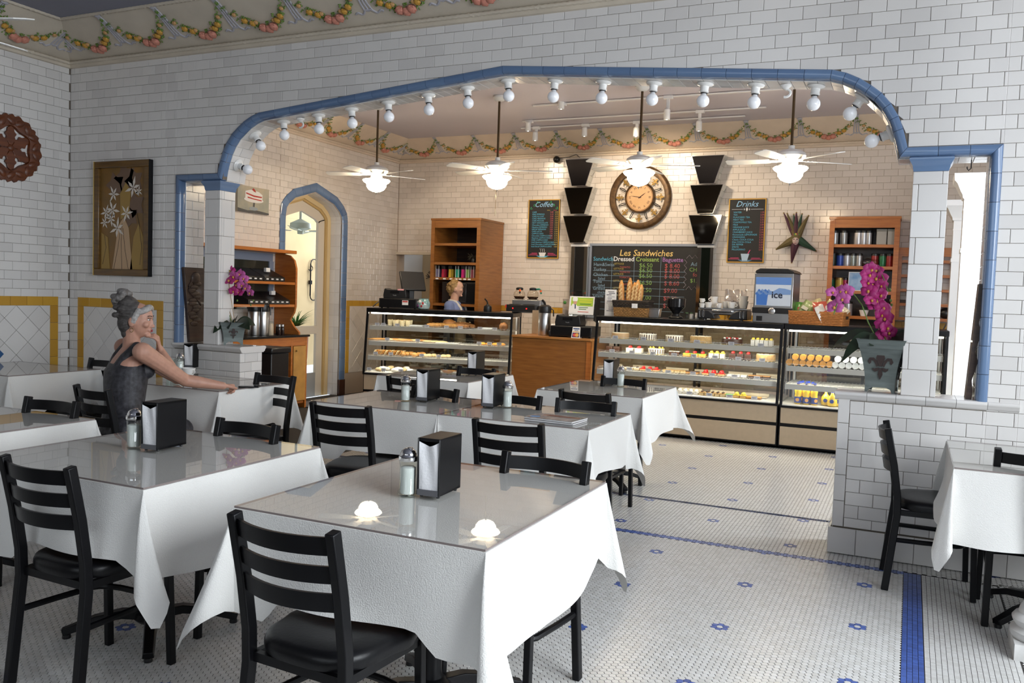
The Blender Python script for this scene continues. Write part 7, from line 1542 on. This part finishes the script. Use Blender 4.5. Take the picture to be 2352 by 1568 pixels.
t2 = T('dark_box', 'flat dark box on the wall shelf left of the column', 'box', (aY(2078, 668, ys_).x, ys_+.08, z0+hh*.2*.99+.034)); MB().bx(-.06, .06, -.05, .05, 0, .03).build('box_body', mat('box_brown', (.06, .03, .02), .5), t2, bev=.004); MB().bx(-.062, .062, -.052, .052, .03, .036).build('lid', mat('box_lid', (.04, .02, .015), .5), t2)
# ---------------------------------------------------------------- pointed doorway: casing, door leaf, courtyard outside
creamW = mat('cream_woodwork', (.66, .50, .27), .45); leafW = mat('door_leaf_paint', (.66, .58, .47), .45)
cas = struct(MB().bx(XB-.30, XB-.20, DC+.575, DC+.585, 0, .01).build('door_1', creamW, smooth=False))
def arch_band(par, d0, d1, x0, x1, m, nm):
    a, b = offset_line(dout, d0), offset_line(dout, d1); mb = MB()
    for i in range(len(a)-1):
        q = [a[i], a[i+1], b[i+1], b[i]]; mb.add([(x, y, z) for x in (x0, x1) for y, z in q], [(0, 1, 2, 3), (7, 6, 5, 4), (0, 4, 5, 1), (2, 6, 7, 3)])
    return mb.build(nm, m, par, ang=30)
arch_band(cas, .10, .185, XB-.27, XB-.19, creamW, 'casing'); arch_band(cas, .185, .215, XB-.27, XB-.205, mat('casing_ochre', (.50, .34, .14), .5), 'casing_bead')
lf_ = arch_band(cas, .215, .345, XB-.265, XB-.225, leafW, 'leaf_frame'); ib = offset_line(dout, .34)
zrail = aX(700, 757, XB-.24).z
MB().bx(XB-.265, XB-.225, ib[0][0], ib[-1][0], zrail-.06, zrail+.05).build('lock_rail', leafW, lf_, bev=.004); MB().bx(XB-.262, XB-.23, ib[0][0], ib[-1][0], .0, .32).build('kick_panel', mat('kick_grey', (.30, .30, .29), .5), lf_, smooth=False)
gp = [(y, max(z, .32)) for y, z in ib]; MB().prism(gp, .004, (XB-.248, 0, 0), (0, 1, 0), (0, 0, 1), (1, 0, 0)).build('door_glass', glass, lf_, smooth=False)
stucco = mat('courtyard_stucco', (.62, .47, .27), .9, var=1, var_col=(.50, .37, .20), scale=1.6)
struct(MB().bx(-10.6, -10.4, 4, 16, 0, 4.2).build('wall_courtyard', stucco, smooth=False)); struct(MB().bx(-10.4, -10.15, 8.9, 9.5, 0, 4.2).build('courtyard_pier', mat('pier_ochre', (.55, .37, .15), .9), smooth=False)) if False else None
struct(MB().bx(-10.4, -7.44, 5, 15, 3.35, 3.45).build('porch_ceiling', whiteP, smooth=False))
lamp('courtyard_daylight', 'AREA', (-8.9, 13.4, 3.1), 150, DAY, (2.4, 2.0), target=(-9.6, 10.5, 1.0))
q = aX(690, 520, -8.9); t = T('porch_fan', 'greenish white ceiling fan on the porch seen through the doorway', 'ceiling fan', (q.x, q.y, q.z)); gw = mat('porch_fan_green', (.45, .52, .46), .5)
MB().lathe([(.02, 3.35-q.z), (.02, .12), (.06, .10), (.16, .05), (.17, -.03), (.10, -.06), (.05, -.07), (.045, -.12), (.002, -.125)], 24).build('motor', gw, t)
for k in range(4): R = Matrix.Rotation(.5+k*PI/2, 4, 'Z') @ Matrix.Translation((0, 0, -.06)); MB().add([R @ Vector(p) for p in ((.14, -.05, 0), (.62, -.08, .03), (.62, .08, -.02), (.14, .05, -.01), (.14, -.05, -.008), (.62, -.08, .022), (.62, .08, -.028), (.14, .05, -.018))], [(0, 1, 2, 3), (7, 6, 5, 4), (0, 4, 5, 1), (1, 5, 6, 2), (2, 6, 7, 3), (3, 7, 4, 0)]).build('blade', gw, t, smooth=False)
q = aX(679, 745, -9.3); fern = mat('fern_green', (.07, .20, .035), .6, var=.5, scale=20); t = T('fern', 'bright green bushy fern outside the glass door', 'plant', (q.x, q.y, 0)); MB().lathe([(.16, 0), (.2, .3), (.22, q.z-.05), (.18, q.z-.06)], 18).build('pot', mat('terracotta', (.30, .12, .06), .8), t)
R = random.Random(9); fb_ = MB()
for k in range(150):
    a = R.uniform(0, 6.28); L = R.uniform(.25, .48); up = R.uniform(.5, 1.3); d = Vector((math.cos(a), math.sin(a), 0)); n_ = 5; v = []; f = []; s_ = Vector((-d.y, d.x, 0))
    for i in range(n_+1): qq = i/n_; p = d*(L*qq*.8)+Vector((0, 0, q.z-.06+L*up*qq*(1-.45*qq))); w = .011*(1-qq)+.002; v += [p-s_*w, p+s_*w]
    for i in range(n_): f.append((2*i, 2*i+1, 2*i+3, 2*i+2))
    fb_.add(v, f)
fb_.build('fronds', fern, t, recalc=False)
a, b = aX(711, 598, -10.38), aX(711, 686, -10.38); t = T('iron_ornament', 'thin black iron scroll ornament on the courtyard wall', 'ornament', (-10.38, (a.y+b.y)/2, b.z)); h = a.z-b.z
pts = [(.02, .12*math.sin(k*.5)*(1-k/10), h-.0+.05*math.cos(k*.5)) for k in range(8)]
MB().tube([(.02, 0, .06), (.02, 0, h*.5), (.02, 0, h-.06)], .014, 6).tube([(.02, .10-.10*math.cos(k*.6), h-.06+.09*math.sin(k*.6)) for k in range(8)], .011, 6).tube([(.02, .10-.10*math.cos(k*.6), .06-.09*math.sin(k*.6)) for k in range(8)], .011, 6).bx(.0, .04, -.03, .03, h*.38, h*.48).tube([(.02, .06*math.sin(k*.7), h*.8+.05*math.cos(k*.7)) for k in range(7)], .009, 6).build('scroll', blackP, t)
mt = tag(MB().bx(-7.05, -5.6, 8.5, 10.3, .0005, .010).build('floor_mat', mat('grey_mat', (.17, .175, .20), .95, bump=.4, bscale=200), None, bev=.004), 'grey rubber floor mat in front of the doorway', 'mat')

# ---------------------------------------------------------------- coffee station against the side wall
XH = -6.74; e1 = aX(706, 768, XH); Y1, zT = e1.y, e1.z; Y0 = 6.35; xb = XB+.004
t = T('coffee_station', 'orange brown wooden coffee station with shelves beside the doorway', 'cabinet', ((XH+xb)/2, (Y0+Y1)/2, 0))
def wbx(x0, x1, y0, y1, z0, z1): return MB().bx(x0, x1, y0, y1, z0, z1)
wb(wbx(xb, XH+.02, Y0, Y1+.03, zT-.025, zT), 'black_worktop', blackP, t, .003)
for y in (Y0, Y0+.62, Y1-.30, Y1-.03): wb(wbx(xb, XH, y, y+.03, 0, zT-.026), 'side_panel', orangeW, t, smooth=False)
wb(wbx(XH-.03, XH-.001, Y0+.031, Y1-.031, zT-.13, zT-.027), 'top_rail', orangeW, t, smooth=False); wb(wbx(xb, XH-.02, Y0+.031, Y1-.031, .06, .09), 'bottom_shelf', orangeW, t, smooth=False); wb(wbx(xb+.05, XH-.05, Y0+.65, Y1-.33, .44, .47), 'middle_shelf', orangeW, t, smooth=False); wb(wbx(xb, xb+.01, Y0+.031, Y1-.031, .09, zT-.03), 'back_panel', darkW, t, smooth=False)
dr_ = wb(wbx(XH-.005, XH+.012, Y1-.265, Y1-.035, .10, zT-.135), 'cabinet_door', mat('light_maple', (.60, .31, .075), .4, var=.25, scale=9), t, .003); k_ = aX(664, 793, XH+.013); wb(MB().ell((XH+.026, Y1-.23, zT-.19), (.012, .012, .012), 10, 8), 'knob', brass, dr_)
s1 = aX(640, 647, XH-.1).z; s2 = aX(640, 699, XH-.1).z; zTop = aX(600, 569, XH-.16).z; XS = XH-.08
pr = [(xb, zT), (XH-.02, zT), (XH-.02, zT+.03), (XH-.10, zT+.10), (XH-.16, zT+.18), (XH-.10, s2-.10), (XS, s2-.02), (XS, zTop-.22), (XS-.03, zTop-.12), (XS-.10, zTop-.06), (XS-.2, zTop-.04), (xb, zTop-.04)]
for y in (Y0+.03, Y1-.14): mb = MB().prism(pr, .03, (0, y+.03, 0), (1, 0, 0), (0, 0, 1), (0, -1, 0)); wb(mb, 'hutch_side', orangeW, t, .003)
for z in (s1, s2): wb(wbx(xb, XS-.01, Y0+.061, Y1-.141, z-.03, z), 'hutch_shelf', orangeW, t, smooth=False)
wb(wbx(xb, XH-.12, Y0, Y1-.08, zTop-.04, zTop), 'hutch_top', orangeW, t, .004)
# framed dark window in the wall behind the shelves
w5 = struct(MB().bx(XB-.002, XB+.003, Y0+.1, Y1-.2, zT+.3, zTop-.06).build('window_5', mat('dark_pane', (.03, .03, .022), .05), smooth=False)); bgf = mat('blue_grey_woodwork', (.23, .27, .36), .5)
for q in ((Y0+.1, Y1-.2, zTop-.14, zTop-.045), (Y0+.1, Y0+.18, zT+.3, zTop-.14), (Y1-.26, Y1-.18, zT+.3, zTop-.14)): MB().bx(XB+.001, XB+.002 if False else XB+.003, *q).bx(XB+.003, XB+.02, *q).build('window_frame', bgf, w5, smooth=False)
ym = lambda px, z: aX(px, 700, XS).y
for i, (px, z, l) in enumerate(((585, s1, 'black slotted tray with white labels, left on the upper hutch shelf'), (635, s1, 'black slotted tray with white labels, right on the upper hutch shelf'), (600, s2, 'black slotted tray, left on the lower hutch shelf'), (648, s2, 'black slotted tray with packets, right on the lower hutch shelf'))):
    y = ym(px, z); y = min(y, Y1-.14-.20); t2 = T('utensil_tray', l, 'tray', (XS-.14, y, z+.001)); MB().prism([(-.12, 0), (.11, 0), (.11, .05), (-.12, .15)], .36, (0, .18, 0)).build('tray_body', blackPl, t2, bev=.004)
    for k in range(4): MB().bx(.1105, .113, -.15+.085*k, -.11+.085*k, .02, .035).build('white_label', paperM, t2, smooth=False)
    if i % 2: MB().bx(-.02, .02, -.05, .02, .11, .16).build('packets', paperM, t2, bev=.004)
yy = aX(574, 770, XH-.16).y
airpot((XH-.15, aX(603, 765, XH-.15).y, zT+.001), 'front steel vacuum flask on the coffee station', .40, .075, group='flasks on the coffee station'); airpot((XH-.20, aX(583, 765, XH-.2).y, zT+.001), 'rear steel vacuum flask on the coffee station behind the orchid', .40, .07, group='flasks on the coffee station')
t2 = T('sugar_canister', 'pale sugar jar beside the flasks', 'jar', (XH-.14, aX(621, 765, XH-.14).y, zT+.001)); MB().lathe([(.035, 0), (.038, .005), (.036, .12), (.03, .14)], 16).build('jar', mat('sugar_jar', (.6, .5, .36), .3), t2); MB().lathe([(.034, .14), (.03, .165), (.002, .17)], 16).build('lid', jarG, t2)
for i in range(4): t2 = T('spice_shaker', 'dark glass shaker in the cluster at the end of the coffee station', 'shaker', (XH-.10-.05*(i % 2), aX(638+4*i, 765, XH-.12).y, zT+.001), 0, 'dark shakers'); MB().lathe([(.022, 0), (.024, .004), (.022, .08), (.018, .10)], 14).build('jar', mat('dark_glass_jar', (.03, .015, .012), .1), t2); MB().lathe([(.02, .10), (.02, .125), (.002, .13)], 14).build('lid', steel, t2)
t2 = T('trash_bin', 'black lidded bin between pier and coffee station', 'bin', (aX(612, 850, -6.2).x, aX(616, 850, -6.2).y, 0)); MB().bx(-.16, .16, -.14, .14, 0, .78).build('bin_body', blackPl, t2, bev=.01); MB().bx(-.18, .18, -.16, .16, .78, .84).build('bin_lid', blackPl, t2, bev=.015)

# ---------------------------------------------------------------- white iron column at the right edge
q = aZ(2400, 1505, 0); t = struct(MB().bx(q.x-.13, q.x+.13, q.y-.13, q.y+.13, 0, .07).lathe([(.13, .07), (.14, .085), (.14, .105), (.125, .12), (.12, .125), (.13, .14), (.135, .155), (.125, .17), (.11, .18), (.105, .20), (.085, .24), (.075, .3), (.07, 3.6), (.075, 3.68)], 28, (q.x, q.y, 0)).build('pillar_white', mat('chipped_white_paint', (.72, .71, .69), .5, var=.25, scale=14)))

# ---------------------------------------------------------------- people
def fused(parts_mb, voxel, smooth=3, name='body'):
    me = parts_mb.mesh(name, None); o = bpy.data.objects.new(name, me); COL.objects.link(o)
    m = o.modifiers.new('r', 'REMESH'); m.mode = 'VOXEL'; m.voxel_size = voxel; s = o.modifiers.new('s', 'SMOOTH'); s.iterations = smooth; s.factor = .5
    bpy.context.view_layer.update(); dg = bpy.context.evaluated_depsgraph_get(); me2 = bpy.data.meshes.new_from_object(o.evaluated_get(dg)); bpy.data.objects.remove(o); me2.name = name
    me2.polygons.foreach_set('use_smooth', [True]*len(me2.polygons)); return me2
def limb(mb, pts, rs, n=14):
    pts = [Vector(p) for p in pts]; P_, S_ = [], []
    for i in range(len(pts)-1):
        for k in range(5): q = k/5; P_.append(pts[i].lerp(pts[i+1], q)); S_.append(rs[i]+(rs[i+1]-rs[i])*q)
    P_.append(pts[-1]); S_.append(rs[-1]); mb.tube(P_, 1.0, n, scale=S_)
    for p, r in zip(pts, rs): mb.ell(p, (r, r, r), n, 9)
    return mb
def torso(mb, rings, fwd, n=22):
    """rings: (centre, half width, half depth)"""
    f = Vector(fwd).normalized(); s = Vector((f.y, -f.x, 0)); v = []; k = len(rings); ff = []
    for c, w, d in rings:
        for i in range(n): a = 2*PI*i/n; v.append(Vector(c)+s*(w*math.cos(a))+f*(d*math.sin(a)))
    for j in range(k-1): ff += [(j*n+i, j*n+(i+1) % n, (j+1)*n+(i+1) % n, (j+1)*n+i) for i in range(n)]
    ff += [tuple(range(n))[::-1], tuple((k-1)*n+i for i in range(n))]; return mb.add(v, ff)
def hand(mb, wrist, d, up, curls, s=1, spread=.25):
    """palm along d, back of the hand along up, five fingers of unequal length"""
    d = Vector(d).normalized(); up = Vector(up); up = (up-d*up.dot(d)).normalized(); sd = d.cross(up); w = Vector(wrist)
    for q in (-.024, -.008, .008, .024): limb(mb, [w+d*.008+sd*q*.7*s, w+d*.085*s+sd*q*s], [.012*s, .0115*s], 8)
    for q, L, c in zip((-.027, -.009, .009, .026), (.062, .075, .078, .068), curls):
        p = w+d*.085*s+sd*q*s; dd = (d+sd*(q*spread*8)).normalized(); a = 0; pts = [p]
        for seg in (.45, .32, .23): a += c; pts.append(pts[-1]+(dd*math.cos(a)-up*math.sin(a))*(L*seg*s))
        limb(mb, pts, [.0095*s, .009*s, .0082*s, .007*s], 8)
    th = w+d*.03*s+sd*.028*s; limb(mb, [w+d*.015*s+sd*.018*s, th+sd*.014*s+d*.015*s-up*.01, th+d*.05*s+sd*.024*s-up*.018*s], [.013*s, .0115*s, .009*s], 8)
def head_frame(c, f, tilt=0):
    f = Vector(f).normalized(); r = Vector((f.y, -f.x, 0)).normalized(); u = r.cross(f); return Matrix((r, f, u)).transposed().to_4x4(), Vector(c)
def head(mb, c, f, s=1):
    R, C = head_frame(c, f); Tm = Matrix.Translation(C) @ R
    def wp(p):
        x, y, z = p; t_ = max(0, -z/(.118*s)); x *= 1-.34*t_**1.5; y *= 1-.10*t_; y += .016*s*t_ if y > 0 else .030*s*t_; return Vector((x, y, z))
    def e(c_, r_, n=12, m=9): mb.ell(Tm @ Vector([q*s for q in c_]), [q*s for q in r_], n, m, T=R)
    mb.ell(C, (.074*s, .096*s, .118*s), 24, 16, T=R, warp=wp)
    e((0, .010, .03), (.073, .092, .085)); e((0, .094, -.012), (.011, .014, .030)); e((0, .106, -.032), (.014, .013, .012)); e((0, .088, .028), (.05, .012, .012)); e((0, .076, -.094), (.026, .022, .018)); e((0, .092, -.062), (.022, .010, .012))
    for sx in (-1, 1): e((sx*.038, .072, -.022), (.026, .022, .022)); e((sx*.076, -.008, -.012), (.010, .022, .032)); e((sx*.011, .098, -.036), (.009, .010, .008))
    return Tm
def face_parts(t, Tm, s, lipm, browm):
    R = Tm.to_3x3().to_4x4(); L = lambda p: Tm @ Vector([q*s for q in p])
    for sx in (-1, 1):
        ey = wb(MB().ell(L((sx*.030, .084, .010)), (.0135*s, .009*s, .0075*s), 12, 8, T=R), 'eye', mat('eye_white', (.62, .56, .52), .3), t); wb(MB().ell(L((sx*.031, .092, .010)), (.0058*s, .003*s, .0058*s), 10, 6, T=R), 'iris', mat('eye_dark', (.02, .012, .01), .2), ey)
        wb(MB().tube([L((sx*(.014+.011*k), .097-.0035*k*k*.35, .019+.0028*math.sin(k*1.0))) for k in range(4)], .0022*s, 6), 'upper_lid', mat('lid_dark', (.05, .02, .015), .6), t)
        wb(MB().tube([L((sx*(.012+.012*k), .099-.004*k*k*.4, .032+.004*math.sin(k*.9))) for k in range(4)], .0032*s, 6), 'eyebrow', browm, t)
    wb(MB().ell(L((0, .101, -.058)), (.019*s, .007*s, .0042*s), 12, 6, T=R).ell(L((0, .100, -.067)), (.016*s, .007*s, .0048*s), 12, 6, T=R), 'lips', lipm, t)

# the seated woman
HC = aY(314, 735, 3.93); HF = Vector((.86, .51, -.05)); TF = Vector((.50, .866, 0)); TS = Vector((TF.y, -TF.x, 0))
PV = Vector((-4.40, 3.78, .56)); CH_ = aY(290, 850, 3.90); NB = aY(302, 800, 3.93); RS = aY(327, 808, 3.84); LS = NB-(RS-NB)*.95+Vector((-.02, .03, .01)); LS.z = RS.z+.0
per = T('person', 'grey-haired woman in a black sleeveless dress seated and pointing across the table', 'person', (PV.x, PV.y, .0))
bm_ = MB(); Tm = head(bm_, HC, HF, .96)
WA = PV.lerp(CH_, .45)
rings = [(PV+Vector((0, 0, -.10)), .10, .09), (PV, .165, .125), (WA, .128, .105), (PV.lerp(CH_, .8), .142, .118), (CH_+Vector((0, 0, .0)), .152, .118), (CH_.lerp(NB, .5), .155, .095), (CH_.lerp(NB, .85), .125, .07), (NB+Vector((0, 0, .01)), .06, .055)]
torso(bm_, rings, TF); limb(bm_, [NB, HC+Vector((-.02, -.02, -.07))], [.055, .050])
RE, RW = aY(425, 873, 4.17), aZ(512, 886, .812)
RE.z = max(RE.z, .835); limb(bm_, [RS, RS.lerp(RE, .5), RE], [.060, .050, .042]); limb(bm_, [RE, RE.lerp(RW, .35), RW], [.042, .040, .026])
RH = (aZ(560, 882, .80)-RW); hand(bm_, RW, RH, (0, -.1, 1), (.10, 1.0, 1.05, 1.1), 1.0)
LE = Vector((-4.66, 4.46, .815)); LW = Vector((HC.x+.03, HC.y+.16, HC.z-.19)); limb(bm_, [LS, LS.lerp(LE, .5), LE], [.058, .048, .040]); limb(bm_, [LE, LE.lerp(LW, .4), LW], [.040, .038, .025])
hand(bm_, LW, (.25, -.45, .85), (.6, .5, .1), (.5, .6, .7, .75), .95)
for s in (-1, 1):
    hp = PV+TS*(.085*s); kn = hp+Vector((.02*s, .44, -.04)); an = Vector((kn.x, kn.y+.02, .09)); limb(bm_, [hp, kn], [.085, .058]); limb(bm_, [kn, kn.lerp(an, .35), an], [.056, .052, .036]); limb(bm_, [an+Vector((0, -.03, -.04)), an+Vector((0, .13, -.062))], [.034, .022])
put('body', fused(bm_, .005), per); bd = per.children[-1]; bd.data.transform(wm(per).inverted()); bd.data.materials.append(skinM)
lace = mat('black_lace', (.010, .010, .012), .55, var=1, var_col=(.045, .043, .052), scale=42)
dm = MB(); g = .012
torso(dm, [(c, w+g, d+g) for c, w, d in rings[:5]]+[(CH_.lerp(NB, .35), .150, .105)], TF)
for s, S_ in ((1, RS), (-1, LS)):
    bk = CH_-TF*.105+Vector((0, 0, -.02)); top_ = NB.lerp(S_, .50)+Vector((0, 0, .028)); fr_ = CH_+TF*.11+TS*(.07*s)
    limb(dm, [bk+TS*(.05*s)+TF*.03, bk.lerp(top_, .55)+TS*(.03*s)+TF*.004, top_-Vector((0, 0, .008)), fr_+Vector((0, 0, .06)), fr_], [.045, .040, .034, .042, .05], 10)
for s in (-1, 1): hp = PV+TS*(.085*s); kn = hp+Vector((.02*s, .42, -.035)); limb(dm, [hp, kn], [.105, .078])
dr2 = put('dress', fused(dm, .006), per); dr2.data.transform(wm(per).inverted()); dr2.data.materials.append(lace)
for k, (px, py, r) in enumerate(((322, 876, .03), (335, 862, .014), (338, 884, .012), (326, 897, .013))): c_ = aY(px, py, 3.90); n_ = (EYE-c_).normalized(); R = n_.to_track_quat('Z', 'Y').to_matrix().to_4x4(); wb(MB().lathe([(r*.45, .0), (r*.6, .006), (r, .004), (r*1.02, 0)], 18, T=Matrix.Translation(c_+n_*.075) @ R), 'lace_rosette', mat('lace_grey', (.10, .095, .11), .6), dr2) if False else None
face_parts(per, Tm, .96, mat('lips_rose', (.35, .05, .06), .4), mat('brow_dark', (.07, .04, .03), .7))
hm_ = mat('hair_dark_grey', (.035, .03, .028), .6, var=1, var_col=(.10, .09, .085), scale=40, stretch=(1, 1, 3), bump=.5, bscale=80); hs = mat('hair_silver', (.48, .46, .44), .6, var=1, var_col=(.26, .24, .23), scale=50, bump=.5, bscale=90)
L = lambda p: Tm @ Vector(p); RR = Tm.to_3x3().to_4x4(); hr = MB()
for c_, r_ in (((0, -.035, .045), (.080, .085, .082)), ((0, -.055, -.02), (.072, .060, .075)), ((0, -.045, -.085), (.050, .045, .045)), ((.0, -.06, .10), (.066, .062, .05))): hr.ell(L(c_), r_, 18, 12, T=RR)
R = random.Random(3)
for k in range(26): a = R.uniform(0, 6.28); b = R.uniform(-.2, 1.3); hr.ell(L((.07*math.cos(a)*math.cos(b), -.045+.075*math.sin(a)*math.cos(b)-.02, .03+.085*math.sin(b))), (.02, .022, .018), 8, 6, T=RR)
h1 = put('hair', fused(hr, .006, 1), per); h1.data.transform(wm(per).inverted()); h1.data.materials.append(hm_)
bn = MB()
for k in range(34): a = R.uniform(0, 6.28); b = R.uniform(-1.2, 1.4); bn.ell(L((.055*math.cos(a)*math.cos(b), -.095+.05*math.sin(a)*math.cos(b), .125+.052*math.sin(b))), (.026, .026, .020), 8, 6, T=RR)
h2 = put('bun', fused(bn, .005, 1), per); h2.data.transform(wm(per).inverted()); h2.data.materials.append(mat('hair_mid_grey', (.075, .068, .063), .6, var=1, var_col=(.24, .225, .215), scale=36, bump=.5, bscale=80))
fr2 = MB()
for k in range(22):
    a = -1.35+2.7*k/21; fr2.ell(L((.060*math.sin(a), .030+.042*math.cos(a), .088-.03*abs(a)/1.35)), (.021, .026, .02), 10, 7, T=RR)
for sx in (-1, 1):
    for k in range(4): fr2.ell(L((sx*(.070), .028-.01*k, .06-.022*k)), (.014, .022, .022), 8, 6, T=RR)
h3 = put('fringe', fused(fr2, .005, 1), per); h3.data.transform(wm(per).inverted()); h3.data.materials.append(hs)
for sx in (-1, 1): wb(MB().tube([L((sx*.080, -.002+.011*math.cos(k*PI/5), -.060+.013*math.sin(k*PI/5))) for k in range(10)], .0022, 6, closed=True), 'earring', brass, per)

# the server behind the left case
SY = 10.42; HC = aY(1049, 663, SY); HF = Vector((.95, .30, -.02)); TF = Vector((.90, .10, 0)).normalized(); TS = Vector((TF.y, -TF.x, 0)); fx = HC.x-.03
per = T('person', 'blonde woman in a blue shirt and white apron standing behind the left case', 'person', (fx, SY, 0)); bm_ = MB(); Tm = head(bm_, HC, HF, .98)
z0 = HC.z; Nk = Vector((fx, SY, z0-.17)); rings = [(Vector((fx, SY, z0-.80)), .175, .13), (Vector((fx, SY, z0-.70)), .17, .125), (Vector((fx, SY, z0-.55)), .145, .115), (Vector((fx, SY, z0-.38)), .165, .135), (Vector((fx, SY, z0-.27)), .175, .12), (Vector((fx, SY, z0-.20)), .13, .085), (Nk, .065, .06)]
torso(bm_, rings, TF); limb(bm_, [Nk, HC+Vector((-.02, -.005, -.07))], [.060, .056])
arms = []
for s in (-1, 1):
    sh = Vector((fx, SY, z0-.235))+TS*(.185*s); el = sh+TF*.05+Vector((0, 0, -.29))+TS*(.03*s); wr = el+TF*.23+Vector((0, 0, -.06)); limb(bm_, [sh, el], [.058, .045]); limb(bm_, [el, wr], [.042, .028]); hand(bm_, wr, TF+Vector((0, 0, -.2)), (0, 0, 1), (.4, .45, .5, .55), .95); arms.append((sh, el))
    hp = Vector((fx, SY, z0-.78))+TS*(.09*s); kn = hp+Vector((0, 0, -.38)); an = Vector((kn.x, kn.y, .09)); limb(bm_, [hp, kn, an], [.09, .06, .038]); limb(bm_, [an+Vector((0, 0, -.045)), an+TF*.16+Vector((0, 0, -.06))], [.038, .026])
o = put('body', fused(bm_, .006), per); o.data.transform(wm(per).inverted()); o.data.materials.append(skin2)
sm = MB(); torso(sm, [(c, w+.012, d+.012) for c, w, d in rings[:-1]]+[(Nk+Vector((0, 0, .005))-TF*.01, .082, .072)], TF)
for sh, el in arms: limb(sm, [sh, sh.lerp(el, .62)], [.070, .060])
o = put('shirt', fused(sm, .007), per); o.data.transform(wm(per).inverted()); o.data.materials.append(mat('blue_shirt', (.17, .22, .42), .8, var=.15, scale=12))
for s in (-1, 1):
    hp = Vector((fx, SY, z0-.78))+TS*(.09*s); kn = hp+Vector((0, 0, -.38)); an = Vector((kn.x, kn.y, .12)); wb(limb(MB(), [hp, kn, an], [.105, .078, .06]), 'trouser_leg', mat('dark_trousers', (.02, .02, .03), .8), per); wb(MB().ell((an.x+TF.x*.06, an.y+TF.y*.06, .045), (.14, .055, .05), 12, 8), 'shoe', blackPl, per)
ap = MB(); n_ = 10; v = []; f = []
for j in range(9):
    q = j/8; z = z0-.34-.55*q; w = .10+.10*min(1, q*2.2); d = .155-.01*q
    for i in range(n_+1): u_ = i/n_*2-1; v.append(Vector((fx, SY, z))+TS*(w*u_)+TF*(d-.06*u_*u_+.012))
for j in range(8): f += [(j*(n_+1)+i, j*(n_+1)+i+1, (j+1)*(n_+1)+i+1, (j+1)*(n_+1)+i) for i in range(n_)]
apn = wb(ap.add(v, f), 'apron', mat('apron_white', (.75, .70, .62), .85), per, ang=80)
for s in (-1, 1): wb(MB().bar([Vector((fx, SY, z0-.34))+TS*(.09*s)+TF*.155, Vector((fx, SY, z0-.26))+TS*(.085*s)+TF*.135, Vector((fx, SY, z0-.175))+TS*(.088*s)+TF*.06, Vector((fx, SY, z0-.158))+TS*(.07*s)-TF*.04, Vector((fx, SY, z0-.165))+TS*(.02*s)-TF*.082], .028, .006, up=tuple(TS)), 'apron_strap', MATS['apron_white'], per)
face_parts(per, Tm, .98, mat('lips_soft', (.42, .13, .12), .4), mat('brow_blonde', (.22, .13, .06), .7))
L = lambda p: Tm @ Vector(p); RR = Tm.to_3x3().to_4x4(); hr = MB(); R = random.Random(8)
for c_, r_ in (((0, -.032, .040), (.084, .088, .090)), ((0, -.07, -.02), (.066, .05, .07)), ((0, -.075, -.08), (.035, .03, .03))): hr.ell(L(c_), r_, 18, 12, T=RR)
for k in range(60): a = R.uniform(0, 6.28); b = R.uniform(-.9, 1.4); hr.ell(L((.082*math.cos(a)*math.cos(b), -.045+.085*math.sin(a)*math.cos(b), .03+.092*math.sin(b))), (.02, .022, .02), 8, 6, T=RR) if not (math.sin(a) > .3 and b < .35) else None
for k in range(10): hr.ell(L((R.uniform(-.05, .05), -.11+R.uniform(-.02, .02), R.uniform(-.05, .03))), (.025, .025, .022), 8, 6, T=RR)
o = put('hair', fused(hr, .006, 1), per); o.data.transform(wm(per).inverted()); o.data.materials.append(mat('hair_blonde', (.42, .27, .10), .55, var=1, var_col=(.22, .12, .04), scale=40, bump=.4, bscale=90))
